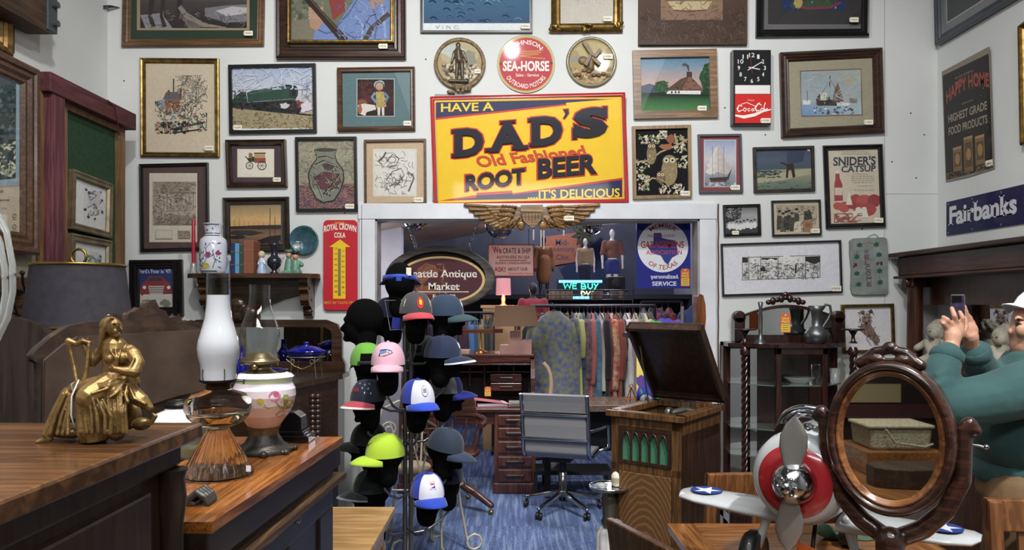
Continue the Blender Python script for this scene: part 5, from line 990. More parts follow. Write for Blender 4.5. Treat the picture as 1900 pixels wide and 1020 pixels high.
# ------------------------------------------------------------ mirror-backed buffet and its dishes
BW = WOOD('buffet_brown', '#2f1f16', '#4d3525', 'X', 5, .3, .4); Yb, Yf = 4.9, 4.2; zs = EYE-128*Yb/F; xr = P(640, 0, Yb).x; xl = xr-1.15
t = thing('buffet', 'dark mirror-backed oak buffet standing against the wall under the shelf', 'buffet', ((xl+xr)/2, 4.55, 0))
m = MB(); m.prism([(xl, Yb+.05), (xr+.02, Yb+.05), (xr+.02, Yb-.15), (xr-.12, Yf), (xl+.12, Yf), (xl, Yb-.15)], zs-.03, zs, 'Z'); m.build('top', BW, t, bevel=.008)
m = MB(); m.prism([(xl+.03, Yb+.03), (xr-.01, Yb+.03), (xr-.01, Yb-.15), (xr-.14, Yf+.04), (xl+.15, Yf+.04), (xl+.03, Yb-.15)], 0, zs-.03, 'Z'); m.build('carcass', BW, t)
m = MB(); x_ = P(590, 0, 4.3).x
for j in range(9):
    for s in (-1, 1): m.ell((x_+s*.015, 4.232, zs-.08-j*.03), (.02, .014, .02), 8, 6)
m.build('carved_leaf', BW, t)
m = MB(); m.box(xl+.3, xr-.2, Yf+.03, Yf+.05, zs-.32, zs-.05); m.build('drawer', BW, t, bevel=.01)
ztp = EYE-(593-CY)*Yb/F; oz = [(xl+.02, zs), (xr, zs), (xr, zs+.05), (xr-.02, zs+.1), (xr-.02, ztp-.1), (xr-.05, ztp-.03), (xr-.13, ztp), (xl+.15, ztp), (xl+.05, ztp-.04), (xl+.02, ztp-.1)]
m = MB(); inn = [(xl+.09, zs+.07), (xr-.09, zs+.07), (xr-.09, zs+.09), (xr-.09, zs+.1), (xr-.09, ztp-.1), (xr-.1, ztp-.07), (xr-.14, ztp-.05), (xl+.15, ztp-.05), (xl+.1, ztp-.07), (xl+.09, ztp-.1)]
n_ = len(oz); m.add([(x, Yb, z) for x, z in oz]+[(x, Yb, z) for x, z in inn]+[(x, Yb+.04, z) for x, z in oz]+[(x, Yb+.02, z) for x, z in inn], [(i, (i+1) % n_, n_+(i+1) % n_, n_+i) for i in range(n_)]+[(i, 2*n_+i, 2*n_+(i+1) % n_, (i+1) % n_) for i in range(n_)]+[(n_+i, n_+(i+1) % n_, 3*n_+(i+1) % n_, 3*n_+i) for i in range(n_)]+[list(range(2*n_, 3*n_))]); m.build('mirror_frame', BW, t)
MIR = M('mirror_silver', '#c9cccd', .015, 1)
m = MB(); m.add([(x, Yb+.015, z) for x, z in inn], [list(range(n_))]); m.build('mirror', MIR, t)
m = MB(); c = P(440, 590, Yb)
for i in range(9): m.ell(c+Vector((math.sin(i*.8)*.09, 0, .06-abs(i-4)*.012)), (.05, .03, .04), 10, 8)
m.ell(c+Vector((0, 0, .09)), (.06, .03, .05)); m.box(c.x-.15, c.x+.15, Yb, Yb+.04, ztp-.03, c.z+.04); m.build('crest', BW, t, remesh=.008, smooth=2)
COB = M('cobalt_glass', '#0d1270', .08, 0, coat=.9, var='#141a8c', vscale=6)
t = thing('casserole_dish', 'covered cobalt blue casserole on a wire stand by the buffet mirror', 'casserole', P(568, 690, 4.55)); c = P(568, 660, 4.55); zb = zs+.11
m = MB(); m.lathe([(.05, zb-.0), (.1, zb+.01), (.115, zb+.045), (.12, zb+.05)], (c.x, 4.55, 0), 36, sx=1.0, sy=.75); m.build('dish', COB, t)
m = MB(); m.lathe([(.12, zb+.052), (.118, zb+.058), (.06, zb+.085), (.015, zb+.09), (.012, zb+.1), (.022, zb+.11), (.004, zb+.114)], (c.x, 4.55, 0), 36, sy=.75); m.boxc((c.x-.125, 4.55, zb+.05), (.04, .05, .012)); m.boxc((c.x+.125, 4.55, zb+.05), (.04, .05, .012)); m.build('lid', COB, t)
m = MB(); m.torus((c.x, 4.55, zb+.02), .118, .003, sy=.78, seg=36)
for a_ in (-.9, -2.2, .9, 2.2): e = Vector((c.x+.118*math.cos(a_), 4.55+.092*math.sin(a_), zb+.02)); m.tube([e, e-Vector((0, 0, .06)), Vector((e.x*1.0+.015*math.cos(a_), e.y, zs+.003))], .003, 6)
for s in (-1, 1): m.tube([(c.x+s*.1, 4.47, zb+.01), (c.x+s*.05, 4.46, zb-.03), (c.x+s*.0, 4.455, zb-.05)], .0025, 5); m.torus((c.x+s*.06, 4.462, zb-.005), .013, .002, 'Y', 14, 5)
m.build('wire_stand', M('wire_brass', '#b5a87c', .3, .8), t)
t = thing('glass_dish', 'low cobalt blue glass dish left of the casserole on the buffet', 'dish', P(497, 690, 4.5)); m = MB(); c = P(500, 690, 4.5); m.lathe([(.05, zs+.001), (.06, zs+.01), (.11, zs+.05), (.115, zs+.055), (.1, zs+.052), (.05, zs+.02), (.002, zs+.02)], (c.x, 4.5, 0), 32, rib=.06, nrib=16); m.build('bowl', COB, t)
t = thing('glass_bottle', 'cobalt blue bottle between the two oil lamp chimneys on the buffet', 'bottle', P(447, 690, 4.5)); m = MB(); c = P(448, 690, 4.5); m.lathe([(.04, zs+.001), (.045, zs+.02), (.045, zs+.1), (.02, zs+.14), (.016, zs+.19), (.02, zs+.2)], (c.x, 4.5, 0), 24); m.build('body', COB, t)

# ------------------------------------------------------------ wall shelf and what stands on it
SHW = WOOD('shelf_walnut', '#3f2819', '#684528', 'X', 5, .3, .35); Y0 = 4.95; zsf = EYE-(507-CY)*Y0/F; xa, xb = P(340, 0, Y0).x, P(585, 0, Y0).x
t = thing('wall_shelf', 'carved walnut wall shelf with scrolled brackets under the sunset picture', 'shelf', ((xa+xb)/2, 5.1, zsf-.25))
m = MB(); m.prism([(xa+.08, YB), (xa, Y0+.12), (xa, Y0+.06), (xa+.06, Y0), (xb-.06, Y0), (xb, Y0+.06), (xb, Y0+.12), (xb-.03, YB)], zsf-.03, zsf, 'Z'); m.build('board', SHW, t, bevel=.006)
m = MB(); c = lambda x, y: (P(x, 0, 5.17).x, P(0, y, 5.17).z); m.prism([c(372, 520), c(560, 520), c(560, 545), c(530, 553), c(500, 565), c(470, 580), c(450, 580), c(430, 565), c(400, 553), c(372, 545)], 5.16, 5.198); m.build('backboard', SHW, t, bevel=.004)
bp = [(0, 0), (-.19, 0), (-.19, -.03), (-.17, -.05), (-.185, -.08), (-.15, -.11), (-.165, -.15), (-.13, -.19), (-.09, -.2), (-.075, -.23), (-.06, -.265), (-.03, -.27), (0, -.25)]
for x in (xa+.1, xb-.1):
    m = MB(); m.prism([(YB-.005+y, zsf-.03+z) for y, z in bp], x-.03, x+.03, 'X'); m.ell((x, YB-.14, zsf-.1), (.036, .03, .03)); m.ell((x, YB-.07, zsf-.26), (.036, .022, .022)); m.ell((x, YB-.09, zsf-.18), (.036, .024, .026)); m.build('bracket', SHW, t, bevel=.004)
def on(x, y=505, Y=5.04): p = P(x, y, Y); return Vector((p.x, Y, zsf))
sk = 5.02/F
t = thing('candle_holder', 'red taper candle in a cut glass holder, left end of wall shelf', 'candle', on(359)); o = on(359, Y=5.0)
m = MB(); m.lathe([(.03, .0), (.03, .006), (.022, .03), (.02, .07), (.016, .075)], o, 8); m.build('glass_base', M('cut_glass', '#dfe4e2', .05, 0, trans=.7, coat=.5), t); m = MB(); m.lathe([(.012, .05), (.013, .2), (.011, .36), (.004, .375)], o, 16); m.build('candle', M('candle_red', '#a81f33', .4, coat=.3), t)
t = thing('porcelain_vase', 'tall white porcelain vase painted with flowers on the wall shelf', 'vase', on(396)); o = on(396, Y=5.0); s_ = 5.0/F; z = lambda y: (505-y)*s_
pr = [(20, 505), (24, 500), (24.5, 480), (24.5, 452), (23, 442), (15, 435), (14, 428), (16, 418), (18, 412)]; m = MB(); m.lathe([(r*s_, z(y)) for r, y in pr], o, 36); m.build('body', M('porcelain', '#dde1ec', .2, coat=.6), t)
def vm(x, y, off=0):
    r = 24.6
    for (r0, y0), (r1, y1) in zip(pr, pr[1:]):
        if y1 <= y <= y0: r = r1+(r0-r1)*(y-y1)/(y0-y1)
    u = max(-.999, min(.999, (x-396)/r)); R = r*s_+.0008+off; return o+Vector((R*u, -R*math.sqrt(1-u*u), z(y)))
a = Art(vm)
for y in (415, 431, 435, 501): a.stroke([(396-14+i*1.4, y) for i in range(21)], 1.6, '#3b3f58')
for p in ([(388, 490), (394, 475), (392, 460), (400, 450)], [(404, 495), (408, 480), (404, 465)], [(385, 480), (390, 470)]): a.stroke(p, 1.2, '#5a6a5a')
a.scatter(40, 376, 448, 416, 496, 3.4, ['#3f5a86', '#2f4a3f', '#6a4a86', '#586a9c'], .45); a.blob(396, 472, 5, 6, '#a8406a'); a.blob(392, 492, 7, 5, '#c2b04a'); a.blob(412, 468, 4, 4, '#9c3f5c'); a.scatter(8, 386, 416, 408, 428, 2.6, ['#8f3f52', '#3b4668'], .5); a.build('painted_flowers', GLB, t)
t = thing('pale_bookend', 'pale blue slanted bookend left of the books on the wall shelf', 'bookend', on(429)); m = MB(); o = on(429); m.prism([(o.x-.022, zsf), (o.x+.01, zsf), (o.x+.01, zsf+.09)], 4.98, 5.06); m.build('wedge', M('bookend_blue', '#8fa6bd', .4), t, bevel=.003)
xx = P(433, 0, 5.02).x
for w_, h_, c_, lb in ((.028, .21, '#2b2f5c', 'navy book, leftmost on the wall shelf'), (.032, .205, '#5f9cc4', 'light blue book second from the left on the wall shelf'), (.026, .2, '#3a4a44', 'slim dark green book on the wall shelf'), (.072, .225, '#8a5540', 'thick tall brown book on the wall shelf, right of the others')):
    t = thing('hardback_book', lb, 'book', (xx+w_/2, 5.03, zsf), 0, 'books on the wall shelf')
    m = MB(); m.box(xx, xx+w_-.002, 4.97, 5.11, zsf, zsf+h_); m.build('cover', M('book_'+c_[1:], c_, .6), t, bevel=.004); m = MB(); m.box(xx+.004, xx+w_-.006, 4.98, 5.112, zsf+.004, zsf+h_+.0008); m.build('pages', M('page_cream', '#cfc5ac', .9), t)
    m = MB(); m.box(xx-.0003, xx+w_-.0017, 4.9685, 4.98, zsf+h_*.7, zsf+h_*.72); m.box(xx-.0003, xx+w_-.0017, 4.9685, 4.98, zsf+h_*.28, zsf+h_*.3); m.build('spine_band', M('gilt', '#a8935a', .4, .6), t); xx += w_
t = thing('girl_figurine', 'small china girl figurine in a blue skirt on the wall shelf', 'figurine', on(486)); o = on(486, Y=4.99)
m = MB(); m.lathe([(.034, 0), (.034, .02), (.018, .075), (.014, .08)], o, 20); m.build('skirt', M('china_blue', '#7f9fcb', .3, coat=.5, var='#b5c6de', vscale=30), t); m = MB(); m.cap(o+Vector((0, 0, .075)), o+Vector((-.003, 0, .1)), .018, .015); m.cap(o+Vector((.014, 0, .095)), o+Vector((.024, -.01, .065)), .006); m.cap(o+Vector((-.016, 0, .095)), o+Vector((-.022, -.01, .065)), .006); m.build('bodice', M('china_white', '#cfd6e0', .3, coat=.5), t, remesh=.003, smooth=1)
m = MB(); m.ell(o+Vector((-.004, -.002, .127)), (.019, .02, .022)); m.build('head', M('china_skin', '#d6b49c', .35, coat=.4), t); m = MB(); m.ell(o+Vector((-.004, .004, .131)), (.024, .02, .026)); m.build('bonnet', M('china_bonnet', '#c9c79a', .4, coat=.3), t)
t = thing('black_vase', 'dark handled vase with a ruffled lip on the wall shelf', 'vase', on(509)); o = on(509, Y=5.06)
m = MB(); m.lathe([(.03, 0), (.034, .006), (.016, .02), (.018, .03), (.045, .06), (.05, .085), (.045, .105), (.024, .125), (.02, .15), (.026, .19), (.036, .21), (.028, .215)], o, 28); m.build('body', M('vase_dark', '#22242f', .25, coat=.6), t); m = MB(); m.tube([o+Vector((.03, 0, .2)), o+Vector((.045, 0, .235)), o+Vector((.03, 0, .22))], .006, 6); m.ell(o+Vector((-.02, 0, .21)), (.02, .02, .012)); m.build('lip', M('vase_dark', '#22242f', .25, coat=.6), t)
t = thing('soldier_figurine', 'green uniformed pair of figures joined on one base at right of the wall shelf', 'figurine', on(544)); GRN = M('uniform_green', '#6f9c86', .4, coat=.3, var='#5a8470', vscale=20); SKN = M('figurine_skin', '#c98f76', .4, coat=.3)
for dx, dz, c_ in ((-.028, .012, '#4d7a5f'), (.016, 0, '#1c1d20')):
    o = on(544, Y=5.0+(.02 if dx < 0 else 0))+Vector((dx, 0, 0))
    m = MB(); m.cap(o+Vector((0, 0, .022)), o+Vector((0, 0, .075+dz)), .036, .026); m.cap(o+Vector((.028, 0, .08)), o+Vector((.045, -.01, .06)), .012, .016); m.box(o.x-.035, o.x+.035, 4.97, 5.04, zsf, zsf+.02); m.build('coat', GRN, t, remesh=.004, smooth=2)
    m = MB(); m.ell(o+Vector((0, -.004, .115+dz)), (.021, .021, .025)); m.cap(o+Vector((0, -.022, .115+dz)), o+Vector((0, -.027, .11+dz)), .004, .004); m.build('head', SKN, t)
    m = MB(); m.lathe([(.02, .13+dz), (.03, .138+dz), (.026, .152+dz), (.004, .156+dz)], o, 18); m.build('cap', M('figcap_'+c_[1:], c_, .4), t)
# ------------------------------------------------------------ hat rack: steel pole, arms, black foam heads; the caps are things of their own
RY = 4.2; CHR = M('chrome', '#b9bcc0', .12, 1); STL = M('rack_steel', '#8b8c8e', .25, .9); FOAM = M('foam_black', '#050506', .95, bump=.1, bscale=300, spec=.15)
pc = P(757, 0, RY)
rack = thing('hat_rack', 'tall steel hat tree holding black foam heads beside the opening', 'hat rack', (pc.x, RY, 0))
b = MB()
for d in (-.017, .017): b.tube([(pc.x+d, RY, .05), (pc.x+d, RY, P(0, 545, RY).z)], .013, 10)
b.build('pole', STL, rack)
for a_ in (.3, 1.9, 3.4, 5.0): b = MB(); b.tube([(pc.x, RY, .1), (pc.x+.15*math.cos(a_), RY+.15*math.sin(a_), .1), (pc.x+.33*math.cos(a_), RY+.33*math.sin(a_), .012)], .011, 8); b.build('foot', STL, rack)
# one foam head, nose along +X, chin down; copied for all
m = MB(); m.ell((-.012, 0, .135), (.098, .076, .098)); m.ell((.035, 0, .085), (.058, .056, .085)); m.cap((.092, 0, .1), (.105, 0, .075), .008, .013); m.cap((.075, 0, .03), (.082, 0, .028), .022, .02); m.cap((-.02, 0, .06), (-.015, 0, .0), .056, .055); m.ell((.083, 0, .052), (.016, .022, .008)); m.cap((.075, -.03, .125), (.075, .03, .125), .018)
head0 = m.lb('mannequin_head', FOAM, rack, remesh=.006, smooth=4); first_head = [True]
def head(px, py, Y, yaw, scale=1.0):
    """foam head whose crown is at pixel px,py; returns crown point and yaw"""
    c = P(px, py, Y); o = head0 if first_head[0] else head0.copy()
    if not first_head[0]: COL.objects.link(o)
    first_head[0] = False
    o.parent = rack; o.location = Vector((c.x, Y, c.z-.225*scale))-Vector(rack.location); o.rotation_euler = (0, 0, yaw); o.scale = (scale,)*3
    base = Vector((c.x, Y, c.z-.225*scale)); j = Vector((pc.x, RY, base.z-.16)); mid = Vector((base.x, base.y, base.z-.1))
    b = MB(); k_ = (mid-j)*.85; b.tube([j, j+k_*.5-Vector((0, 0, .02)), j+k_*.9+Vector((0, 0, .0)), mid+Vector((0, 0, .04)), base+Vector((0, 0, .02))], .007, 8); b.build('arm', STL, rack)
    return c, yaw
ZI = Vector((0, 0, 1))
def cap(label, px, py, Y, yaw, crown, brim, panel=None, emblem=None, strap=False, trim=None, hd=True, tilt=0, name='baseball_cap', sc=1.0, extra=None):
    c = P(px, py, Y)
    if hd: head(px, py+5, Y, yaw, sc)
    r = thing(name, label, 'cap', (c.x, Y, c.z-.12), yaw)
    cr, wd, ht = .106, .09, .12; mats = lambda col: M('cloth_'+col[1:], col, .85, bump=.12, bscale=350, sheen=.2)
    def dome(u, v, k=1.0):   # u angle from forward, v 0 rim..1 top
        e = v*math.pi/2; rr_ = math.cos(e)**.75; seam = 1-.012*abs(math.cos(u*3))**8
        return Vector((cr*k*rr_*math.cos(u)*seam+(-.004 if math.cos(u) < 0 else 0), wd*k*rr_*math.sin(u)*seam, ht*k*math.sin(e)**.95))
    N, K = 36, 9
    def patch(u0, u1, k=1.0, n=None, v0=0, v1=1):
        n = n or N; vs = [dome(u0+(u1-u0)*i/n, v0+(v1-v0)*j/K, k) for j in range(K+1) for i in range(n+1)]; m.add(vs, [(j*(n+1)+i, j*(n+1)+i+1, (j+1)*(n+1)+i+1, (j+1)*(n+1)+i) for j in range(K) for i in range(n)], True)
    m = MB()
    if strap:
        patch(-2.55, 2.55); patch(2.55, math.pi*2-2.55, 1, 12, .35, 1)
    else: patch(0, 2*math.pi)
    m.lb('crown', mats(crown), r)
    if panel: m = MB(); patch(-.85, .85, 1.012, 16, 0, .82); m.lb('front_panel', mats(panel), r)
    m = MB(); m.ell(dome(0, .999)+Vector((0, 0, .002)), (.008, .008, .005)); m.lb('button', mats(crown), r)
    def brimp(s, q): # s -1..1 across, q 0..1 outward
        u = s*1.15; e = dome(u, 0); L = .088*(math.cos(s*1.5)**.6 if abs(s) < 1 else 0); return Vector((e.x+q*L, e.y*(1+.04*q), .006-.03*q*q-.02*s*s*(1-.2*q)+.0*q))
    def brimpatch(q0, q1, up=0):
        n = 20; vs = [brimp(-1+2*i/n, q0+(q1-q0)*j/5)+Vector((0, 0, up)) for j in range(6) for i in range(n+1)]; m.add(vs, [(j*(n+1)+i, j*(n+1)+i+1, (j+1)*(n+1)+i+1, (j+1)*(n+1)+i) for j in range(5) for i in range(n)], True)
    m = MB(); brimpatch(-.05, 1); m.lb('brim', mats(brim), r, solid=.004)
    if trim: m = MB(); brimpatch(.86, 1.02, .0026); m.lb('brim_trim', mats(trim), r, solid=.004)
    if strap: m = MB(); vs = [dome(2.4+1.48*i/10, 0, 1.01)+Vector((0, 0, z)) for z in (.004, .024) for i in range(11)]; m.add(vs, [(i, i+1, 12+i, 11+i) for i in range(10)], True); m.lb('back_strap', mats('#1c1c20'), r, solid=.002)
    if emblem:
        def em(x, y, off=0):   # x -1..1 around the front, y 0..1 up
            p = dome(x*.6+(extra or 0), .15+y*.5, 1.02); return p+p.normalized()*off
        a = Art(em); emblem(a); a.mb.lb('emblem', MATTE, r)
    if tilt: r.rotation_euler = (0, tilt, yaw)
    return r
# sun visor on the topmost head, seen from behind
c, _ = head(742, 489, 4.2, math.pi/2+.1, 1.15); r = thing('sun_visor', 'blue strapped sun visor on the topmost foam head of the hat tree', 'visor', (c.x, 4.2, c.z-.09), math.pi/2+.1)
BLU = M('cloth_1f3fa6', '#1f3fa6', .6, sheen=.2)
m = MB(); vs = [(.12*math.cos(t), .098*math.sin(t), z-.01*math.cos(t)) for z in (-.012, .016) for t in [2*math.pi*i/36 for i in range(36)]]; m.add(vs, [(i, (i+1) % 36, 36+(i+1) % 36, 36+i) for i in range(36)], True); m.lb('strap', BLU, r, solid=.004)
m = MB(); n = 20; vs = [((.118+.08*q*math.cos(s*1.4))*math.cos(s*1.2), (.1+.03*q)*math.sin(s*1.2), .0-.03*q) for q in (0, .5, 1) for s in [-1+2*i/n for i in range(n+1)]]; m.add(vs, [(j*(n+1)+i, j*(n+1)+i+1, (j+1)*(n+1)+i+1, (j+1)*(n+1)+i) for j in range(2) for i in range(n)], True); m.lb('brim', M('cloth_10205e', '#16265e', .7), r, solid=.004)
m = MB(); m.boxc((-.123, .0, .002), (.008, .03, .034)); m.lb('buckle', BLU, r, bevel=.003); m = MB(); m.boxc((-.105, -.055, .04), (.003, .028, .045)); m.lb('price_tag', M('tag_cream', '#dcd6bd', .8), r)
head(673, 556, 4.1, math.pi, 1.1)
# clear acrylic sign holder clipped to the pole
t = thing('sign_holder', 'clear acrylic sign holder with a blue card clipped near the top of the hat tree', 'sign holder', P(735, 612, 4.12)); m = MB(); f = lambda x, y: P(x, y, 4.12); m.add([f(714, 557), f(766, 556), f(750, 611), f(724, 612)], [(0, 1, 2, 3)]); m.build('holder', GLASS, t)
m = MB(); ps = [f(714, 557), f(766, 556), f(750, 611), f(724, 612)]; m.tube(ps, .0022, 5, True); m.build('edge', M('acrylic_edge', '#9ba0a6', .2, .4), t)
m = MB(); m.add([f(728, 588)+Vector((0, .004, 0)), f(743, 590)+Vector((0, .004, 0)), f(742, 610)+Vector((0, .004, 0)), f(726, 610)+Vector((0, .004, 0))], [(0, 1, 2, 3)]); m.build('card', M('card_blue', '#1b2a86', .5), t)
PI = math.pi
def yw(x, y): return math.atan2(y, x)
def e_c(a): a.ell(0, .34, .3, .34, '#c23a30', 20); a.ell(.04, .34, .14, .16, '#e3b23c', 16)
def e_col(a):
    a.poly([(-1.9, .1), (1.5, .1), (1.5, .6), (-1.9, .6)], '#d8cf9a'); a.poly([(-1.9, .26), (1.5, .26), (1.5, .44), (-1.9, .44)], '#e6e3dc'); a.ell(0, .36, .36, .4, '#c4392f', 20); a.ell(.03, .36, .17, .19, '#e8b93c', 16)
def e_hawk(a):
    a.poly([(-.75, .62), (-.1, .68), (.55, .6), (.72, .42), (.5, .36), (.2, .3), (-.2, .22), (-.8, .22)], '#263a5e'); a.poly([(-.7, .55), (-.1, .6), (.1, .5), (-.3, .4), (-.78, .35)], '#5f93b8'); a.poly([(.1, .5), (.5, .54), (.62, .42), (.3, .4)], '#dfe3e8'); a.ell(.3, .47, .06, .04, '#1b2436', 10)
def e_usa(a): a.text('USA', -.5, .55, .35, .3, '#b5323c', .03); [a.poly([(x+.09*(1 if k_ % 2 == 0 else .4)*math.sin(k_*PI/5), y+.09*(1 if k_ % 2 == 0 else .4)*math.cos(k_*PI/5)) for k_ in range(10)], '#d6d6da') for x, y in ((.7, .55), (1.0, .25), (.95, .8), (1.35, .5), (-.8, .3), (-.75, .75), (1.6, .2), (1.5, .85), (.2, .9))]
def e_ring(a): a.ell(0, .42, .36, .36, '#2c3860', 24); a.ell(0, .42, .32, .32, '#dfe0e6', 24); [a.rect(-.2, .3+.07*i, .2, .33+.07*i, '#35406a') for i in range(4)]
def e_sq(a): a.rect(-.32, .22, .32, .7, '#8a6a8f'); a.rect(-.29, .25, .29, .67, '#dcdfe6'); a.poly([(-.25, .3), (.25, .3), (.25, .45)], '#2f4aa8'); a.rect(-.25, .5, .25, .6, '#c84a62')
def e_white(a): a.blob(.0, .42, .22, .22, '#dfe2ea', .2)
def e_lime(a): a.ring(0, .42, .3, .3, .08, '#7fae3a', 20); a.rect(-.15, .38, .15, .46, '#7fae3a')
def e_nike(a): a.stroke([(-.3, .5), (-.1, .35), (.5, .62)], [.06, .12, .02], '#2b3b1c')
cap('navy cap at the back of the hat tree behind the sign holder', 724, 551, 4.38, PI*.92, '#1d2740', '#1d2740')
cap('colorful cap with red brim, yellow and white flag stripe and red letter disc', 772, 541, 4.02, yw(.35, -.9), '#3f3f44', '#c4414c', None, e_col, extra=.0)
cap('dark denim blue cap with pale stitching, brim pointing right, near the oval sign', 827, 546, 4.12, yw(.97, -.25), '#26384f', '#2f4a50', None, e_white)
cap('lime green cap turned away with a tag hanging from its back opening', 680, 635, 4.05, yw(-.35, .95), '#6fae3f', '#6fae3f', strap=True)
cap('pale pink cap with a blue bird emblem', 720, 634, 3.9, yw(.06, -1), '#e3b4c6', '#e3b4c6', None, e_hawk)
cap('black cap turned away behind the pole of the hat tree', 788, 622, 4.36, yw(.5, .8), '#17171a', '#17171a', strap=True)
cap('navy cap with a white edged brim pointing right', 822, 622, 4.05, yw(.98, -.3), '#1b2745', '#1b2745', None, e_white, trim='#cfd8de')
cap('navy stars and USA lettered cap with red and white striped brim', 683, 702, 4.0, yw(-.5, -.85), '#1c2336', '#b5434f', None, e_usa, trim='#ded6d6')
cap('royal blue trucker cap with white front and round emblem', 775, 703, 3.88, yw(.5, -.85), '#2035a0', '#2348c0', '#d9dae2', e_ring)
cap('grey and royal blue cap, brim pointing right behind the white fronted trucker cap', 826, 690, 4.3, yw(.95, .1), '#75757a', '#1c2a86', '#1f2a6a')
cap('plain black cap, brim pointing left, above the neon yellow cap', 684, 783, 4.15, yw(-.98, -.1), '#0e0e10', '#0e0e10')
cap('neon yellow-green cap, brim pointing lower left', 714, 804, 3.92, yw(-.85, -.5), '#b5d63a', '#b5d63a', None, e_nike)
cap('faded slate blue cap, brim drooping to the right', 826, 793, 4.1, yw(.95, -.2), '#2b3648', '#2d3850', tilt=.22)
cap('black cap with lime emblem and grey edged brim, lowest on the left', 690, 870, 4.05, yw(-.9, -.4), '#14181c', '#181d22', None, e_lime, trim='#6a7278')
cap('blue trucker cap with white front and square patch, lowest on the hat tree', 793, 876, 3.88, yw(.4, -.9), '#2338a8', '#1f42b4', '#d9dae2', e_sq)
cap('dark navy cap turned away with a price tag, below the slate blue cap', 832, 854, 4.3, yw(.2, .95), '#18223a', '#18223a', strap=True)
# hang tags on the turned caps
for x, y, Y, o_ in ((671, 668, 3.93, 'lime'), (838, 867, 4.2, 'navy')):
    pass
# ------------------------------------------------------------ back room
# oval hanging sign
SY_ = 5.55; s_ = SY_/F; q = lambda x, y, d=0: P(x, y, SY_-d)
t = thing('hanging_sign', 'oval wooden Seattle Antique Market sign hanging on chains in the opening', 'sign', q(817, 572))
SGW = WOOD('sign_grey_wood', '#4a443f', '#6a625a', 'X', 4, .6, .05); m = MB(); c = q(817, 515)
m.lathe([(.001, .03), (100*s_, .03), (102*s_, .02), (102*s_, -.02), (98*s_, -.032), (84*s_, -.032)], c, 64, 'Y', sy=.575, caps=False); m.build('oval_board', SGW, t)
m = MB(); m.box(q(769, 0).x, q(873, 0).x, SY_-.03, SY_+.03, q(0, 466).z, q(0, 460).z); m.build('top_bar', SGW, t)
for x0, y0, x1, y1 in ((773, 460, 745, 375), (871, 458, 913, 340)):
    m = MB(); A_, B_ = q(x0, y0), q(x1, y1); n = 24
    for i in range(n): p = A_.lerp(B_, (i+.5)/n); m.torus(p, .011, .003, 'Y' if i % 2 else 'X', 12, 5, sy=1.5)
    m.build('chain', M('chain_steel', '#9a9a9c', .3, .9), t)
a = Art(backmap(SY_), .033); a.ell(818, 519, 82, 44, '#c9ad78', 56); a.ell(818, 519, 77, 40, '#4f3036', 56)
for p in ([(775, 498), (790, 488), (808, 492), (815, 505), (800, 512), (790, 522), (778, 530), (768, 520)], [(822, 490), (824, 488), (824, 530), (821, 530)], [(770, 534), (800, 528), (812, 545), (780, 548)]): a.poly(p, '#7a4f3d')
scrib(a, 30, 770, 490, 830, 545, 14, 2, ['#8a5c45', '#5c3a3a']); a.text('Seattle Antique', 756, 500, 885, 519, '#e6ded2', .012, True); a.text('Market', 794, 524, 853, 538, '#e6ded2', .014, True); a.rect(763, 540.5, 870, 542, '#d8cfc2'); a.text('Est. 1978', 803, 546, 845, 553, '#ded5c8', .02, True); a.build('sign_face', MATTE, t)
# Texas garagemen sign
TY_ = 5.42; t = thing('enamel_sign', 'blue Independent Garagemens Association of Texas sign hanging in the opening', 'sign', P(1231, 535, TY_))
m = MB(); m.box(P(1181, 0, TY_).x, P(1281, 0, TY_).x, TY_, TY_+.008, P(0, 535, TY_).z, P(0, 405, TY_).z); m.build('plate', M('enamel_blue', '#2a2f86', .3, coat=.7), t)
for x in (1190, 1272): m = MB(); p = P(x, 407, TY_); m.tube([p, (p.x, YB+T+.002, OZ+.1)], .003, 5); m.build('hanging_wire', M('wire_steel', '#777777', .4, .8), t)
a = Art(backmap(TY_), .0006); a.rect(1181, 405, 1281, 535, '#262b80'); a.ell(1230, 458, 47, 47, '#dedfe3', 56); a.poly([(1213, 432), (1227, 432), (1228, 441), (1240, 444), (1253, 446), (1257, 462), (1258, 472), (1247, 478), (1241, 488), (1240, 492), (1233, 486), (1226, 474), (1217, 472), (1209, 468), (1200, 456), (1212, 455)], '#333f86')
R_ = '#a8414f'; a.arctext('MEMBER', 1230, 458, 36, 8, -38, 38, R_, .012); a.text('INDEPENDENT', 1202, 435, 1253, 440, R_); a.text('GARAGEMENS', 1189, 447, 1269, 460, '#b03a44', .02); a.text('ASSOCIATION', 1199, 464, 1265, 472, R_, .015); a.arctext('OF TEXAS', 1230, 458, 42, 8.5, 222, 138, R_, .012, inward=True); a.text('personalized', 1208, 509, 1258, 519, '#dfe0e6', .015, shear=-.3); a.text('SERVICE', 1210, 522, 1255, 530, '#dfe0e6', .02); a.build('enamel_face', ENAMEL, t)
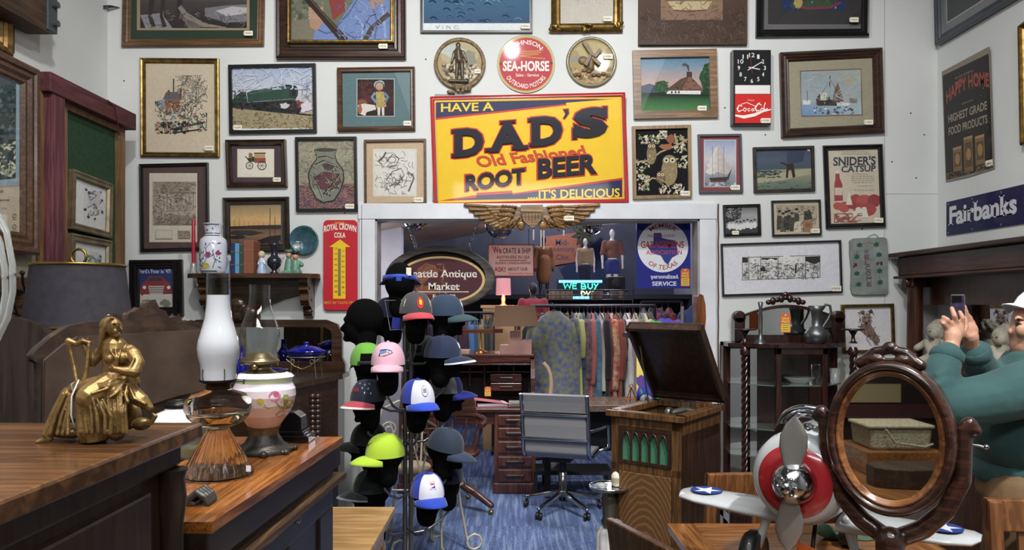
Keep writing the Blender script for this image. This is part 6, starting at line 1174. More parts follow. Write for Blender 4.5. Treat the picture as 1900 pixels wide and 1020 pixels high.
def sale_tag(x, y, w_, h_, Y, label, par=None):
    g = thing('sale_tag', label, 'tag', P(x+w_/2, y+h_, Y)) if par is None else par
    m = MB(); m.prism([(P(u, v, Y).x, P(u, v, Y).z) for u, v in ((x, y+h_*.12), (x+w_*.15, y), (x+w_*.85, y), (x+w_, y+h_*.12), (x+w_, y+h_), (x, y+h_))], Y, Y+.002); m.build('tag_card', M('tag_orange', '#c9622c', .7), g)
    a = Art(backmap(Y), .0006); a.rect(x+w_*.08, y+h_*.55, x+w_*.92, y+h_*.95, '#d6bf55'); a.ell(x+w_/2, y+h_*.09, w_*.09, h_*.045, '#d9d2b8', 12); a.text('SALE', x+w_*.15, y+h_*.2, x+w_*.85, y+h_*.33, '#e8d27a', .02); a.text('PRICE', x+w_*.12, y+h_*.37, x+w_*.88, y+h_*.5, '#e8d27a', .02)
    for i in range(3): a.stroke([(x+w_*.2, y+h_*(.63+.11*i)), (x+w_*.8, y+h_*(.62+.11*i))], h_*.03, '#8a6a35')
    a.build('tag_print', MATTE, g); return g
sale_tag(1263, 498, 17, 33, TY_-.003, 'orange and yellow sale tag on the lower corner of the blue Texas sign')
# disco balls
MIRT = None
def disco(label, x, y, rr_, Y):
    t = thing('disco_ball', label, 'disco ball', P(x, y+rr_, Y)); s_ = Y/F; m = MB(); c = P(x, y, Y); R = rr_*s_
    K, N = 12, 24
    for j in range(K):
        for i in range(N):
            e0, e1 = -PI/2+PI*j/K+.02, -PI/2+PI*(j+1)/K-.02; u0, u1 = 2*PI*i/N+.02, 2*PI*(i+1)/N-.02
            if math.cos((e0+e1)/2) < .15: continue
            m.add([c+Vector((math.cos(e)*math.cos(u), math.cos(e)*math.sin(u), math.sin(e)))*R for e, u in ((e0, u0), (e0, u1), (e1, u1), (e1, u0))], [(0, 1, 2, 3)])
    m.build('mirror_tiles', M('mirror_tile', '#c3c6cc', .05, 1), t); m = MB(); m.ell(c, R*.985); m.build('core', M('core_dark', '#26262a', .6), t); m = MB(); m.tube([c+Vector((0, 0, R)), c+Vector((0, 0, R+.03))], .006, 6); m.build('cord', M('cable_black', '#1a1a1c', .5), t)
disco('mirrored disco ball hanging below the left wing of the carved plaque', 927, 416, 27, 7.0); disco('mirrored disco ball at the upper left of the opening', 770, 402, 26, 5.6); disco('small mirrored disco ball behind the hanging rod at upper right of the opening', 1100, 416, 19, 8.3)
# hanging chime rack
t = thing('hanging_chimes', 'pale rods hanging from a bar near the ceiling of the back room', 'wind chime', P(1090, 440, 8.0)); m = MB(); [m.tube([P(x, 416, 8), P(x, 397, 8)], .004, 5) for x in (1045, 1145)]; m.tube([P(1000, 420, 8), P(1150, 413, 8)], .012, 6); m.tube([P(1075, 411, 8), P(1150, 410, 8)], .01, 6); m.build('bar', M('chime_pale', '#a8a49c', .5), t)
for x, y in ((1046, 437), (1055, 424), (1070, 426), (1085, 430), (1098, 431), (1115, 424), (1004, 458), (1009, 462), (990, 445)):
    m = MB(); m.tube([P(x, 414, 8), P(x, y, 8)], .009, 6); m.build('rod', M('chime_pale', '#a8a49c', .5), t)
# shipping sign, mural panel
t = thing('painted_sign', 'cream We Crate and Ship sign with red frame in the back room', 'sign', P(948, 513, 8.6)); Y = 8.6
m = MB(); m.box(P(905, 0, Y).x, P(991, 0, Y).x, Y, Y+.04, P(0, 513, Y).z, P(0, 453, Y).z); m.build('frame', M('sign_maroon', '#7a3a3c', .6), t); [(m := MB()).tube([P(x, 454, Y), P(x, 424, Y)], .004, 5).build('hanging_cord', M('cable_black', '#1a1a1c', .5), t) for x in (915, 981)]
a = Art(backmap(Y), .001); a.rect(907, 455, 989, 511, '#c9aa9c'); RD, BK = '#8a2f38', '#3a3038'; a.text('We', 914, 457, 930, 470, RD, .02, shear=-.2); a.text('CRATE & SHIP', 933, 460, 984, 470, BK, .01); a.text('ANYWHERE IN USA', 921, 474, 983, 480, BK, .01); a.rect(926, 482, 978, 483.4, RD); a.text('ALASKA-CANADA-HAWAII', 919, 485, 984, 490, BK, .01); a.text('ASK!', 917, 495, 938, 504, RD, .02, shear=-.1); a.text('ABOUT OUR', 942, 496, 979, 502, BK, .015); a.text('Reasonable Rates', 945, 505, 987, 509, RD, 0, shear=-.2); a.build('sign_face', MATTE, t)
Y = 10.998; t = thing('mural_panel', 'coral Mid-century Chic panel on the far wall', 'sign', P(1050, 492, Y)); a = Art(backmap(Y), .012); a.poly([(1003, 440), (1078, 430), (1079, 484), (1030, 492), (1018, 490)], '#b3735f'); BL = '#4b5470'
a.text('Mid-', 1031, 444, 1056, 455, BL, .01); a.text('century', 1027, 459, 1066, 469, BL, .01); a.text('Chic', 1032, 472, 1055, 482, BL, .01); a.build('lettered_panel', MATTE, t, solid=.01)
t = thing('mural_panel', 'slate blue and grey painted shapes on the far wall below the coral panel', 'mural', P(1035, 530, Y)); a = Art(backmap(Y), .008); a.poly([(1020, 494), (1034, 494), (1058, 540), (1012, 540)], '#6f7284'); a.poly([(1078, 470), (1115, 440), (1130, 470), (1120, 540), (1060, 540), (1040, 500)], '#3a4668'); a.build('painted_shapes', MATTE, t)
t = thing('starburst_ornament', 'large dark starburst ornament above the mannequins on the far wall', 'wall ornament', P(1085, 455, 10.7)); m = MB()
for i in range(8):
    u = i*PI/4+.2; c = P(1083, 435, 10.7); d = Vector((math.cos(u), 0, math.sin(u))); n_ = Vector((-d.z, 0, d.x)); m.add([c, c+d*.09+n_*.045, c+d*.2, c+d*.09-n_*.045], [(0, 1, 2, 3)])
m.build('petals', M('star_olive', '#3f4030', .5, .3), t, solid=.02)
# display platform, mannequins
t = thing('display_platform', 'high dark display platform along the far wall under the mannequins', 'platform', (.7, 10.2, 0)); zp = P(0, 546, 9.6).z; m = MB(); m.box(-1.2, 2.4, 9.6, 10.8, zp-.06, zp); m.build('deck', M('platform_dark', '#2b2a30', .7), t); m = MB(); m.box(-1.2, 2.4, 10.7, 10.78, 0, zp-.06); m.box(-1.2, -1.14, 9.62, 10.7, 0, zp-.06); m.box(2.34, 2.4, 9.62, 10.7, 0, zp-.06); m.build('support', M('platform_dark', '#2b2a30', .7), t)
PLA = M('mannequin_white', '#c9c4c4', .4)
def mannequin(label, x, top, bot, Y, tops, bottoms, kind, skin=PLA, headless=False):
    s_ = Y/F; c = P(x, bot, Y); H = (bot-top)*s_; t = thing('mannequin', label, 'mannequin', (c.x, Y, c.z)); o = Vector((c.x, Y, c.z)); v = lambda a_, z_, d=0: o+Vector((a_*H, d*H, z_*H))
    m = MB()
    if not headless: m.ell(v(0, .93), (.043*H, .052*H, .066*H)); m.cap(v(0, .88), v(0, .82), .026*H, .03*H)
    m.ell(v(0, .74), (.1*H, .065*H, .1*H)); m.ell(v(0, .6), (.075*H, .055*H, .1*H)); m.ell(v(0, .5), (.09*H, .065*H, .07*H))
    for s in (-1, 1): m.caps([(v(s*.115, .79), .034*H), (v(s*.15, .62), .026*H), (v(s*.15, .46, -.03), .018*H), (v(s*.15, .41, -.04), .02*H)]); m.caps([(v(s*.048, .48), .055*H), (v(s*.055, .26), .038*H), (v(s*.06, .04), .022*H), (v(s*.065, .012, -.04), .014*H)])
    m.build('body', skin, t, remesh=.012, smooth=2)
    m = MB(); m.ell(v(0, .745), (.112*H, .075*H, .09*H)); m.ell(v(0, .62), (.09*H, .068*H, .1*H))
    if kind != 'vest':
        for s in (-1, 1): m.cap(v(s*.115, .79), v(s*.152, .62), .043*H, .036*H)
    else: m.caps([(v(-.1, .78), .05*H), (v(-.11, .55), .045*H)]); m.caps([(v(.1, .78), .05*H), (v(.11, .55), .045*H)])
    if kind == 'coat':
        m.cap(v(0, .6), v(0, .32), .11*H, .13*H)
        for s in (-1, 1): m.caps([(v(s*.15, .62), .04*H), (v(s*.155, .47, -.03), .034*H)])
    m.build('top', tops, t, remesh=.014, smooth=3)
    if bottoms:
        m = MB(); m.ell(v(0, .5), (.1*H, .075*H, .06*H)); L = .3 if kind == 'skirt' else .05
        for s in (-1, 1): m.caps([(v(s*.05, .48), .064*H), (v(s*.055, .36 if kind == 'skirt' else .26), .062*H if kind == 'skirt' else .046*H)]+([] if kind == 'skirt' else [(v(s*.06, .05), .045*H)]))
        m.build('bottom', bottoms, t, remesh=.014, smooth=3)
    return t
cl = lambda c_, r_=.85: M('cloth_'+c_[1:], c_, r_, bump=.12, bscale=350, sheen=.2)
mannequin('mannequin in a long camel coat standing left of the coral panel', 1009, 437, 548, 9.9, cl('#8a5a3a'), None, 'coat', M('mannequin_dark', '#2a2528', .5))
mannequin('mannequin in a tan vest, white shirt and dark navy trousers', 1086, 441, 548, 9.9, cl('#8a7558'), cl('#1c2238'), 'vest')
mannequin('mannequin with pale head in a rust sweater and navy skirt', 1136, 424, 548, 9.9, cl('#6d4538'), cl('#27306a'), 'skirt')
t = mannequin('dark headed mannequin in a red top behind the rolltop desk', 989, 522, 700, 7.6, cl('#8f2f3c'), cl('#1c1d22'), 'skirt', M('mannequin_dark', '#2a2528', .5)); m = MB(); o = t.location; m.tube([(o.x, 7.6, .02), (o.x, 7.6, o.z+.3)], .02, 8); m.lathe([(.2, 0), (.2, .02), (.02, .04)], (o.x, 7.6, 0), 24); m.build('stand', M('iron_black', '#221f1d', .5, .4), t)
# neon sign
NB = M('neon_blue', '#4f9fe8', .3, emit=6); NG = M('neon_green', '#3fd6a8', .3, emit=3.2); NY = M('neon_yellow', '#f0e8a0', .3, emit=3.5); Y = 8.4
t = thing('neon_sign', 'glowing WE BUY neon sign above the front clothes rack', 'neon sign', P(1078, 556, Y))
for y, x0, x1 in ((522, 1037, 1117), (552, 1037, 1094)): m = MB(); m.tube([P(x0, y, Y), P(x1, y, Y)], .014, 8); m.build('neon_bar', NB, t)
def neon(strokes, mat, nm):
    m = MB()
    for s in strokes: m.tube([P(x, y, Y) for x, y in s], .0075, 6)
    m.build(nm, mat, t)
neon([[(1046, 525), (1049, 535), (1053, 527), (1057, 535), (1060, 525)], [(1070, 526), (1063, 526), (1063, 535), (1070, 535)], [(1063, 530), (1069, 530)], [(1079, 535), (1079, 526), (1085, 527), (1086, 530), (1080, 531), (1087, 532), (1087, 535), (1079, 536)], [(1091, 526), (1091, 533), (1095, 536), (1099, 533), (1099, 526)], [(1102, 526), (1106, 531), (1110, 526)], [(1106, 531), (1103, 537)]], NG, 'neon_lettering')
for s in ([(1079, 540), (1079, 548), (1084, 547), (1086, 544), (1083, 541), (1079, 540)], [(1088, 540), (1091, 548), (1095, 540)], [(1098, 541), (1103, 541)]): neon([s], NY, 'neon_letter')
m = MB(); m.box(P(1034, 0, Y).x, P(1120, 0, Y).x, Y+.05, Y+.06, P(0, 557, Y).z, P(0, 518, Y).z); m.build('backing', M('neon_back', '#15161c', .5), t)
t = thing('loudspeaker', 'black loudspeaker box beside the neon sign on the wire shelf', 'speaker', P(1145, 540, 8.6)); m = MB(); c0, c1 = P(1129, 538, 8.6), P(1160, 513, 8.6); m.box(c0.x, c1.x, 8.6, 8.9, c0.z, c1.z); m.build('cabinet', M('speaker_black', '#17171a', .7), t, bevel=.01); m = MB(); m.lathe([(.01, -.004), (.06, -.006), (.065, 0)], ((c0.x+c1.x)/2, 8.6, (c0.z+c1.z)/2), 24, 'Y'); m.build('cone', M('cone_grey', '#26262a', .6), t)
t = thing('wire_crate', 'row of records in a wire shelf crate under the neon sign', 'crate', P(1087, 556, 8.2)); m = MB(); Y = 8.2
for y in (538, 547, 556): m.tube([P(1013, y, Y), P(1175, y, Y)], .006, 5); m.tube([P(1013, y, Y+.3), P(1175, y, Y+.3)], .006, 5)
for x in range(1013, 1176, 9): m.tube([P(x, 538, Y), P(x, 556, Y)], .003, 4)

for x in (1014, 1174):
    for y in (Y, Y+.7): p = P(x, 0, Y); m.tube([(p.x, y, 0), (p.x, y, P(0, 536, Y).z)], .008, 6)
m.tube([P(1014, 556, Y), P(1014, 556, Y)+Vector((0, .7, 0))], .006, 5); m.box(P(1120, 0, Y).x, P(1174, 0, Y).x, Y+.35, Y+.75, P(0, 541, 8.6).z, P(0, 538, 8.6).z)
m.build('wire_frame', M('wire_dark', '#3c3b40', .4, .6), t)
for x0, x1, c_, lb in ((1020, 1064, '#6d5c48', 'tan record sleeves at left of the wire shelf crate'), (1100, 1120, '#5a4632', 'brown box at the middle of the wire shelf crate'), (1135, 1160, '#2a2422', 'dark picture box at right of the wire shelf crate')):
    m = MB(); m.box(P(x0, 0, Y).x, P(x1, 0, Y).x, Y+.05, Y+.25, P(0, 555, Y).z, P(0, 540, Y).z); tag(m.build('storage_box', M('box_'+c_[1:], c_, .8, var='#8a7a66', vscale=14), bevel=.006), lb, 'box')
# pink lamp on a pale cabinet
Y = 8.1; s_ = Y/F; c = P(934, 577, Y); z = lambda y: P(0, y, Y).z
t = thing('table_lamp', 'small lit pink shaded table lamp under the shipping sign', 'lamp', (c.x, Y, z(566))); m = MB(); m.lathe([(14*s_, z(547)), (13*s_, z(516))], (c.x, Y, 0), 28, caps=False); m.build('lamp_shade', M('shade_pink', '#c98a90', .7, emit=.55), t); m = MB(); m.lathe([(6*s_, z(566)), (3*s_, z(562)), (4*s_, z(555)), (2*s_, z(547))], (c.x, Y, 0), 20); m.build('base', M('lamp_terracotta', '#a85a3a', .5), t)
lamp('pink_lamp_bulb', 'POINT', (c.x, Y-.02, z(552)), (c.x, Y, 0), 9, (1, .62, .42), .04)
t = thing('side_cabinet', 'pale cabinet lit by the pink lamp at the back', 'cabinet', (c.x, Y, 0)); m = MB(); m.box(P(893, 0, Y).x, P(1000, 0, Y).x, Y-.18, Y+.25, z(566)-.03, z(566)); m.build('top', M('cabinet_cream', '#c9a57c', .5), t); m = MB(); m.box(P(897, 0, Y).x, P(996, 0, Y).x, Y-.16, Y+.23, 0, z(566)-.03); m.build('carcass', M('cabinet_cream', '#c9a57c', .5), t)

# ---------------------------------------------- clothes racks and garments
def rail(label, x0, x1, y, Y):
    t = thing('clothes_rack', label, 'clothes rack', ((P(x0, 0, Y).x+P(x1, 0, Y).x)/2, Y, 0)); A_, B_ = P(x0, y, Y), P(x1, y, Y); m = MB(); m.tube([A_, B_], .016, 8); m.build('rail', M('rail_dark', '#4a4a50', .3, .8), t)
    for p in (A_, B_):
        m = MB(); m.tube([p, (p.x, Y, .03)], .016, 8); m.tube([(p.x, Y-.28, .03), (p.x, Y+.28, .03)], .016, 8); m.build('upright', M('rail_dark', '#4a4a50', .3, .8), t)
    return A_.z
HANG = M('hanger_dark', '#2c2a2c', .5)
FABS = {}
def fabric(c_, var=None):
    k_ = 'fabric_%s_%s' % (c_, var)
    return M(k_, c_, .9, var=var, vscale=24, bump=.15, bscale=120, sheen=.25)
def garment(label, px, Y, zr, L, c_, var=None, sleeve=.55, thick=.035, wide=.2, kind='dress', group=None, rz=None):
    """clothing on a hanger, hung square to the rail so one shoulder faces the viewer"""
    x = P(px, 0, Y).x; t = thing('hanging_garment', label, 'garment', (x, Y, zr-.09-L), rnd.uniform(-.12, .12) if rz is None else rz, group)
    m = MB(); m.tube([(0, 0, L+.03), (0, 0, L+.08), (0, .02, L+.1), (0, .035, L+.085)], .003, 5); m.tube([(0, -wide*.95, L-.045), (0, 0, L+.03), (0, wide*.95, L-.045)], .006, 5); m.lb('hanger', HANG, t)
    m = MB(); rings = []; N = 24; ph = rnd.uniform(0, 6)
    for j, v in enumerate((0, .03, .08, .2, .45, .75, 1)):
        ww = wide*(.28 if j == 0 else .8 if j == 1 else 1.0+.12*math.sin(v*2.2)*(1 if kind == 'dress' else .2)); th = thick*(.5 if j == 0 else .8 if j == 1 else 1+.5*v); zz_ = L*(1-v)+(.02 if j == 0 else 0)-(.0)
        ring = []
        for i in range(N):
            u = 2*PI*i/N; fold = 1+(.35*math.sin(u*5+ph)+.2*math.sin(u*9+ph*2))*v*.9; dz = -.05*abs(math.sin(u))**2 if j in (1,) else 0
            ring.append((th*math.cos(u)*fold+.012*math.sin(v*4+ph), ww*math.sin(u), zz_+dz))
        rings.append([Vector(p) for p in ring])
    m.loft(rings); m.lb('body', fabric(c_, var), t)
    if sleeve:
        for s in (-1, 1):
            m = MB(); y0 = s*wide*.92; m.caps([(Vector((0, y0, L-.07)), .036), (Vector((.012, y0+s*.045, L-.07-sleeve*.5)), .034), (Vector((rnd.uniform(-.01, .02), y0+s*.03, L-.07-sleeve)), .03)], 10); m.lb('sleeve', fabric(c_, var), t)
    return t
ORD = ['leftmost', 'second from the left', 'third from the left', 'fourth from the left', 'fifth from the left', 'sixth from the left', 'seventh from the left', 'eighth from the left', 'ninth from the left', 'tenth from the left', 'eleventh from the left', 'twelfth from the left', 'thirteenth from the left', 'fourteenth from the left', 'fifteenth from the left', 'sixteenth from the left', 'seventeenth from the left', 'eighteenth from the left', 'nineteenth from the left', 'twentieth from the left', 'twenty-first from the left', 'twenty-second from the left', 'twenty-third from the left', 'twenty-fourth from the left']
Y = 6.95; zr = rail('long steel clothes rack of dresses behind the grey office chair', 985, 1215, 567, Y); G = 'garments on the front clothes rack'
rows = [(1004, 1.0, '#5b6284', '#8d8d62', 'blue and olive floral dress', .5), (1016, .95, '#2b2b33', None, 'black jacket', .6), (1026, 1.02, '#77784e', '#3f4f86', 'olive dress with blue rosettes', .5), (1040, .98, '#8a8a66', '#4a5588', 'green and blue paisley dress', .45), (1053, .9, '#6b4a3c', None, 'brown shirt', .6), (1061, .95, '#3a2f2c', '#7a5a3c', 'dark rust patterned shirt', .62), (1069, .8, '#93a3ad', None, 'grey blue tee', .25), (1075, 1.0, '#a3a86a', None, 'pale olive dress', .3), (1083, 1.0, '#35566e', None, 'teal blue dress', .4), (1090, .95, '#4a3a44', '#7a5a62', 'mauve print dress', .5), (1097, .75, '#a85a5a', None, 'coral red cardigan', .55), (1104, 1.0, '#54778c', '#3c5a70', 'denim blue coat', .7), (1113, .7, '#b3aca0', None, 'ivory sleeveless top', 0), (1120, 1.02, '#1c1b20', None, 'long black dress', .5), (1128, 1.0, '#7a2430', None, 'dark red dress', .62), (1135, .92, '#a8413f', '#c9b08a', 'red and cream robe', .6), (1143, 1.0, '#8c4a3c', None, 'brick red dress', .5), (1151, 1.0, '#1d1b1d', '#3a3032', 'black tunic', .4), (1160, .85, '#d0cfce', None, 'white blouse', .7), (1168, .9, '#a898a0', None, 'lilac grey blouse', .6), (1177, .92, '#b5a58c', None, 'beige cardigan', .6), (1187, .9, '#707a6c', None, 'sage green shirt', .6), (1197, .9, '#c2bca4', None, 'cream jacket', .6), (1206, .9, '#4a4640', None, 'dark grey coat', .6)]
for i, (px, L, c_, v_, lb, sl) in enumerate(rows): garment('%s, %s on the front clothes rack' % (lb, ORD[i]), px, Y+rnd.uniform(-.03, .03), zr, L, c_, v_, sl, .03, .19, 'dress', G)
garment('olive and blue rosette dress facing the viewer before the front rack', 1028, 6.72, zr+.02, 1.0, '#77784e', '#3f4f86', .42, .05, .21, 'dress', G, PI/2)
Y = 7.9; zr = rail('clothes rack of plaid shirts behind the rolltop desk', 795, 915, 580, Y); G = 'shirts on the rear clothes rack'
rows = [(802, '#4a3a52', '#2f2a3c', 'plum plaid shirt'), (811, '#6b6a7a', '#3b3c4c', 'grey check shirt'), (820, '#3d3a5c', '#26243c', 'indigo shirt'), (829, '#6d3f50', '#3a2a38', 'maroon plaid shirt'), (838, '#8088a0', '#54597a', 'light blue striped shirt'), (847, '#4d3048', '#2a2030', 'dark purple plaid shirt'), (856, '#34466a', '#223050', 'navy shirt'), (865, '#5f2f40', '#33202c', 'wine red plaid shirt'), (874, '#4f78a8', None, 'bright blue denim shirt'), (883, '#3c5a7c', None, 'medium blue jacket'), (892, '#7d7a50', None, 'olive jacket'), (901, '#3f4a3a', None, 'dark green jacket'), (909, '#2d302f', None, 'black jacket')]
for i, (px, c_, v_, lb) in enumerate(rows): garment('%s, %s on the rear rack behind the desk' % (lb, ORD[i]), px, Y+rnd.uniform(-.03, .03), zr, .85, c_, v_, .6, .034, .2, 'shirt', G)
Y = 8.3; zr = rail('distant clothes rack at right of the back room', 1190, 1265, 560, Y); G = 'garments on the distant rack'
for i, (px, c_, lb) in enumerate(((1196, '#6a5a66', 'mauve top'), (1206, '#3f3a44', 'charcoal top'), (1217, '#8a3f5c', 'magenta top'), (1228, '#54484e', 'grey brown top'), (1240, '#7a2f33', 'dark red top'))): garment('%s, %s on the distant rack at right' % (lb, ORD[i]), px, Y, zr, .7, c_, None, .5, .04, .2, 'shirt', G)

# ---------------------------------------------- rolltop desk and things on it
DW = WOOD('desk_cherry', '#3a1d18', '#5c3128', 'X', 5, .25, .5); DWZ = WOOD('desk_cherry_v', '#4a261c', '#6f4030', 'Z', 5, .3, .4); DH = M('pull_dark', '#2e1a15', .35, coat=.3); Y = 6.1; X0, X1 = P(735, 0, Y).x, P(998, 0, Y).x; zt_ = P(0, 757, Y).z
t = thing('rolltop_desk', 'cherry rolltop desk with open pigeonholes and a pedestal of five drawers', 'desk', ((X0+X1)/2, 6.5, 0))
m = MB(); m.box(X0, X1, Y-.02, 6.85, zt_-.035, zt_); m.build('desktop', DW, t, bevel=.008)
px0, px1 = P(917, 0, Y).x, P(994, 0, Y).x
for a0, a1 in ((px0, px1), (X0+.02, X0+.02+px1-px0)):
    m = MB(); m.box(a0, a1, Y+.01, 6.8, .09, zt_-.035); m.build('pedestal', DWZ, t, bevel=.004); m = MB(); m.box(a0-.012, a1+.012, Y, 6.82, 0, .09); m.build('plinth', DWZ, t, bevel=.008)
    for y0, y1 in ((769, 789), (793, 813), (818, 840), (846, 865), (870, 893)):
        za, zb_ = P(0, y1, Y).z, P(0, y0, Y).z; m = MB(); m.box(a0+.03, a1-.03, Y-.012, Y+.02, za, zb_); d = m.build('drawer', DWZ, t, bevel=.008); m = MB(); m.boxc(((a0+a1)/2, Y-.026, (za+zb_)/2), (.16, .022, .028)); m.build('handle', DH, d, bevel=.009)
m = MB(); m.box(X0+.5, px0, Y+.03, Y+.05, zt_-.14, zt_-.035); m.build('drawer', DW, t, bevel=.004)
zu = P(0, 657, 6.35).z; m = MB(); m.box(X0, X1-.02, 6.35, 6.85, zu-.03, zu); m.build('top', DW, t, bevel=.008)
prof_ = [(Y+.03, zt_), (6.85, zt_), (6.85, zu-.03), (6.4, zu-.03), (6.33, zu-.05), (6.27, zu-.12), (6.25, zu-.2), (6.24, zt_+.12), (Y+.08, zt_+.04)]
for x in (X0+.02, X1-.055): m = MB(); m.prism(prof_, x, x+.035, 'X'); m.build('side_panel', DW, t, bevel=.006)
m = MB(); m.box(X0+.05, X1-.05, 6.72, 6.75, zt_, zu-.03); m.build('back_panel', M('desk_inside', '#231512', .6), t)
m = MB()
for z in (zt_+.26, zt_+.33): m.box(X0+.055, X1-.055, 6.5, 6.72, z, z+.012)
for i in range(7): x = X0+.2+i*.13; m.box(x, x+.01, 6.5, 6.72, zt_+.14, zu-.03)
m.build('pigeonholes', DW, t)
for z0 in (zt_+.1, zt_+.18):
    m = MB(); m.box(P(910, 0, 6.5).x, P(968, 0, 6.5).x, 6.47, 6.7, z0, z0+.07); d = m.build('drawer', DW, t, bevel=.005); m = MB(); m.boxc((P(939, 0, 6.5).x, 6.46, z0+.035), (.12, .014, .018)); m.build('handle', DH, d, bevel=.004)
m = MB(); m.box(X0+.06, X1-.06, 6.34, 6.38, zu-.07, zu-.03)
for i in range(4): m.tube([(X0+.06, 6.36, zu-.04-i*.016), (X1-.06, 6.36, zu-.04-i*.016)], .01, 6)
m.build('tambour', DW, t)
# stepped lamp
Y = 6.5; s_ = Y/F; z = lambda y: P(0, y, Y).z; zq = zu
t = thing('table_lamp', 'lamp with stepped pale block base and brown rectangular shade on the desk', 'lamp', (P(957, 0, Y).x, Y, zq)); xx_ = lambda x: P(x, 0, Y).x
m = MB(); m.prism([(xx_(927), zq), (xx_(986), zq), (xx_(986), z(630)), (xx_(966), z(630)), (xx_(966), z(613)), (xx_(946), z(613)), (xx_(946), z(639)), (xx_(927), z(639))], Y-.08, Y+.08); m.build('base', M('travertine', '#a07a70', .5, var='#8a6660', vscale=3), t, bevel=.004)
m = MB(); m.add([(xx_(x), Y+d, z(y)) for d, y, a_, b_ in ((-.16, 604, 914, 997), (.16, 604, 914, 997), (.11, 567, 920, 992), (-.11, 567, 920, 992)) for x in (a_, b_)], [(0, 1, 7, 6), (2, 3, 5, 4), (0, 6, 4, 2), (1, 3, 5, 7)]); m.build('lamp_shade', M('shade_brown', '#5a4430', .8, bump=.2, bscale=200), t, solid=.004); m = MB(); m.tube([(xx_(956), Y, z(613)), (xx_(956), Y, z(566))], .008, 8); m.build('stem', BRS, t)
t = thing('bankers_lamp', 'brass bankers lamp with a flat bar shade on the desk', 'lamp', (xx_(892), Y, zq)); m = MB(); m.lathe([(.06, zq), (.06, zq+.012), (.02, zq+.03), (.008, zq+.05), (.007, z(615))], (xx_(892), Y, 0), 24); m.build('base', M('copper_brass', '#9a6038', .3, .8), t, bevel=0); m = MB(); m.prism([(xx_(843), z(618)), (xx_(933), z(617)), (xx_(933), z(610)), (xx_(843), z(612))], Y-.05, Y+.05); m.build('lamp_shade', M('copper_shade', '#7a4632', .35, .6), t, bevel=.008)
m = MB(); m.box(xx_(850), xx_(872), 6.42, 6.6, zq, zq+.03); tag(m.build('paper_stack', M('paper_pale', '#a89088', .8), bevel=.002), 'stack of pale papers on the left of the desk top', 'papers')
t = thing('ring_binder', 'pink ring binder lying open-ended on the desktop', 'binder', (P(910, 0, 6.25).x, 6.25, zt_), .25); m = MB(); m.add([(-.15, -.1, 0), (.15, -.1, 0), (.15, .1, 0), (-.15, .1, 0), (-.15, -.1, .065), (.15, -.1, .02), (.15, .1, .02), (-.15, .1, .065)], [(0, 1, 2, 3), (4, 5, 6, 7), (0, 3, 7, 4)]); m.lb('cover', M('binder_pink', '#b8707a', .5), t, solid=.004); m = MB(); m.boxc((.0, 0, .018), (.26, .18, .022)); m.lb('pages', M('paper_cool', '#b9b4b8', .8), t)
for x0, x1, h_, lb in ((843, 862, .04, 'small grey box at left on the desktop behind the blue cap'), (864, 878, .045, 'second small grey box on the desktop beside the first'), (944, 983, .02, 'flat grey notebook at right end of the desktop')):
    m = MB(); m.box(P(x0, 0, 6.4).x, P(x1, 0, 6.4).x, 6.35, 6.45, zt_, zt_+h_); tag(m.build('desk_box', M('box_grey', '#8c8c84', .7), bevel=.003), lb, 'box')
sale_tag(899, 717, 12, 18, 6.44, 'orange sale tag hanging inside the rolltop desk')
# cherry swivel office chair left of the desk pedestal
CHW = WOOD('chair_cherry', '#3a2018', '#5a3426', 'X', 5, .35, .3); o = Vector((P(835, 0, 5.6).x, 5.62, 0)); t = thing('office_chair', 'dark wooden swivel armchair tucked at the rolltop desk behind the caps', 'chair', o, 0)
m = MB(); m.lathe([(.02, .43), (.22, .43), (.235, .45), (.22, .465), (.02, .455)], (0, 0, 0), 28); m.lb('seat', CHW, t)
m = MB(); m.tube([(.27*math.cos(u), .02+.25*math.sin(u), .68+.03*math.sin(u)) for u in [PI*(-.15)+PI*1.3*i/16 for i in range(17)]], .022, 8); m.lb('arm_rail', CHW, t)
m = MB(); m.prism([(-.2, .7), (.2, .7), (.17, .84), (-.17, .84)], .2, .235); m.lb('back_rail', CHW, t, bevel=.012)
for i in range(9): u = -.3+PI*1.2*i/8; m = MB(); m.tube([(.2*math.cos(u), .02+.18*math.sin(u), .46), (.26*math.cos(u), .02+.24*math.sin(u), .68)], .01, 6); m.lb('spindle', CHW, t)
m = MB(); m.tube([(0, 0, .43), (0, 0, .22)], .03, 10); m.lb('column', CHW, t)
for i in range(4): u = -.35+i*PI/2; m = MB(); m.caps([(Vector((.03*math.cos(u), .03*math.sin(u), .24)), .03), (Vector((.2*math.cos(u), .2*math.sin(u), .16)), .03), (Vector((.34*math.cos(u), .34*math.sin(u), .07)), .024)]); l_ = m.lb('leg', CHW, t); m = MB(); m.ell((.34*math.cos(u), .34*math.sin(u), .02), .02); m.lb('caster', BRS, l_)
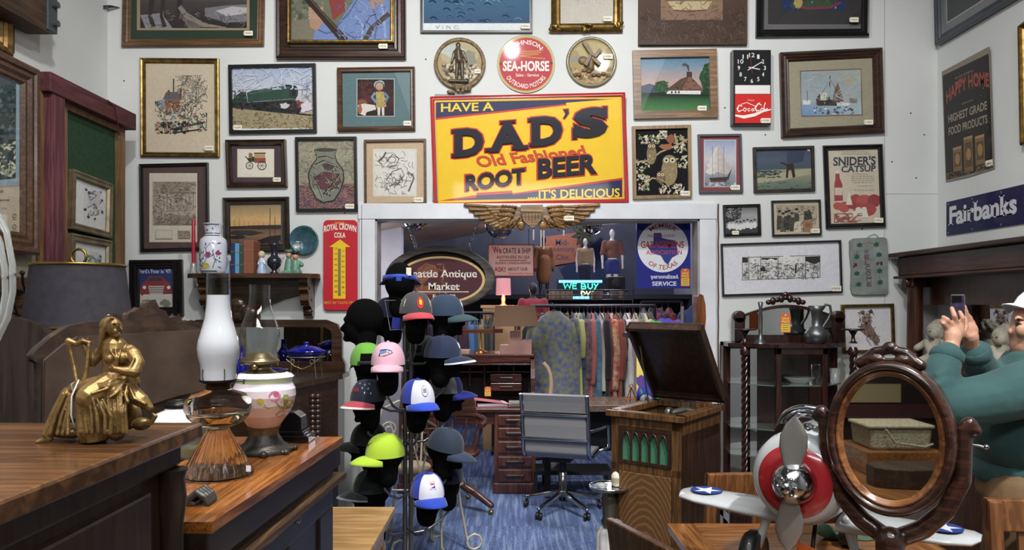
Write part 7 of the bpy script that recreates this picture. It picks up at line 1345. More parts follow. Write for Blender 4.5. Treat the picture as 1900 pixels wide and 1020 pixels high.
# grey office chair
o = Vector((P(1045, 0, 5.55).x, 5.6, 0)); t = thing('office_chair', 'grey padded office chair with chrome frame and five star base', 'chair', o, -.3)
LEA = M('leather_grey', '#7d7d7f', .45, bump=.05, bscale=60, coat=.1); S = 1.0
def pad(prof, w_): # prof list of (y,z); chair faces +Y in local space
    m = MB(); rings = []
    for i, (y, z) in enumerate(prof):
        a_, b_ = prof[max(i-1, 0)], prof[min(i+1, len(prof)-1)]; d = Vector((0, b_[0]-a_[0], b_[1]-a_[1])).normalized(); n_ = Vector((0, -d.z, d.y)); th = .018 if 0 < i < len(prof)-1 else .012
        rings.append([Vector((x, y, z))+n_*s for x, s in ((-w_, -th), (w_, -th), (w_, th), (-w_, th))])
    m.loft(rings, smooth=False); return m
pad([(-.3, .93), (-.275, .88), (-.26, .8)], .235).lb('headrest_pad', LEA, t, bevel=.012); pad([(-.262, .785), (-.25, .7), (-.24, .6)], .235).lb('upper_back_pad', LEA, t, bevel=.012); pad([(-.238, .59), (-.225, .5), (-.18, .46), (-.05, .455)], .235).lb('lower_back_pad', LEA, t, bevel=.012); pad([(-.04, .456), (.1, .46), (.24, .455)], .235).lb('seat', LEA, t, bevel=.012)
for s in (-1, 1):
    m = MB(); m.tube([(s*.25, y, z) for y, z in ((-.3, .93), (-.262, .79), (-.24, .6), (-.225, .5), (-.18, .455), (-.05, .45), (.24, .45))], .014, 8); m.lb('side_rail', CHR, t)
    m = MB(); m.tube([(s*.26, -.23, .66), (s*.33, -.1, .67), (s*.33, .14, .66), (s*.33, .16, .48), (s*.26, .14, .45)], .012, 8); m.lb('armrest', CHR, t)
for y, z in ((-.27, .78), (-.26, .6)): m = MB(); m.tube([(-.25, y-.015, z), (.25, y-.015, z)], .012, 8); m.lb('crossbar', CHR, t)
m = MB(); m.tube([(0, 0, .45), (0, 0, .3)], .028, 12); m.boxc((0, 0, .42), (.16, .22, .05)); m.lb('gas_lift', M('lift_black', '#1a1a1c', .4), t); m = MB(); m.lathe([(.03, .12), (.034, .3), (.02, .31)], (0, 0, 0), 20); m.lb('column', CHR, t)
for i in range(5):
    u = i*2*PI/5+.55; c_, s__ = math.cos(u), math.sin(u); m = MB(); m.caps([(Vector((.03*c_, .03*s__, .14)), .024), (Vector((.3*c_, .3*s__, .08)), .016)]); l_ = m.lb('leg', CHR, t)
    m = MB(); m.tube([(.3*c_, .3*s__, .085), (.3*c_, .3*s__, .05)], .009, 6)
    for d in (-1, 1): m.lathe([(.026, -.009), (.028, 0), (.026, .009)], (.3*c_-s__*.016*d, .3*s__+c_*.016*d, .029), 18, 'X')
    m.lb('caster', M('caster_black', '#17171a', .4), l_)
# butcher block table, curved stick, small easel
BBW = WOOD('butcher_block', '#5c4a3c', '#8a7360', 'Y', 12, .4, .2); t = thing('butcher_table', 'butcher block topped table behind the grey office chair', 'table', (P(1120, 0, 6.2).x, 6.2, 0)); m = MB(); a0, a1 = P(1005, 0, 5.95).x, 1.14; m.box(a0, a1, 5.95, 6.5, .71, .765); m.build('top', BBW, t, bevel=.004)
for x in (a0+.05, a1-.05):
    for y in (6.0, 6.44): m = MB(); m.box(x-.025, x+.025, y-.025, y+.025, 0, .71); m.build('leg', M('iron_black', '#221f1d', .5, .4), t)
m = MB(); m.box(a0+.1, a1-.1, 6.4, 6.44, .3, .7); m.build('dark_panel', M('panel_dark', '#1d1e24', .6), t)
t = thing('curved_horn', 'pale curved horn shaped stick beside the floral dresses', 'ornament', P(1025, 740, 6.45)); m = MB(); pp = [P(x, y, 6.4) for x, y in ((1008, 673), (1016, 682), (1021, 694), (1023, 710), (1022, 728), (1020, 750))]; pp[-1].z = .766; m.tube(pp, [.02, .018, .017, .02, .022, .024], 10); m.build('horn', M('horn_bone', '#a08a74', .5), t)
t = thing('easel', 'small copper easel on the butcher block beside the gramophone', 'easel', P(1170, 750, 6.1)); o = Vector((1.0, 6.1, .765)); m = MB()
for dx, dy in ((-.05, 0), (.05, 0), (0, .07)): m.tube([o+Vector((dx, dy, 0)), o+Vector((0, .01, .13))], .005, 6)
m.torus(o+Vector((0, 0, .14)), .014, .004, 'Y', 14, 6); m.tube([o+Vector((-.05, -.005, .03)), o+Vector((.05, -.005, .03))], .005, 6); m.build('frame', M('copper', '#b0683f', .35, .8), t)
# under the table
t = thing('grey_vase', 'round grey bottle under the butcher block table', 'bottle', P(1022, 868, 6.3)); m = MB(); c = P(1022, 870, 6.2); m.lathe([(.04, .2), (.06, .24), (.05, .29), (.02, .32), (.016, .36)], (c.x, 6.2, 0), 20); m.build('body', M('vase_grey', '#7d7f84', .3), t)
m = MB(); m.box(c.x-.15, c.x+.5, 6.05, 6.35, .17, .2); m.box(c.x-.15, c.x-.12, 6.05, 6.35, 0, .17); m.box(c.x+.47, c.x+.5, 6.05, 6.35, 0, .17); tag(m.build('low_stand', M('stand_dark', '#26262b', .5)), 'low dark stand under the butcher block table', 'stand')
# ---------------------------------------------- white wire ice-cream parlor chairs behind the hat rack
WIR = M('wire_cream', '#c9c0a8', .4, .2); CSE = M('seat_cream', '#b8a88c', .6)
def scroll(c, r0, turns, ax, s=1, a0=0, n=24):
    return [c+ax[0]*(r0*(1-i/n*.75)*math.cos(a0+s*turns*2*PI*i/n))+ax[1]*(r0*(1-i/n*.75)*math.sin(a0+s*turns*2*PI*i/n)) for i in range(n+1)]
def wire_chair(label, x, Y, rz):
    t = thing('wire_chair', label, 'chair', (P(x, 0, Y).x, Y, 0), rz, None); VX, VZ, VY = Vector((1, 0, 0)), Vector((0, 0, 1)), Vector((0, 1, 0))
    m = MB(); m.lathe([(.01, .45), (.17, .45), (.18, .46), (.17, .475), (.01, .478)], (0, 0, 0), 28); m.lb('seat', CSE, t)
    for u in (.8, 2.35, 3.95, 5.5):
        d = Vector((math.cos(u), math.sin(u), 0)); m = MB(); m.tube([d*.13+VZ*.45, d*.15+VZ*.3, d*.2+VZ*.03]+[d*(.24+.05*math.cos(k_))+VZ*(.055+.05*math.sin(k_)) for k_ in (-2.3, -1.6, -.8, 0, .8, 1.6, 2.4, 3.2, 4.0)], .008, 6); m.lb('leg', WIR, t)
    m = MB(); m.tube([(-.15, .14, .45), (-.17, .17, .7), (-.12, .18, .85), (0, .185, .9), (.12, .18, .85), (.17, .17, .7), (.15, .14, .45)], .008, 6)
    for s in (-1, 1): m.tube(scroll(Vector((s*.07, .175, .7)), .06, 1.4, (VX*s, VZ), 1), .006, 6); m.tube([(0, .15, .46), (s*.02, .17, .6), (s*.07, .175, .76)], .006, 6)
    m.lb('wire_back', WIR, t)
wire_chair('cream wire parlor chair low behind the hat tree by the blue carpet', 812, 4.65, 2.6); wire_chair('cream wire parlor chair half hidden behind the upper caps of the hat tree', 752, 5.05, .4)
# ------------------------------------------------------------ right wall signs
def rmap(x, y, off=0): return PX(x, y, XR-off)
NXR = Vector((-1, 0, 0)); yr = lambda px: XR*F/(px-CX)
def wall_uv(tl, tr, bl, off=.004):
    A_, B_, C_ = rmap(*tl, off), rmap(*tr, off), rmap(*bl, off); return quadmap(A_, B_, C_, NXR)
r, a = pic('framed_picture', 'large blue-grey framed dark picture high on the right wall', (1729, -100), (1990, -319), (1733, 85), 0, .05, M('frame_slate', '#39424c', .4, coat=.3, var='#2c333b', vscale=12), 'step', f=rmap, n=NXR, bwm=.07)
f_ = wall_uv((1729, -100), (1990, -319), (1733, 85), .014); a = Art(f_); a.rect(.03, .04, .97, .96, '#79797b'); a.rect(.12, .1, .9, .86, '#b5b5b5'); a.rect(.125, .1, .895, .85, '#303338'); scrib(a, 80, .14, .12, .88, .83, .2, .004, ['#3f4247', '#24262b']); a.build('print', ART, r)
r, a = pic('framed_picture', 'gilt frame cut off by the right edge above the Fairbanks sign', (1886, 48), (1990, -32), (1890, 270), 0, .05, F_GOLD, 'step', f=rmap, n=NXR, bwm=.06); a.poly([(1890, 50), (1985, -20), (1985, 225), (1893, 264)], '#6d655a'); a.build('print', ART, r)
t = thing('tin_sign', 'weathered black Happy Home food products tin sign on the right wall', 'sign', rmap(1800, 322)); f_ = wall_uv((1748, 131), (1839, 87), (1754, 338))
a = Art(f_, .003); a.poly([(0, .01), (.97, -.01), (1, .03), (1, .98), (.5, 1.0), (.02, 1.0)], '#8a8073'); a.poly([(.02, .05), (.96, .045), (.97, .97), (.03, .985)], '#241f1d'); a.up()
a.text('WE RECOMMEND', .28, .115, .66, .135, '#8a7f70'); a.text('HAPPY HOME', .09, .22, .95, .31, '#8f4238', .03, arc=.06); a.text('HAPPY HOME', .09, .2, .95, .32, '#a04d3f', .01, arc=.06); a.text('BRAND', .42, .36, .64, .375, '#8a7f70'); a.text('HIGHEST GRADE', .12, .42, .9, .49, '#a59a86', .015); a.text('FOOD PRODUCTS', .12, .53, .9, .6, '#a59a86', .015)
for x, y0, y1 in ((.2, .72, .93), (.43, .66, .96), (.66, .68, .92)):
    a.rect(x, y0, x+.18, y1, '#80643f'); a.rect(x+.02, y0+.05, x+.16, y1-.04, '#5a4630'); a.ell(x+.09, (y0+y1)/2, .05, .05, '#a07c4e'); a.rect(x, y0, x+.18, y0+.02, '#a58a60')
scrib(a, 60, .05, .93, .95, .975, .08, .006, ['#8a7352', '#5f5140']); a.scatter(40, .03, .05, .97, .97, .008, ['#6d655a', '#8a8073']); a.build('printed_tin', TINSIGN, t); price_tag(t, wall_uv((1748, 131), (1839, 87), (1754, 338), .008), .82, .9, .14, .05, 0)
t = thing('enamel_sign', 'dark navy Fairbanks enamel sign on the right wall above the mantel', 'sign', rmap(1850, 420)); f_ = wall_uv((1757, 375), (1990, 321), (1757, 437), .006); m = MB(); m.add([f_(0, 0, d) for d in (0,)]+[f_(1, 0), f_(1, 1), f_(0, 1)], [(0, 1, 2, 3)]); m.build('plate', M('enamel_back', '#8d8d88', .4), t, solid=.006)
a = Art(f_, .004); a.rect(0, 0, 1, 1, '#191a48'); u_ = lambda px: (yr(1757)-yr(px))/(yr(1757)-yr(1990)); a.text('Fairbanks', u_(1761), .16, u_(1888), .72, '#cfcfd6', .035, True); a.text('Morse', u_(1908), .16, .97, .72, '#cfcfd6', .035, True)
for x in (.02, .25, .5, .75): a.ell(x, .07, .006, .03, '#7d7d86', 8); a.ell(x, .93, .006, .03, '#7d7d86', 8)
a.build('enamel_face', ENAMEL, t)

# ------------------------------------------------------------ overmantel with columns and mirror
MW = WOOD('mantel_mahogany', '#33190f', '#4f2a1c', 'Y', 5, .35, .3); MWZ = WOOD('mantel_mahogany_v', '#3a1d13', '#57301f', 'Z', 5, .35, .3); XM = 2.7; Y0, Y1 = 3.0, 5.15; zt_ = P(1657, 470, 5.15).z; zb_ = P(1665, 512, 5.1).z; zs_ = P(1690, 672, 5.0).z
t = thing('overmantel', 'dark mahogany fireplace overmantel with round columns and a mirror on the right wall', 'mantel', (2.86, 4.1, 0))
m = MB(); m.box(XM-.03, XR, Y0, Y1+.02, zt_-.03, zt_); m.box(XM+.02, XR, Y0+.03, Y1-.02, zb_+.0, zt_-.03); m.box(XM-.005, XR, Y0+.01, Y1, zb_-.02, zb_); m.build('cornice', MW, t, bevel=.008)
m = MB(); m.box(XM+.16, XR, Y0+.03, Y1-.05, zb_-.2, zb_-.02); m.box(XR-.05, XR, Y1-.42, Y1-.2, zs_, zb_-.02); m.build('frieze', MWZ, t)
for y in (5.02, 3.15):
    m = MB(); m.lathe([(.062, zs_), (.062, zs_+.03), (.05, zs_+.05), (.052, zs_+.1), (.048, zb_-.08), (.05, zb_-.065)], (XM+.08, y, 0), 24); m.build('column', MWZ, t); m = MB(); m.lathe([(.03, -.075), (.035, -.07), (.035, .07), (.03, .075)], (XM+.08, y, zb_-.048), 20, 'X'); m.boxc((XM+.08, y, zb_-.045), (.1, .12, .06)); m.build('capital', MWZ, t, bevel=.006)
m = MB(); m.add([(XR-.03, Y0+.1, zs_+.02), (XR-.03, Y1-.42, zs_+.02), (XR-.03, Y1-.42, zb_-.19), (XR-.03, Y0+.1, zb_-.19)], [(0, 1, 2, 3)]); m.build('mirror', MIR, t)
m = MB(); m.box(XM-.05, XR, Y0-.03, Y1+.02, zs_-.045, zs_); m.build('shelf', MW, t, bevel=.008); m = MB(); m.box(XM+.02, XR, Y0, Y1, .0, zs_-.045); m.build('surround', MWZ, t)
STN = M('plaster_cream', '#b8b2a2', .7, var='#8f8878', vscale=14, bump=.3, bscale=50)
def cherub(label, px, Yc, sc=1.0):
    X_ = (px-CX)*Yc/F; t = thing('cherub_statue', label, 'statue', (X_, Yc, zs_)); v = lambda x, y, z: Vector((X_+x*sc, Yc+y*sc, zs_+z*sc)); m = MB()
    m.ell(v(0, 0, .19), (.055*sc, .055*sc, .06*sc)); m.ell(v(-.03, -.02, .18), (.035*sc, .035*sc, .035*sc)); m.ell(v(-.05, -.02, .183), .01*sc)
    for i in range(26): u = i*2.4; h_ = i/26; m.ell(v(.02+.05*math.cos(u)*math.cos(h_*1.5), .053*math.sin(u)*math.cos(h_*1.5), .195+.055*math.sin(h_*1.5)), .015*sc, 8, 6)
    m.ell(v(.01, 0, .09), (.06*sc, .055*sc, .07*sc)); m.ell(v(.01, 0, .03), (.07*sc, .065*sc, .035*sc)); m.caps([(v(-.03, -.05, .12), .026*sc), (v(-.07, -.06, .08), .022*sc), (v(-.08, -.03, .13), .018*sc)]); m.caps([(v(-.02, -.04, .04), .034*sc), (v(-.09, -.06, .035), .028*sc), (v(-.13, -.04, .018), .02*sc)]); m.caps([(v(-.03, .05, .12), .026*sc), (v(-.08, .06, .09), .02*sc)])
    m.build('figure', STN, t, remesh=.005*sc, smooth=1); m = MB()
    for s in (-1, 1): m.ell(v(-.06, -.02+s*.016, .192), (.006*sc, .007*sc, .005*sc), 10, 8)
    m.build('eyes', M('stone_shadow', '#6d675a', .8), t)
cherub('cream plaster cherub by the left column of the overmantel', 1738, 4.85, 1.15); cherub('cream plaster cherub nearer the right edge of the overmantel shelf, close to the man', 1862, 4.25, 1.1)
t = thing('turned_finial', 'small turned brown wooden finial in front of the right cherub', 'finial', P(1870, 668, 4.0)); m = MB(); o = Vector((P(1868, 0, 4.0).x, 4.0, zs_)); m.lathe([(.02, 0), (.03, .01), (.034, .025), (.02, .045), (.01, .06), (.012, .1), (.018, .11), (.008, .12), (.012, .135), (.004, .145)], o, 20); m.build('turning', M('finial_brown', '#6a3c1f', .3, coat=.5), t)

# ------------------------------------------------------------ curio cabinet (etagere)
EW = WOOD('curio_mahogany', '#24120e', '#3f2019', 'Z', 6, .25, .5); Y = 4.85; e = lambda px, y_=Y: P(px, 0, y_).x; z = lambda y, y_=Y: P(0, y, y_).z; zc = z(638)
t = thing('curio_cabinet', 'carved mahogany curio cabinet with mirrored back, spiral columns and glass shelves', 'cabinet', (e(1475), 4.95, 0)); x0, x1 = e(1362), e(1585)
m = MB(); m.prism([(x0, 5.18), (x1, 5.18), (x1, 4.98), (e(1530), 4.8), (e(1440), 4.8), (x0, 4.98)], zc-.025, zc, 'Z'); m.build('top', EW, t, bevel=.006)
zk = z(565, 5.1); arc = [(e(1363, 5.1), zc)]+[(e(1363, 5.1)+(e(1560, 5.1)-e(1363, 5.1))*i/16, z(590, 5.1)+(zk-z(590, 5.1))*math.sin(PI*i/16)) for i in range(17)]+[(e(1560, 5.1), zc)]
ain = [(x+(e(1461, 5.1)-x)*.13, zc+.05+(zz_-zc)*.72 if i not in (0, 18) else zc+.05) for i, (x, zz_) in enumerate(arc)]; n_ = len(arc)
m = MB(); m.add([(x, 5.1, q_) for x, q_ in arc]+[(x, 5.1, q_) for x, q_ in ain]+[(x, 5.14, q_) for x, q_ in arc], [(i, (i+1) % n_, n_+(i+1) % n_, n_+i) for i in range(n_)]+[(i, 2*n_+i, 2*n_+(i+1) % n_, (i+1) % n_) for i in range(n_)]+[list(range(2*n_, 3*n_))]); m.build('arched_frame', EW, t)
m = MB(); m.add([(x, 5.105, q_) for x, q_ in ain], [list(range(n_))]); m.build('mirror', MIR, t)
m = MB(); c = P(1458, 560, 5.1)
for i in range(-4, 5): m.ell(c+Vector((i*.03, 0, .03-abs(i)*.008)), (.022, .014, .018+.01*(i % 2)), 8, 6)
m.ell(c+Vector((0, 0, .05)), (.02, .014, .022)); m.build('crest', EW, t)
for x in (1371, 1555):
    m = MB(); m.box(e(x, 5.1)-.035, e(x, 5.1)+.035, 5.08, 5.16, zc, z(588, 5.1)); m.lathe([(.02, -.03), (.045, -.03), (.045, .03), (.02, .03)], (e(x, 5.1), 5.11, z(588, 5.1)), 16, 'Y'); m.build('post', EW, t, bevel=.006)
for x in (1382, 1583):
    m = MB(); yy = 4.94; m.lathe([(.03, zc), (.014, zc+.02), (.01, zc+.05), (.03, zc+.085), (.078, zc+.09), (.078, zc+.098), (.05, zc+.1)], (e(x, yy), yy, 0), 24); m.build('pedestal_tray', EW, t)
    m = MB(); pts = []
    for k_ in range(3): m.tube([(e(x, yy)+.013*math.cos(i*.55+k_*2.09), yy+.013*math.sin(i*.55+k_*2.09), .25+i*.0125) for i in range(int((zc-.3)/.0125))], .012, 7)
    m.lathe([(.03, zc-.08), (.034, zc-.05), (.022, zc-.025)], (e(x, yy), yy, 0), 18); m.build('spiral_column', EW, t)
m = MB(); m.box(e(1437), e(1448), 4.82, 4.85, .3, zc-.025); m.box(e(1523), e(1533), 4.82, 4.85, .3, zc-.025); m.box(e(1437), e(1533), 4.82, 4.85, zc-.07, zc-.025); m.box(e(1437), e(1533), 4.82, 4.85, .25, .32); m.build('door_frame', EW, t, bevel=.004); m = MB(); m.add([(e(1448), 4.835, .32), (e(1523), 4.835, .32), (e(1523), 4.835, zc-.07), (e(1448), 4.835, zc-.07)], [(0, 1, 2, 3)]); m.build('door_glass', GLASS, t)
m = MB(); m.box(x0, x1, 5.16, 5.18, .0, zc-.025); m.box(x0, x0+.05, 5.1, 5.16, 0, zc); m.box(x1-.05, x1, 5.1, 5.16, 0, zc); m.box(e(1440), e(1530), 5.0, 5.15, .15, .25); m.build('back_panel', EW, t); m = MB()
for a_, b_ in ((1375, 1433), (1536, 1578)): m.add([(e(a_), 5.155, .3), (e(b_), 5.155, .3), (e(b_), 5.155, zc-.05), (e(a_), 5.155, zc-.05)], [(0, 1, 2, 3)])
m.build('side_mirrors', MIR, t)
for yy in (715, 798, 850):
    m = MB(); m.prism([(x0+.04, 5.15), (x1-.04, 5.15), (x1-.02, 5.0), (e(1532), 4.86), (e(1438), 4.86), (x0+.02, 5.0)], z(yy)-.008, z(yy), 'Z'); m.build('glass_shelf', M('shelf_glass', '#a9c2b8', .05, 0, trans=.8, coat=.6), t)
m = MB(); m.prism([(x0, 5.18), (x1, 5.18), (x1, 4.95), (e(1530), 4.78), (e(1440), 4.78), (x0, 4.95)], .1, .16, 'Z')
for x in (x0+.04, x1-.04): m.box(x-.03, x+.03, 4.97, 5.03, 0, .26)
m.build('base', EW, t, bevel=.006)
PEW = M('pewter', '#6d7072', .35, .75, var='#54575a', vscale=12); g = lambda px: Vector((e(px, 4.92), 4.92, zc)); s_ = 4.92/F
t = thing('pewter_jug', 'wide-bellied pewter jug with loop handle on the curio cabinet', 'jug', g(1515)); m = MB(); m.lathe([(r_*s_, q_*s_) for r_, q_ in ((14, 0), (18, 4), (22, 14), (21, 20), (12, 30), (9, 34), (8, 45), (10, 60), (15, 70), (14, 70))], g(1515), 32); m.build('body', PEW, t); m = MB(); o = g(1515); m.tube([o+Vector((x*s_, 0, q_*s_)) for x, q_ in ((10, 62), (17, 72), (25, 70), (27, 58), (22, 46), (14, 34), (12, 30))], .009, 8); m.build('handle', PEW, t)
t = thing('candlestick', 'tall slim pewter candlestick on the curio cabinet', 'candlestick', g(1411)); m = MB(); m.lathe([(r_*s_, q_*s_) for r_, q_ in ((12, 0), (11, 3), (5, 8), (3.5, 20), (4, 45), (3, 65), (5, 76), (3, 77))], g(1411), 24); m.build('stem', PEW, t)
sale_tag(1448, 581, 19, 36, 4.79, 'orange sale price tag hanging on the curio cabinet mirror')
t = thing('glass_tumbler', 'small clear glass tumbler on the upper right glass shelf of the curio cabinet', 'glass', P(1547, 712, 5.0)); m = MB(); o = P(1549, 0, 5.0); o.z = z(715)+.001; m.lathe([(.03, 0), (.034, .1), (.03, .1), (.027, .01)], o, 20); m.build('tumbler', M('cut_glass', '#dfe4e2', .05, 0, trans=.7, coat=.5), t)
t = thing('glass_bowl', 'shallow clear glass bowl on the upper shelf inside the curio cabinet', 'bowl', P(1483, 712, 5.0)); m = MB(); o = P(1483, 0, 5.0); o.z = z(715)+.001; m.lathe([(.05, 0), (.1, .035), (.105, .04), (.09, .034), (.04, .008)], o, 28); m.build('bowl', M('cut_glass', '#dfe4e2', .05, 0, trans=.7, coat=.5), t)

# ------------------------------------------------------------ gramophone cabinet, open
GK = WOOD('gramophone_oak', '#4f341d', '#7a5632', 'Z', 9, .4, .2, dark='#3f2917'); GD = WOOD('gramophone_dark', '#2c1c13', '#442c1d', 'Z', 6, .4, .2); N_ = Vector((.772, 3.34, 0)); rz = -.6435; wd, dp, H = .36, .5, 1.08; ex, ey = Vector((.8, -.6, 0)), Vector((.6, .8, 0)); o = N_-ex*wd/2+ey*dp/2
t = thing('gramophone', 'oak floor gramophone cabinet with green gothic grille and raised lid', 'gramophone', o, rz); hw, hd = wd/2, dp/2
m = MB(); m.box(-hw, hw, -hd+.012, hd, .04, H-.09); m.lb('carcass', GD, t, bevel=.004)
m = MB()
for b_ in ((-hw, -hw+.045, .04, H-.03), (hw-.045, hw, .04, H-.03), (-hw, hw, H-.075, H-.03), (-hw, hw, .79, .83), (-hw, hw, .04, .12)): m.box(b_[0], b_[1], -hd, -hd+.02, b_[2], b_[3])
m.lb('face_frame', GK, t, bevel=.003)
m = MB(); zi = H-.15
for b_ in ((-hw-.02, hw+.02, -hd-.02, -hd+.035), (-hw-.02, hw+.02, hd-.035, hd+.01), (-hw-.02, -hw+.035, -hd, hd), (hw-.035, hw+.02, -hd, hd)): m.box(*b_, H-.03, H)
for b_ in ((-hw, hw, -hd+.02, -hd+.035), (-hw, hw, hd-.015, hd), (-hw, -hw+.015, -hd+.02, hd), (hw-.015, hw, -hd+.02, hd)): m.box(*b_, zi, H-.03)
m.lb('top_rim', GK, t, bevel=.004); m = MB(); m.lathe([(.15, zi+.06), (.155, zi+.075), (.002, zi+.08)], (0, -.02, 0), 40); m.lb('turntable', M('felt_dark_green', '#2c4038', .8), t)
m = MB(); m.caps([(Vector((.12, .17, zi+.1)), .028), (Vector((.06, .08, zi+.13)), .02), (Vector((.02, .0, zi+.12)), .016)]); m.lathe([(.03, -.012), (.034, 0), (.03, .012)], (.02, -.02, zi+.12), 20, 'X'); m.cap((.12, .17, zi+.02), (.12, .17, zi+.1), .03); m.lb('tone_arm', M('nickel_dull', '#77746c', .35, .85), t)
m = MB(); m.add([(-hw+.045, -hd+.008, .83), (hw-.045, -hd+.008, .83), (hw-.045, -hd+.008, H-.075), (-hw+.045, -hd+.008, H-.075)], [(0, 1, 2, 3)]); m.lb('grille_cloth', M('grille_green', '#3f7558', .9, bump=.2, bscale=300), t)
m = MB(); gx0, gx1, gz0, gz1 = -hw+.06, hw-.06, .845, H-.09; wa = (gx1-gx0)/5
for b_ in ((-hw+.045, gx0, .83, H-.075), (gx1, hw-.045, .83, H-.075), (gx0, gx1, .83, gz0), (gx0, gx1, gz1, H-.075)): m.box(b_[0], b_[1], -hd-.004, -hd+.012, b_[2], b_[3])
for i in range(5):
    a_ = gx0+i*wa; pts = [(a_, gz1), (a_, gz1-.07)]+[(a_+wa*.5*q_, gz1-.07+.062*math.sin(q_*PI/2)**.8) for q_ in (.15, .3, .5, .75, 1)]+[(a_+wa*(.5+.5*q_), gz1-.07+.062*math.cos(q_*PI/2)**.8) for q_ in (.25, .5, .7, .85)]+[(a_+wa, gz1-.07), (a_+wa, gz1)]
    m.prism(pts, -hd-.002, -hd+.009); m.tube([(x, -hd-.003, q_) for x, q_ in pts[1:-1]], .004, 5)
    if i: m.box(a_-.004, a_+.004, -hd-.004, -hd+.009, gz0, gz1-.06)
m.lb('gothic_grille', GD, t)
m_, nt, bs = _nt('quarter_oak'); tc = nt.nodes.new('ShaderNodeTexCoord'); wv = nt.nodes.new('ShaderNodeTexWave'); wv.wave_type = 'RINGS'; wv.rings_direction = 'SPHERICAL'; wv.inputs['Scale'].default_value = 14; wv.inputs['Distortion'].default_value = 3; wv.inputs['Detail'].default_value = 3; mp = nt.nodes.new('ShaderNodeMapping'); mp.inputs['Scale'].default_value = (2.2, 1, .7); mp.inputs['Location'].default_value = (0, .1, -.05); nt.links.new(tc.outputs['Object'], mp.inputs[0]); nt.links.new(mp.outputs[0], wv.inputs[0]); nt.links.new(_ramp(nt, wv.outputs[1], [(.2, '#5f4227'), (.75, '#694a2f'), (.97, '#7c5c3a')]), bs.inputs[0]); bs.inputs['Roughness'].default_value = .4
m = MB(); m.box(-hw+.045, hw-.045, -hd-.004, -hd+.015, .12, .79); d = m.lb('door', m_, t, bevel=.003); m = MB(); m.ell((-hw+.07, -hd-.02, .5), (.012, .014, .018)); m.lb('knob', BRS, d)
m = MB(); m.tube([(hw, -.12, .72), (hw+.03, -.12, .72), (hw+.03, -.1, .68), (hw+.02, -.13, .69)], .004, 6); m.torus((hw+.004, -.12, .72), .014, .004, 'X', 16, 6); m.lb('crank_socket', M('nickel_dull', '#77746c', .35, .85), t)
k_ = m = MB(Matrix.Translation((0, hd, H+.005)) @ Matrix.Rotation(-.88, 4, 'X')); L_ = .5
m.box(-hw-.02, hw+.02, -L_, 0, .04, .055); m.box(-hw-.02, hw+.02, -L_, -L_+.02, 0, .04); m.box(-hw-.02, hw+.02, -.02, 0, 0, .04); m.box(-hw-.02, -hw, -L_, 0, 0, .04); m.box(hw, hw+.02, -L_, 0, 0, .04); m.lb('lid', GD, t, bevel=.004)
m = MB(); m.tube([(-hw+.03, .1, H-.02), (-hw+.03, .0, H+.3)], .004, 6); m.lb('lid_stay', M('nickel_dull', '#77746c', .35, .85), t); m = MB()
for x in (-hw, hw-.04):
    for y in (-hd, hd-.04): m.box(x, x+.04, y+(.012 if y < 0 else 0), y+.04, 0, .06)
m.lb('feet', GD, t)
# bright scarves heaped on a stand, tall turned post, blue coat
t = thing('plant_stand', 'slim stand hidden behind the gramophone lid carrying the heaped scarf', 'stand', (P(1235, 0, 4.6).x, 4.6, 0)); zst = P(0, 617, 4.6).z; m = MB(); m.box(t.location.x-.25, t.location.x+.16, 4.45, 4.75, zst-.03, zst); m.build('top', GD, t); m = MB(); m.box(t.location.x-.03, t.location.x+.03, 4.57, 4.63, 0, zst-.03); m.build('post', GD, t)
SCF = ['#3f9a4a', '#3a3f9a', '#cfd3d6', '#d6c06a', '#5a3a8a', '#d6dbe0', '#4a52a8']
def bright(name):
    m_, nt, bs = _nt(name); n = nt.nodes.new('ShaderNodeTexVoronoi'); tc = nt.nodes.new('ShaderNodeTexCoord'); n.inputs['Scale'].default_value = 11; nt.links.new(tc.outputs['Object'], n.inputs[0]); sx_ = nt.nodes.new('ShaderNodeSeparateColor'); nt.links.new(n.outputs['Color'], sx_.inputs[0]); r_ = _ramp(nt, sx_.outputs[0], [(i/7, c) for i, c in enumerate(SCF)]); r_.node.color_ramp.interpolation = 'CONSTANT'; nt.links.new(r_, bs.inputs[0]); bs.inputs['Roughness'].default_value = .6; return m_
SC_ = bright('scarf_silk'); m = MB()
for i in range(16): m.cap((t.location.x+rnd.uniform(-.12, .12), 4.6+rnd.uniform(-.08, .08), zst+.02), (t.location.x+rnd.uniform(-.1, .12), 4.6+rnd.uniform(-.08, .08), zst+rnd.uniform(.03, .08)), .03, .022, 8)
m.box(t.location.x-.13, t.location.x+.13, 4.5, 4.7, zst, zst+.03); tag(m.build('silk_scarf', SC_, remesh=.01, smooth=2), 'multicolored scarf heaped behind the raised gramophone lid', 'scarf')
m = MB(); c0 = Vector((P(1183, 655, 4.43).x, 0, zst)); n_ = 10; vs = []
for j in range(8):
    for i in range(n_+1): v = j/7; vs.append((c0.x+(-.005-.0*v)+(.02+.13*v)*i/n_, 4.435+.012*math.sin(i*1.9)*v, c0.z-.41*v))
m.add(vs, [(j*(n_+1)+i, j*(n_+1)+i+1, (j+1)*(n_+1)+i+1, (j+1)*(n_+1)+i) for j in range(7) for i in range(n_)], True); tag(m.build('hanging_scarf', SC_, solid=.004), 'multicolored pennant shaped scarf hanging left of the gramophone lid', 'scarf')
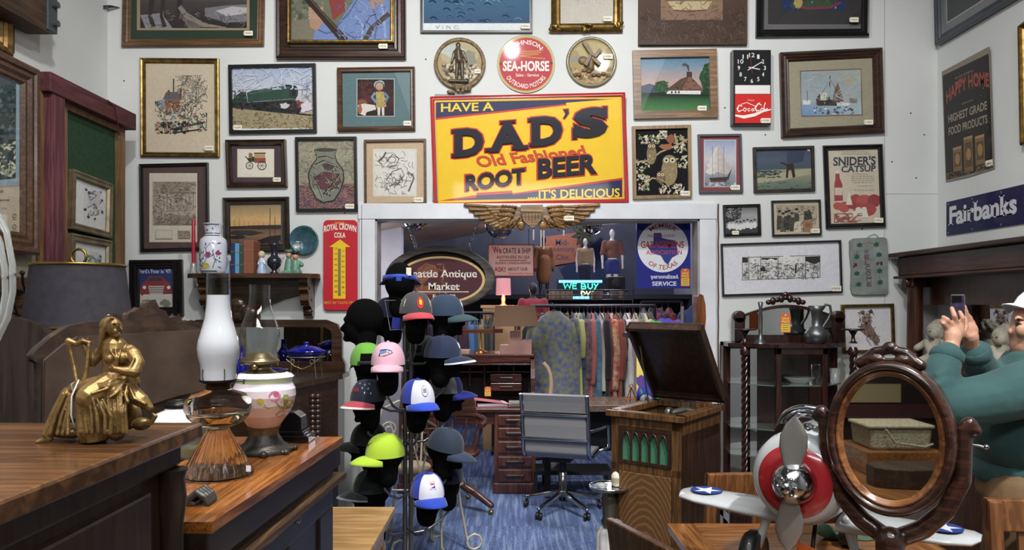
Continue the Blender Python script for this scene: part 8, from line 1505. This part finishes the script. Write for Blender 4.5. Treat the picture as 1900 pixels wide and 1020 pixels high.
t = thing('mirror_post', 'tall curved polished wooden stand side behind the gramophone, right of the opening', 'stand', (P(1300, 0, 4.5).x, 4.5, 0)); m = MB(); c = lambda x, y: (P(x, 0, 4.5).x, P(0, y, 4.5).z); m.prism([c(1296, 545), c(1302, 548), c(1306, 565), c(1307, 590), c(1305, 610), c(1310, 650), c(1318, 700), c(1318, 1030), c(1296, 1030), c(1296, 640), c(1290, 600), c(1289, 570), c(1292, 550)], 4.46, 4.56); m.build('upright', WOOD('post_brown', '#54301c', '#84522f', 'Z', 5, .2, .6), t, bevel=.015); m = MB(); m.box(P(1290, 0, 4.5).x-.05, P(1318, 0, 4.5).x+.02, 4.38, 4.62, 0, .06); m.build('foot', GD, t, bevel=.008)
t = thing('hanging_coat', 'dark blue coat hanging beside the tall wooden post', 'coat', P(1275, 700, 5.0)); m = MB(); q = lambda x, y, d=0: P(x, y, 5.0+d); m.caps([(q(1270, 588), .05), (q(1275, 640), .09), (q(1275, 760), .12)]); m.caps([(q(1288, 575), .04), (q(1284, 640), .06)]); m.build('body', cl('#1c2c58'), t, remesh=.015, smooth=3); m = MB(); m.tube([q(1266, 568, -.1), q(1266, 1000, -.1)], .012, 8); m.build('pole', M('pole_grey', '#8d8a86', .3, .6), t)
# smoking stand
t = thing('smoking_stand', 'chrome topped ashtray stand with fluted marble column beside the gramophone', 'stand', (P(1131, 0, 3.55).x, 3.55, 0)); c = t.location.x; zt2 = P(0, 902, 3.55).z; Yc = 3.55
m = MB(); m.lathe([(.02, zt2-.03), (.06, zt2-.02), (.098, zt2-.008), (.1, zt2+.003), (.09, zt2)], (c, Yc, 0), 40); m.torus((c, Yc, zt2+.002), .098, .004, seg=40); m.build('tray', CHR, t); m = MB(); m.lathe([(.03, zt2-.2), (.04, zt2-.17), (.03, zt2-.15), (.038, zt2-.06), (.028, zt2-.03)], (c, Yc, 0), 24, rib=.08, nrib=12); m.build('column', M('nickel_dull', '#77746c', .35, .85), t)
m = MB(); m.lathe([(.06, .1), (.06, zt2-.22), (.045, zt2-.2)], (c, Yc, 0), 48, rib=.1, nrib=12); m.build('marble_shaft', M('marble_white', '#c6c4c4', .3, var='#8f8c8c', vscale=7), t); m = MB(); m.lathe([(.12, 0), (.12, .05), (.1, .08), (.06, .1)], (c, Yc, 0), 36); m.build('base', M('base_dark', '#2c2a2a', .4, .4), t)
t = thing('figurine_bottle', 'small cream bottle figurine on the chrome ashtray stand', 'bottle', (c+.035, Yc, zt2+.003)); m = MB(); m.lathe([(.02, .0), (.026, .01), (.027, .05), (.018, .065), (.008, .075), (.008, .09)], (c+.035, Yc, zt2+.003), 20); m.build('body', M('bottle_cream', '#d6d2c2', .35, coat=.4), t); m = MB(); m.lathe([(.0275, .018), (.0275, .042)], (c+.035, Yc, zt2+.003), 20, caps=False); m.build('label_band', M('label_tan', '#a89a7c', .6), t)
t = thing('artificial_rose', 'red artificial rose standing on the chrome ashtray stand', 'flower', (c+.06, Yc+.045, zt2+.003)); o = Vector((c+.055, Yc+.045, zt2+.003)); m = MB(); m.tube([o, o+Vector((.005, 0, .06)), o+Vector((0, 0, .1))], .003, 6); m.build('stem', M('stem_green', '#3c5a34', .6), t); m = MB()
for i in range(7): u = i*.9; m.ell(o+Vector((.011*math.cos(u), .011*math.sin(u), .115+.004*(i % 3))), (.013, .013, .014), 10, 8)
m.build('bloom', M('rose_red', '#b02a3a', .6), t)
t = thing('glass_ashtray', 'small clear glass ashtray on the chrome stand', 'ashtray', (c-.04, Yc-.02, zt2+.002)); m = MB(); m.lathe([(.025, 0), (.032, .015), (.028, .016), (.02, .005)], (c-.04, Yc-.02, zt2+.002), 16); m.build('dish', M('cut_glass', '#dfe4e2', .05, 0, trans=.7, coat=.5), t)

# ------------------------------------------------------------ tables and chairs
TW = WOOD('table_oak', '#7d4f2a', '#a8723f', 'X', 7, .3, .4, dark='#6a4122'); TWY = WOOD('table_oak_y', '#7d4f2a', '#a8723f', 'Y', 7, .3, .4, dark='#6a4122')
t = thing('dining_table', 'orange oak dining table carrying the pedal plane and the oval mirror', 'table', (1.05, 2.15, 0)); x0, x1, y0, y1 = .6, 1.5, 1.45, 2.81
for a_, b_, c_, d_ in ((x0+.1, x1-.1, y1-.12, y1), (x0+.1, x1-.1, y0, y0+.12)): m = MB(); m.box(a_, b_, c_, d_, .722, .75); m.build('end_rail', TW, t, bevel=.003)
for a_, b_ in ((x0, x0+.1), (x1-.1, x1)): m = MB(); m.box(a_, b_, y0, y1, .722, .75); m.build('side_rail', TWY, t, bevel=.003)
for i in range(4): s_ = (y1-y0-.24)/4; m = MB(); m.box(x0+.1, x1-.1, y0+.12+i*s_+.001, y0+.12+(i+1)*s_-.001, .722, .749); m.build('top_board', TW, t, bevel=.002)
m = MB(); m.box(x0+.06, x1-.06, y0+.06, y1-.06, .64, .722); m.build('apron', TW, t)
for x in (x0+.06, x1-.12):
    for y in (y0+.06, y1-.12): m = MB(); m.box(x, x+.06, y, y+.06, 0, .72); m.build('leg', TWY, t, bevel=.004)
PNE = WOOD('table_pale', '#a07a48', '#c7a06a', 'X', 6, .4, .3); t = thing('side_table', 'pale wood table corner at bottom left in front of the hat tree', 'table', (-.75, 2.6, 0)); m = MB(); m.box(-1.0, -.488, 2.3, 3.04, .72, .75); m.build('top', PNE, t, bevel=.004); m = MB(); m.box(-.97, -.52, 2.34, 3.0, .63, .72); m.build('apron', PNE, t)
for x in (-.97, -.57):
    for y in (2.34, 2.95): m = MB(); m.box(x, x+.05, y, y+.05, 0, .72); m.build('leg', PNE, t, bevel=.004)
CW = WOOD('chair_oak', '#6b4224', '#95643a', 'Z', 6, .4, .25)
def side_chair(label, x, y, rz, top=.92, slats=3, cw=CW):   # faces +Y, back at -Y
    t = thing('dining_chair', label, 'chair', (x, y, 0), rz); w_ = .2
    for s in (-1, 1):
        m = MB(); m.prism([(-.2, 0), (-.16, 0), (-.16, .45), (-.2, top), (-.24, top), (-.2, .45)], s*w_-.02, s*w_+.02, 'X'); m.lb('rear_leg', cw, t, bevel=.004); m = MB(); m.box(s*w_-.02, s*w_+.02, .16, .2, 0, .43); m.lb('front_leg', cw, t, bevel=.004)
    m = MB(); m.prism([(-.23, top-.1), (-.2, top-.1), (-.215, top+.005), (-.245, top+.005)], -w_-.02, w_+.02, 'X'); m.lb('top_rail', cw, t, bevel=.006)
    m = MB(); m.box(-w_+.02, w_-.02, -.205, -.18, .5, .54); m.lb('lower_rail', cw, t, bevel=.003)
    for i in range(slats): xx = -w_+(i+1)*2*w_/(slats+1); m = MB(); m.prism([(-.2, .53), (-.188, .53), (-.213, top-.09), (-.226, top-.09)], xx-.022, xx+.022, 'X'); m.lb('slat', cw, t)
    m = MB(); m.box(-.22, .22, -.2, .22, .43, .46); m.lb('seat', cw, t, bevel=.01); return t
side_chair('oak slat back chair at bottom right corner in front of the man', 1.79, 2.2, PI-.08, .94, 3); side_chair('oak chair standing behind the left wing of the pedal plane', 1.02, 3.28, PI*.02, .885, 1)
side_chair('dark oak chair seen edge-on pushed to the left side of the dining table', .63, 2.35, -1.15, .87, 3, WOOD('chair_dark', '#3a2415', '#5f3f26', 'Z', 6, .4, .25))

# ------------------------------------------------------------ pedal plane on the table
AX = Vector((.81, -.59, 0)).normalized(); rz = math.atan2(AX.y, AX.x); ctr = Vector((.926, 2.2, .75)); t = thing('pedal_plane', 'silver white toy pedal plane with chrome propeller and red nose ring', 'toy plane', ctr, rz)   # local: +X right wing (viewer's right), -Y nose
WHT = M('plane_white', '#c3c6c8', .25, coat=.7, var='#b5b9bb', vscale=3); RED = M('plane_red', '#b02a30', .25, coat=.8); az = .362
m = MB(); m.lathe([(.09, -.262), (.112, -.255), (.128, -.22), (.134, -.16), (.132, -.05), (.125, .1), (.1, .28), (.07, .42), (.035, .52), (.01, .54)], (0, 0, az), 48, 'Y', sy=1.0, caps=False); m.lathe([(.09, -.262), (.085, -.24)], (0, 0, az), 48, 'Y', caps=False); m.lb('fuselage', WHT, t)
m = MB(); m.lathe([(.001, -.262), (.06, -.264), (.098, -.262), (.1, -.256)], (0, 0, az), 48, 'Y', caps=False); m.lb('nose_ring', RED, t)
m = MB(); m.lathe([(.06, -.264), (.058, -.285), (.046, -.312), (.03, -.33), (.018, -.338), (.016, -.352), (.008, -.358), (.001, -.359)], (0, 0, az), 40, 'Y', caps=False)
for i in range(6): m.ell((.024*math.cos(i*1.05), -.338, az+.024*math.sin(i*1.05)), (.006, .006, .006), 8, 6)
sp = m.lb('spinner', CHR, t)
for s in (1, -1):
    m = MB(); rings = []
    for i, (h_, w_, tw) in enumerate(((.03, .016, .5), (.06, .026, .4), (.1, .036, .3), (.13, .035, .25), (.16, .023, .2), (.182, .005, .2))): 
        cc, sn = math.cos(tw), math.sin(tw); rings.append([Vector((w_*math.cos(u)*cc-.004*math.sin(u)*sn+s*h_*.05, -.292+w_*math.cos(u)*sn+.004*math.sin(u)*cc, az+s*h_)) for u in [2*PI*k_/14 for k_ in range(14)]])
    m.loft(rings); m.lb('propeller_blade', M('blade_steel', '#a5a29d', .42, .8), t)
for s in (-1, 1):
    m = MB(); rings = []
    for x, ch, th in ((.08, .2, .022), (.2, .19, .02), (.34, .165, .016), (.4, .13, .012), (.418, .06, .006)): rings.append([Vector((s*x, -.06+ch*.5*math.cos(u)+(.2-ch)*.2, .222+th*math.sin(u)+.015*(x-.1))) for u in [2*PI*k_/20 for k_ in range(20)]])
    m.loft(rings); wg = m.lb('wing', WHT, t)
    a = Art(lambda x, y, off=0: Vector((s*.33+x, -.05+y, .2455+off)), 0); a.ell(0, 0, .05, .05, '#2b3f86', 28); a.poly([(.046*(1 if k_ % 2 == 0 else .4)*math.sin(k_*PI/5), .046*(1 if k_ % 2 == 0 else .4)*math.cos(k_*PI/5)) for k_ in range(10)], '#cfd4da'); a.mb.lb('star_roundel', ART, wg)
for x, y in ((-.15, -.14), (.15, -.14), (0, .42)):
    r_ = .085 if y < 0 else .04; m = MB(); m.lathe([(r_*.55, -.022), (r_*.9, -.024), (r_, -.012), (r_, .012), (r_*.9, .024), (r_*.55, .022)], (x, y, r_), 32, 'X'); wh = m.lb('wheel', M('tyre_black', '#121214', .4, coat=.3), t); m = MB(); m.lathe([(.002, -.026), (r_*.55, -.02), (r_*.55, .02), (.002, .026)], (x, y, r_), 28, 'X'); m.lb('hub', M('hub_red', '#6a1c24', .3, coat=.6), wh)
    m = MB(); m.cap((x, y, r_), (x*.7, y*.9, .24 if y < 0 else .32), .012, .014); m.lb('strut', WHT, t)
m = MB(); m.tube([(.09*math.cos(u), -.09-.03*math.sin(u), az+.1+.085*math.sin(u)) for u in [PI*i/14 for i in range(15)]], .011, 8); m.tube([(.06*math.cos(u), -.06, az+.12+.045*math.sin(u)) for u in [PI*i/14 for i in range(15)]], .007, 8); m.lb('windscreen_frame', CHR, t)
m = MB()
for s in (-1, 0, 1): m.lathe([(.026, -.05), (.028, -.03), (.02, .03), (.01, .06)], (s*.05, -.13, az+.118), 18, 'Y')
m.tube([(-.03, -.1, az+.17), (.03, -.1, az+.17)], .016, 10); m.lb('engine_chrome', CHR, t)
m = MB(); m.caps([(Vector((-.02, -.2, .1)), .012), (Vector((.06, -.2, .1)), .012)]); m.boxc((.02, -.2, .12), (.06, .05, .03)); m.boxc((.02, -.2, .08), (.06, .05, .03)); m.tube([(.02, -.18, .1), (.02, -.1, .25)], .006, 6); m.lb('pedal', M('iron_black', '#221f1d', .5, .4), t)
m = MB(); m.boxc((.035, -.24, .17), (.07, .002, .03), ry=.3); m.lb('paper_tag', M('tag_orange', '#c9622c', .7, var='#d6bf55', vscale=30), t)
m = MB(); q = lambda x, y, d=0: P(x, y, 2.62+d)
for i in range(8): m.cap(q(1530+i*12, 985+i*5, .02*(i % 2)), q(1545+i*12, 1020, .02), .03, .03)
tb = m; zmin = min(v.z for v in tb.v); tb.v = [Vector((v.x, v.y, max(v.z, .752))) for v in tb.v]; tag(tb.build('green_cushion', cl('#3f5f46'), remesh=.008, smooth=3), 'dark green folded cushion on the table under the plane tail', 'cushion')

# ------------------------------------------------------------ oval dressing mirror
mc = P(1651, 812, 1.85); nrm = Vector((-.6, -.8, 0)); rz = math.atan2(-.6, .8); t = thing('dressing_mirror', 'dark carved wooden oval mirror tilting on a scrolled stand, front right', 'mirror', (mc.x, mc.y, .75), rz)  # local -Y faces out
FW = WOOD('mirror_walnut', '#33201a', '#553426', 'X', 5, .25, .5); FWL = WOOD('mirror_walnut_light', '#74482a', '#a06c40', 'X', 5, .2, .6); zc_ = mc.z-.75; ra, rb = .109, .157
def oval(m, dr, dy, n=64): return [Vector(((ra+dr)*math.sin(2*PI*i/n), dy, zc_+(rb+dr)*math.cos(2*PI*i/n))) for i in range(n)]
m = MB(); pr_ = [(0, -.006), (.002, -.013), (.006, -.014), (.008, -.022), (.013, -.024), (.016, -.02)]; R_ = [oval(m, a_, b_) for a_, b_ in pr_]; m.loft(R_, caps=False); m.lb('inner_moulding', FWL, t)
m = MB(); pr_ = [(.016, -.02), (.02, -.032), (.028, -.034), (.037, -.026), (.04, -.01), (.04, .03), (.02, .034), (0, .01)]; R_ = [oval(m, a_, b_) for a_, b_ in pr_]; m.loft(R_, caps=False); m.lb('frame', FW, t)
m = MB(); m.add(oval(m, .002, -.006), [list(range(64))]); m.lb('glass', MIR, t); m = MB(); m.add(oval(m, .002, .009), [list(range(64))]); m.lb('backboard', FW, t)
m = MB(); zt3 = zc_+rb+.042
for s in (-1, 1): m.caps([(Vector((s*.005, 0, zt3+.025)), .012), (Vector((s*.035, 0, zt3+.018)), .013), (Vector((s*.055, 0, zt3)), .012), (Vector((s*.07, 0, zt3-.012)), .014)]); m.ell((s*.03, -.006, zt3), (.02, .012, .014))
m.ell((0, 0, zt3+.03), (.018, .014, .016)); m.boxc((0, 0, zt3-.006), (.11, .024, .02)); m.lb('crest', FW, t, remesh=.003, smooth=2)
m = MB()
for s in (-1, 1):
    pp = [(s*.02, zc_-.255), (s*.07, zc_-.225), (s*.12, zc_-.17), (s*.155, zc_-.09), (s*.158, zc_-.02), (s*.16, zc_+.035), (s*.17, zc_+.05), (s*.182, zc_+.035)]; m.caps([(Vector((x, .02, z_)), r_) for (x, z_), r_ in zip(pp, (.024, .024, .022, .021, .02, .018, .018, .015))])
m.caps([(Vector((0, 0, zc_-.26)), .035), (Vector((0, 0, .03)), .028)]); m.lb('stand_arms', FW, t, remesh=.005, smooth=2)
m = MB(); m.lathe([(.12, 0), (.125, .012), (.1, .03), (.04, .045), (.03, .06)], (0, .02, 0), 36, sy=.7); m.lb('foot', FW, t)
for s in (-1, 1): m = MB(); m.tube([(s*.14, .02, zc_), (s*.19, .02, zc_), (s*.205, .02, zc_-.004)], .003, 6); m.ell((s*.205, .02, zc_-.002), .006); m.lb('pivot_screw', CHR, t)
# what the mirror shows stands behind the viewer on the left: built where it stands
def refl(p): p = Vector(p); return p-nrm*2*((p-mc).dot(nrm))
V = lambda x, y, Yv: refl(P(x, y, Yv))
def vbox(m, xa, ya, xb, yb, Yv, dpt): # pixel box as seen in the glass, running dpt away
    A_ = [P(xa, yb, Yv), P(xb, yb, Yv), P(xb, ya, Yv), P(xa, ya, Yv)]; m.add([refl(p) for p in A_]+[refl(p+Vector((0, dpt, 0))) for p in A_], [(0, 1, 2, 3), (7, 6, 5, 4), (0, 4, 5, 1), (1, 5, 6, 2), (2, 6, 7, 3), (3, 7, 4, 0)])
BT = thing('work_table', 'orange topped table seen in the oval mirror', 'table', V(1660, 1000, 4.6)); m = MB(); zt4 = P(0, 925, 4.45).z; m.add([refl((x, y, z_)) for z_ in (zt4-.03, zt4) for x, y in ((2.05, 4.35), (3.1, 4.35), (3.1, 5.6), (2.05, 5.6))], [(3, 2, 1, 0), (4, 5, 6, 7), (0, 1, 5, 4), (1, 2, 6, 5), (2, 3, 7, 6), (3, 0, 4, 7)]); m.build('top', TW, BT)
for x, y in ((2.1, 4.4), (3.05, 4.4), (3.05, 5.55), (2.1, 5.55)): m = MB(); p = refl((x, y, 0)); m.box(p.x-.03, p.x+.03, p.y-.03, p.y+.03, 0, zt4-.03); m.build('leg', TW, BT)
m = MB(); zz_ = P(0, 832, 5.15).z; A_ = [(P(1604, 0, 5.1).x, 5.05), (P(1745, 0, 5.1).x, 5.05), (P(1745, 0, 5.1).x, 5.5), (P(1604, 0, 5.1).x, 5.5)]; m.add([refl((x, y, z_)) for z_ in (zt4, zz_) for x, y in A_], [(3, 2, 1, 0), (4, 5, 6, 7), (0, 1, 5, 4), (1, 2, 6, 5), (2, 3, 7, 6), (3, 0, 4, 7)]); tag(m.build('wooden_chest', TW, bevel=.008), 'small light wooden chest under the wicker basket, seen in the oval mirror', 'chest')
t = thing('wicker_basket', 'pale wicker picnic basket on a wooden chest, seen in the oval mirror', 'basket', V(1658, 832, 5.25)); WIC = M('wicker', '#b8ae90', .8, var='#8a8266', vscale=70, bump=.8, bscale=90); m = MB(); x0, x1 = P(1606, 0, 5.2).x, P(1712, 0, 5.2).x; m.add([refl((x, y, z_)) for z_, k_ in ((zz_, .0), (zz_+.15, .02)) for x, y in ((x0-k_, 5.1), (x1+k_, 5.1), (x1+k_, 5.4), (x0-k_, 5.4))], [(3, 2, 1, 0), (4, 5, 6, 7), (0, 1, 5, 4), (1, 2, 6, 5), (2, 3, 7, 6), (3, 0, 4, 7)]); m.build('body', WIC, t, bevel=.02); m = MB(); m.add([refl((x, y, z_)) for z_ in (zz_+.15, zz_+.175) for x, y in ((x0-.03, 5.09), (x1+.03, 5.09), (x1+.03, 5.41), (x0-.03, 5.41))], [(3, 2, 1, 0), (4, 5, 6, 7), (0, 1, 5, 4), (1, 2, 6, 5), (2, 3, 7, 6), (3, 0, 4, 7)]); m.build('lid', WIC, t, bevel=.01); m = MB(); m.tube([refl((x0+.08, 5.07, zz_+.15)), refl((x0+.14, 5.06, zz_+.06)), refl((x1-.06, 5.06, zz_+.03)), refl((x1, 5.07, zz_+.05))], .008, 6); m.build('handle', WIC, t)
m = MB(); rg = []
for u, w_ in ((0, .05), (.1, .1), (.4, .14), (.8, .13), (1, .11)): rg.append([refl((P(1622, 0, 4.75).x+u*.5, 4.8+s*w_, zt4+h_)) for s, h_ in ((-1, .002), (1, .002), (1.05, .13), (-1.05, .13))])
m.loft(rg, smooth=False); tag(m.build('instrument_case', WOOD('case_brown', '#3a2a20', '#54402f', 'X', 4, .5, .1), bevel=.008), 'long dark instrument case on the orange table, seen in the oval mirror', 'case')
t = thing('cupboard', 'dark wooden cupboard with a beige panel, seen in the oval mirror behind the basket', 'cupboard', V(1640, 1000, 6.2)); m = MB(); vbox(m, 1560, 690, 1760, 930, 6.2, .3); m.build('carcass', M('cupboard_dark', '#3c2a25', .5, var='#2c1f1b', vscale=4), t); m = MB(); vbox(m, 1574, 712, 1672, 746, 6.18, .01); m.build('panel', M('panel_beige', '#a8966c', .7), t); m = MB(); vbox(m, 1560, 750, 1760, 775, 6.15, .03); m.build('rail', M('rail_maroon', '#4a2a2a', .5), t); m = MB(); vbox(m, 1560, 930, 1760, 990, 6.2, .3); m.v = [Vector((v.x, v.y, 0 if v.z < .45 else v.z)) for v in m.v]; m.build('base', M('cupboard_dark', '#3c2a25', .5), t)
# ------------------------------------------------------------ man photographing with a phone
PY = 2.7; pm = PY/F
def q(x, y, d=0): return P(x, y, PY+d)
SKIN = M('skin', '#c0937c', .5, var='#b5866f', vscale=30, spec=.4)
hip = q(1888, 900); man = thing('person', 'man in teal jacket, white cap and tan trousers raising a phone at right edge', 'person', (hip.x, PY, 0))
m = MB(); J = lambda v, z_=None: v
# head in profile looking left and slightly up
hc = q(1928, 600); m.ell(hc, (.094, .076, .1)); m.ell(q(1908, 622), (.062, .062, .085)); m.ell(q(1899, 640), (.045, .045, .045)); m.ell(q(1891, 652), (.024, .026, .02))
m.cap(q(1889, 598), q(1877, 615), .011, .014); m.ell(q(1881, 617), (.014, .017, .011)); m.ell(q(1885, 630), (.014, .024, .0075)); m.ell(q(1886, 638), (.013, .022, .0075)); m.cap(q(1890, 592, -.03), q(1890, 592, .03), .014); m.ell(q(1900, 612, -.04), (.03, .02, .028)); m.ell(q(1900, 612, .04), (.03, .02, .028))
m.ell(q(1938, 612, -.078), (.018, .012, .03)); m.ell(q(1938, 612, .078), (.018, .012, .03)); m.cap(q(1925, 640), q(1938, 690), .062, .066)
# trunk and legs inside the clothes
m.cap(q(1925, 720), q(1908, 880), .15, .14); m.cap(q(1925, 720, -.15), q(1925, 720, .15), .07)
for s, kx in ((-1, 0), (1, 14)): m.caps([(q(1893, 915, s*.09), .085), (Vector((hip.x-.02+.03*s, PY+s*.1, .5)), .058), (Vector((hip.x+.02*s, PY+s*.1, .09)), .042)])
# arms
m.caps([(q(1918, 712, -.2), .052), (q(1752, 752, -.2), .043), (q(1758, 660, -.16), .03), (q(1766, 640, -.14), .026)]); m.caps([(q(1905, 705, .2), .05), (q(1850, 745, .16), .042), (q(1812, 655, .0), .03), (q(1803, 640, -.03), .026)])
# near (left) hand: palm, four unequal bent fingers closing on the phone, thumb from its side
def finger(pts, rs): m.caps([(q(*p), r_) for p, r_ in zip(pts, rs)], 10)
m.caps([(q(1766, 640, -.14), .024), (q(1768, 622, -.13), .03)]); m.ell(q(1770, 615, -.125), (.038, .017, .036)); m.cap(q(1757, 606, -.13), q(1784, 604, -.12), .0125, .0125)
finger([(1784, 604, -.12), (1786, 590, -.13), (1781, 579, -.122)], (.0105, .0095, .0078)); finger([(1775, 603, -.125), (1771, 586, -.14), (1766, 572, -.127)], (.011, .0098, .008)); finger([(1766, 604, -.13), (1757, 593, -.142), (1750, 588, -.125)], (.0105, .0095, .0078)); finger([(1758, 608, -.13), (1750, 600, -.14), (1746, 596, -.122)], (.0095, .0086, .007)); finger([(1784, 622, -.115), (1792, 606, -.1), (1790, 590, -.095)], (.0125, .0105, .0085))
# far (right) hand behind the phone
m.caps([(q(1803, 640, -.03), .025), (q(1800, 624, -.045), .029)]); m.ell(q(1798, 614, -.05), (.034, .017, .036)); finger([(1792, 604, -.05), (1788, 590, -.06), (1786, 575, -.065)], (.0105, .0095, .0078)); finger([(1798, 602, -.045), (1794, 586, -.055), (1789, 568, -.065)], (.011, .0098, .008)); finger([(1804, 604, -.04), (1800, 590, -.05), (1792, 580, -.06)], (.0105, .0092, .0078)); finger([(1808, 610, -.035), (1805, 598, -.045), (1797, 592, -.055)], (.0095, .0085, .007)); finger([(1791, 624, -.06), (1783, 612, -.075), (1782, 598, -.082)], (.0125, .0105, .0085))
m.build('body', SKIN, man, remesh=.0042, smooth=2)
# face details
m = MB()
for s in (-1, 1): m.ell(q(1890, 603, s*.034), (.009, .009, .0055), 12, 8)
m.build('eyes', M('eye_white', '#d6d0c8', .2), man); m = MB()
for s in (-1, 1): m.ell(q(1887.5, 603, s*.037), (.0055, .006, .005), 10, 8); m.caps([(q(1886, 600, s*.036), .0022), (q(1890, 599.5, s*.045), .0025), (q(1895, 602, s*.046), .002)], 8); m.caps([(q(1885, 594, s*.025), .004), (q(1890, 592, s*.043), .0045), (q(1898, 594, s*.058), .003)], 8)
m.build('brows', M('hair_brown', '#2b1f18', .7), man); m = MB(); m.ell(q(1881, 631, 0), (.006, .018, .0045), 12, 8); m.ell(q(1882, 637, 0), (.006, .017, .005), 12, 8); m.build('lips', M('lip', '#a0625a', .5), man)
m = MB(); m.ell(q(1938, 598), (.09, .08, .085)); m.cap(q(1962, 615), q(1962, 640), .05, .045); m.cap(q(1930, 595, -.07), q(1930, 610, -.074), .014, .008); m.build('hair', M('hair_brown', '#2b1f18', .7), man, remesh=.006, smooth=1)
CAPW = M('cloth_dfe3e6', '#dfe3e6', .8); m = MB(); R_ = Matrix.Rotation(.3, 3, 'Y'); cc = q(1936, 586); n = 28; rg = [[cc+R_ @ Vector((.108*math.cos(v)**.7*math.cos(u), .088*math.cos(v)**.7*math.sin(u), .1*math.sin(v))) for u in [2*PI*i/n for i in range(n)]] for v in (0, .2, .5, .8, 1.1, 1.35, 1.54)]; m.loft(rg); m.build('cap_crown', CAPW, man)
m = MB(); vs = [cc+R_ @ Vector(((-.1-.048*v*math.cos(s*1.35)**.7)*math.cos(s*.9), (.084)*math.sin(s*1.15)*(1+.05*v), .012-.012*v*v-.012*s*s)) for v in (0, .33, .66, 1) for s in [-1+2*i/14 for i in range(15)]]; m.add(vs, [(j*15+i, j*15+i+1, (j+1)*15+i+1, (j+1)*15+i) for j in range(3) for i in range(14)], True); m.build('cap_brim', CAPW, man, solid=.005)
# jacket
TEAL = M('jacket_teal', '#335655', .85, var='#2b4b4c', vscale=9, bump=.7, bscale=11, sheen=.1); m = MB()
m.caps([(q(1930, 712), .16), (q(1915, 760), .175), (q(1905, 815), .17), (q(1903, 862), .165)], 20); m.cap(q(1925, 715, -.12), q(1925, 715, .12), .1); m.ell(q(1905, 800, -.06), (.185, .14, .16)); m.ell(q(1905, 800, .06), (.18, .14, .16))
m.caps([(q(1915, 718, -.2), .098), (q(1845, 738, -.22), .088), (q(1772, 750, -.21), .082), (q(1746, 748, -.2), .072), (q(1742, 720, -.19), .066), (q(1746, 690, -.175), .06), (q(1753, 672, -.165), .053), (q(1757, 660, -.16), .05)], 16)
m.caps([(q(1908, 705, .2), .095), (q(1852, 742, .16), .08), (q(1830, 700, .07), .066), (q(1813, 668, .0), .054), (q(1809, 655, -.015), .05)], 16)
for p in ([(1738, 715, -.25), (1752, 706, -.245), (1772, 712, -.25)], [(1738, 695, -.235), (1755, 690, -.235), (1770, 698, -.22)]): m.caps([(q(x, y, d+.006), .011) for x, y, d in p], 8)
m.build('jacket', TEAL, man, remesh=.008, smooth=5)
m = MB(); n = 48; rg = [[q(1903, y)+Vector((rr_*.175*math.cos(u)*(1+.015*math.cos(u*24)), rr_*.165*math.sin(u)*(1+.015*math.cos(u*24)), 0)) for u in [2*PI*i/n for i in range(n)]] for y, rr_ in ((852, .97), (858, 1.05), (885, 1.03), (891, .95))]; m.loft(rg); m.build('waistband', TEAL, man)
for c0, c1 in ((q(1755, 668, -.163), q(1760, 650, -.155)), (q(1811, 662, -.005), q(1807, 646, -.022))): m = MB(); m.tube([c0, c0.lerp(c1, .15), c0.lerp(c1, .85), c1], [.05, .055, .053, .047], 20); m.build('cuff', TEAL, man)
m = MB(); m.torus(q(1932, 688), .085, .028, 'Z', 28, 10); m.build('collar', cl('#1b1c20'), man)
TAN = M('trouser_tan', '#7d6547', .85, var='#6f583d', vscale=12, bump=.2, bscale=30); m = MB(); m.ell(q(1900, 905), (.16, .15, .1)); m.caps([(q(1902, 885), .15), (q(1898, 915), .145)])
for s in (-1, 1): m.caps([(q(1888, 920, s*.08), .105), (Vector((hip.x-.02+.03*s, PY+s*.1, .5)), .085), (Vector((hip.x+.02*s, PY+s*.1, .12)), .075)])
for p in ([(1850, 930, -.17), (1862, 960, -.19), (1858, 1000, -.18)], [(1880, 930, -.19), (1890, 950, -.2)]): m.caps([(q(x, y, d), .01) for x, y, d in p], 8)
m.build('trousers', TAN, man, remesh=.01, smooth=2)
for s in (-1, 1): m = MB(); o = Vector((hip.x+.02*s, PY+s*.1, 0)); m.caps([(o+Vector((.05, 0, .05)), .048), (o+Vector((-.12, 0, .042)), .04), (o+Vector((-.17, 0, .036)), .033)]); m.v = [Vector((v.x, v.y, max(v.z, .002))) for v in m.v]; m.build('shoe', M('shoe_brown', '#3a2a20', .5), man)
t = thing('mobile_phone', 'phone in a dark purple case held up by the man', 'phone', q(1776, 580, -.1)); m = MB(); R = Matrix.Rotation(.35, 4, 'Z'); c = q(1777, 568, -.092); m.xf = Matrix.Translation(c) @ Matrix.Rotation(-.5, 4, 'Z'); m.box(-.022, .022, -.005, .005, -.045, .043); m.build('case', M('phone_purple', '#3f344f', .3, coat=.5, var='#241f30', vscale=60), t, bevel=.004); m = MB(m.xf); m.box(-.02, .012, -.0075, -.004, .014, .04); m.build('camera_bump', M('phone_black', '#0e0e11', .15, coat=.7), t, bevel=.003)
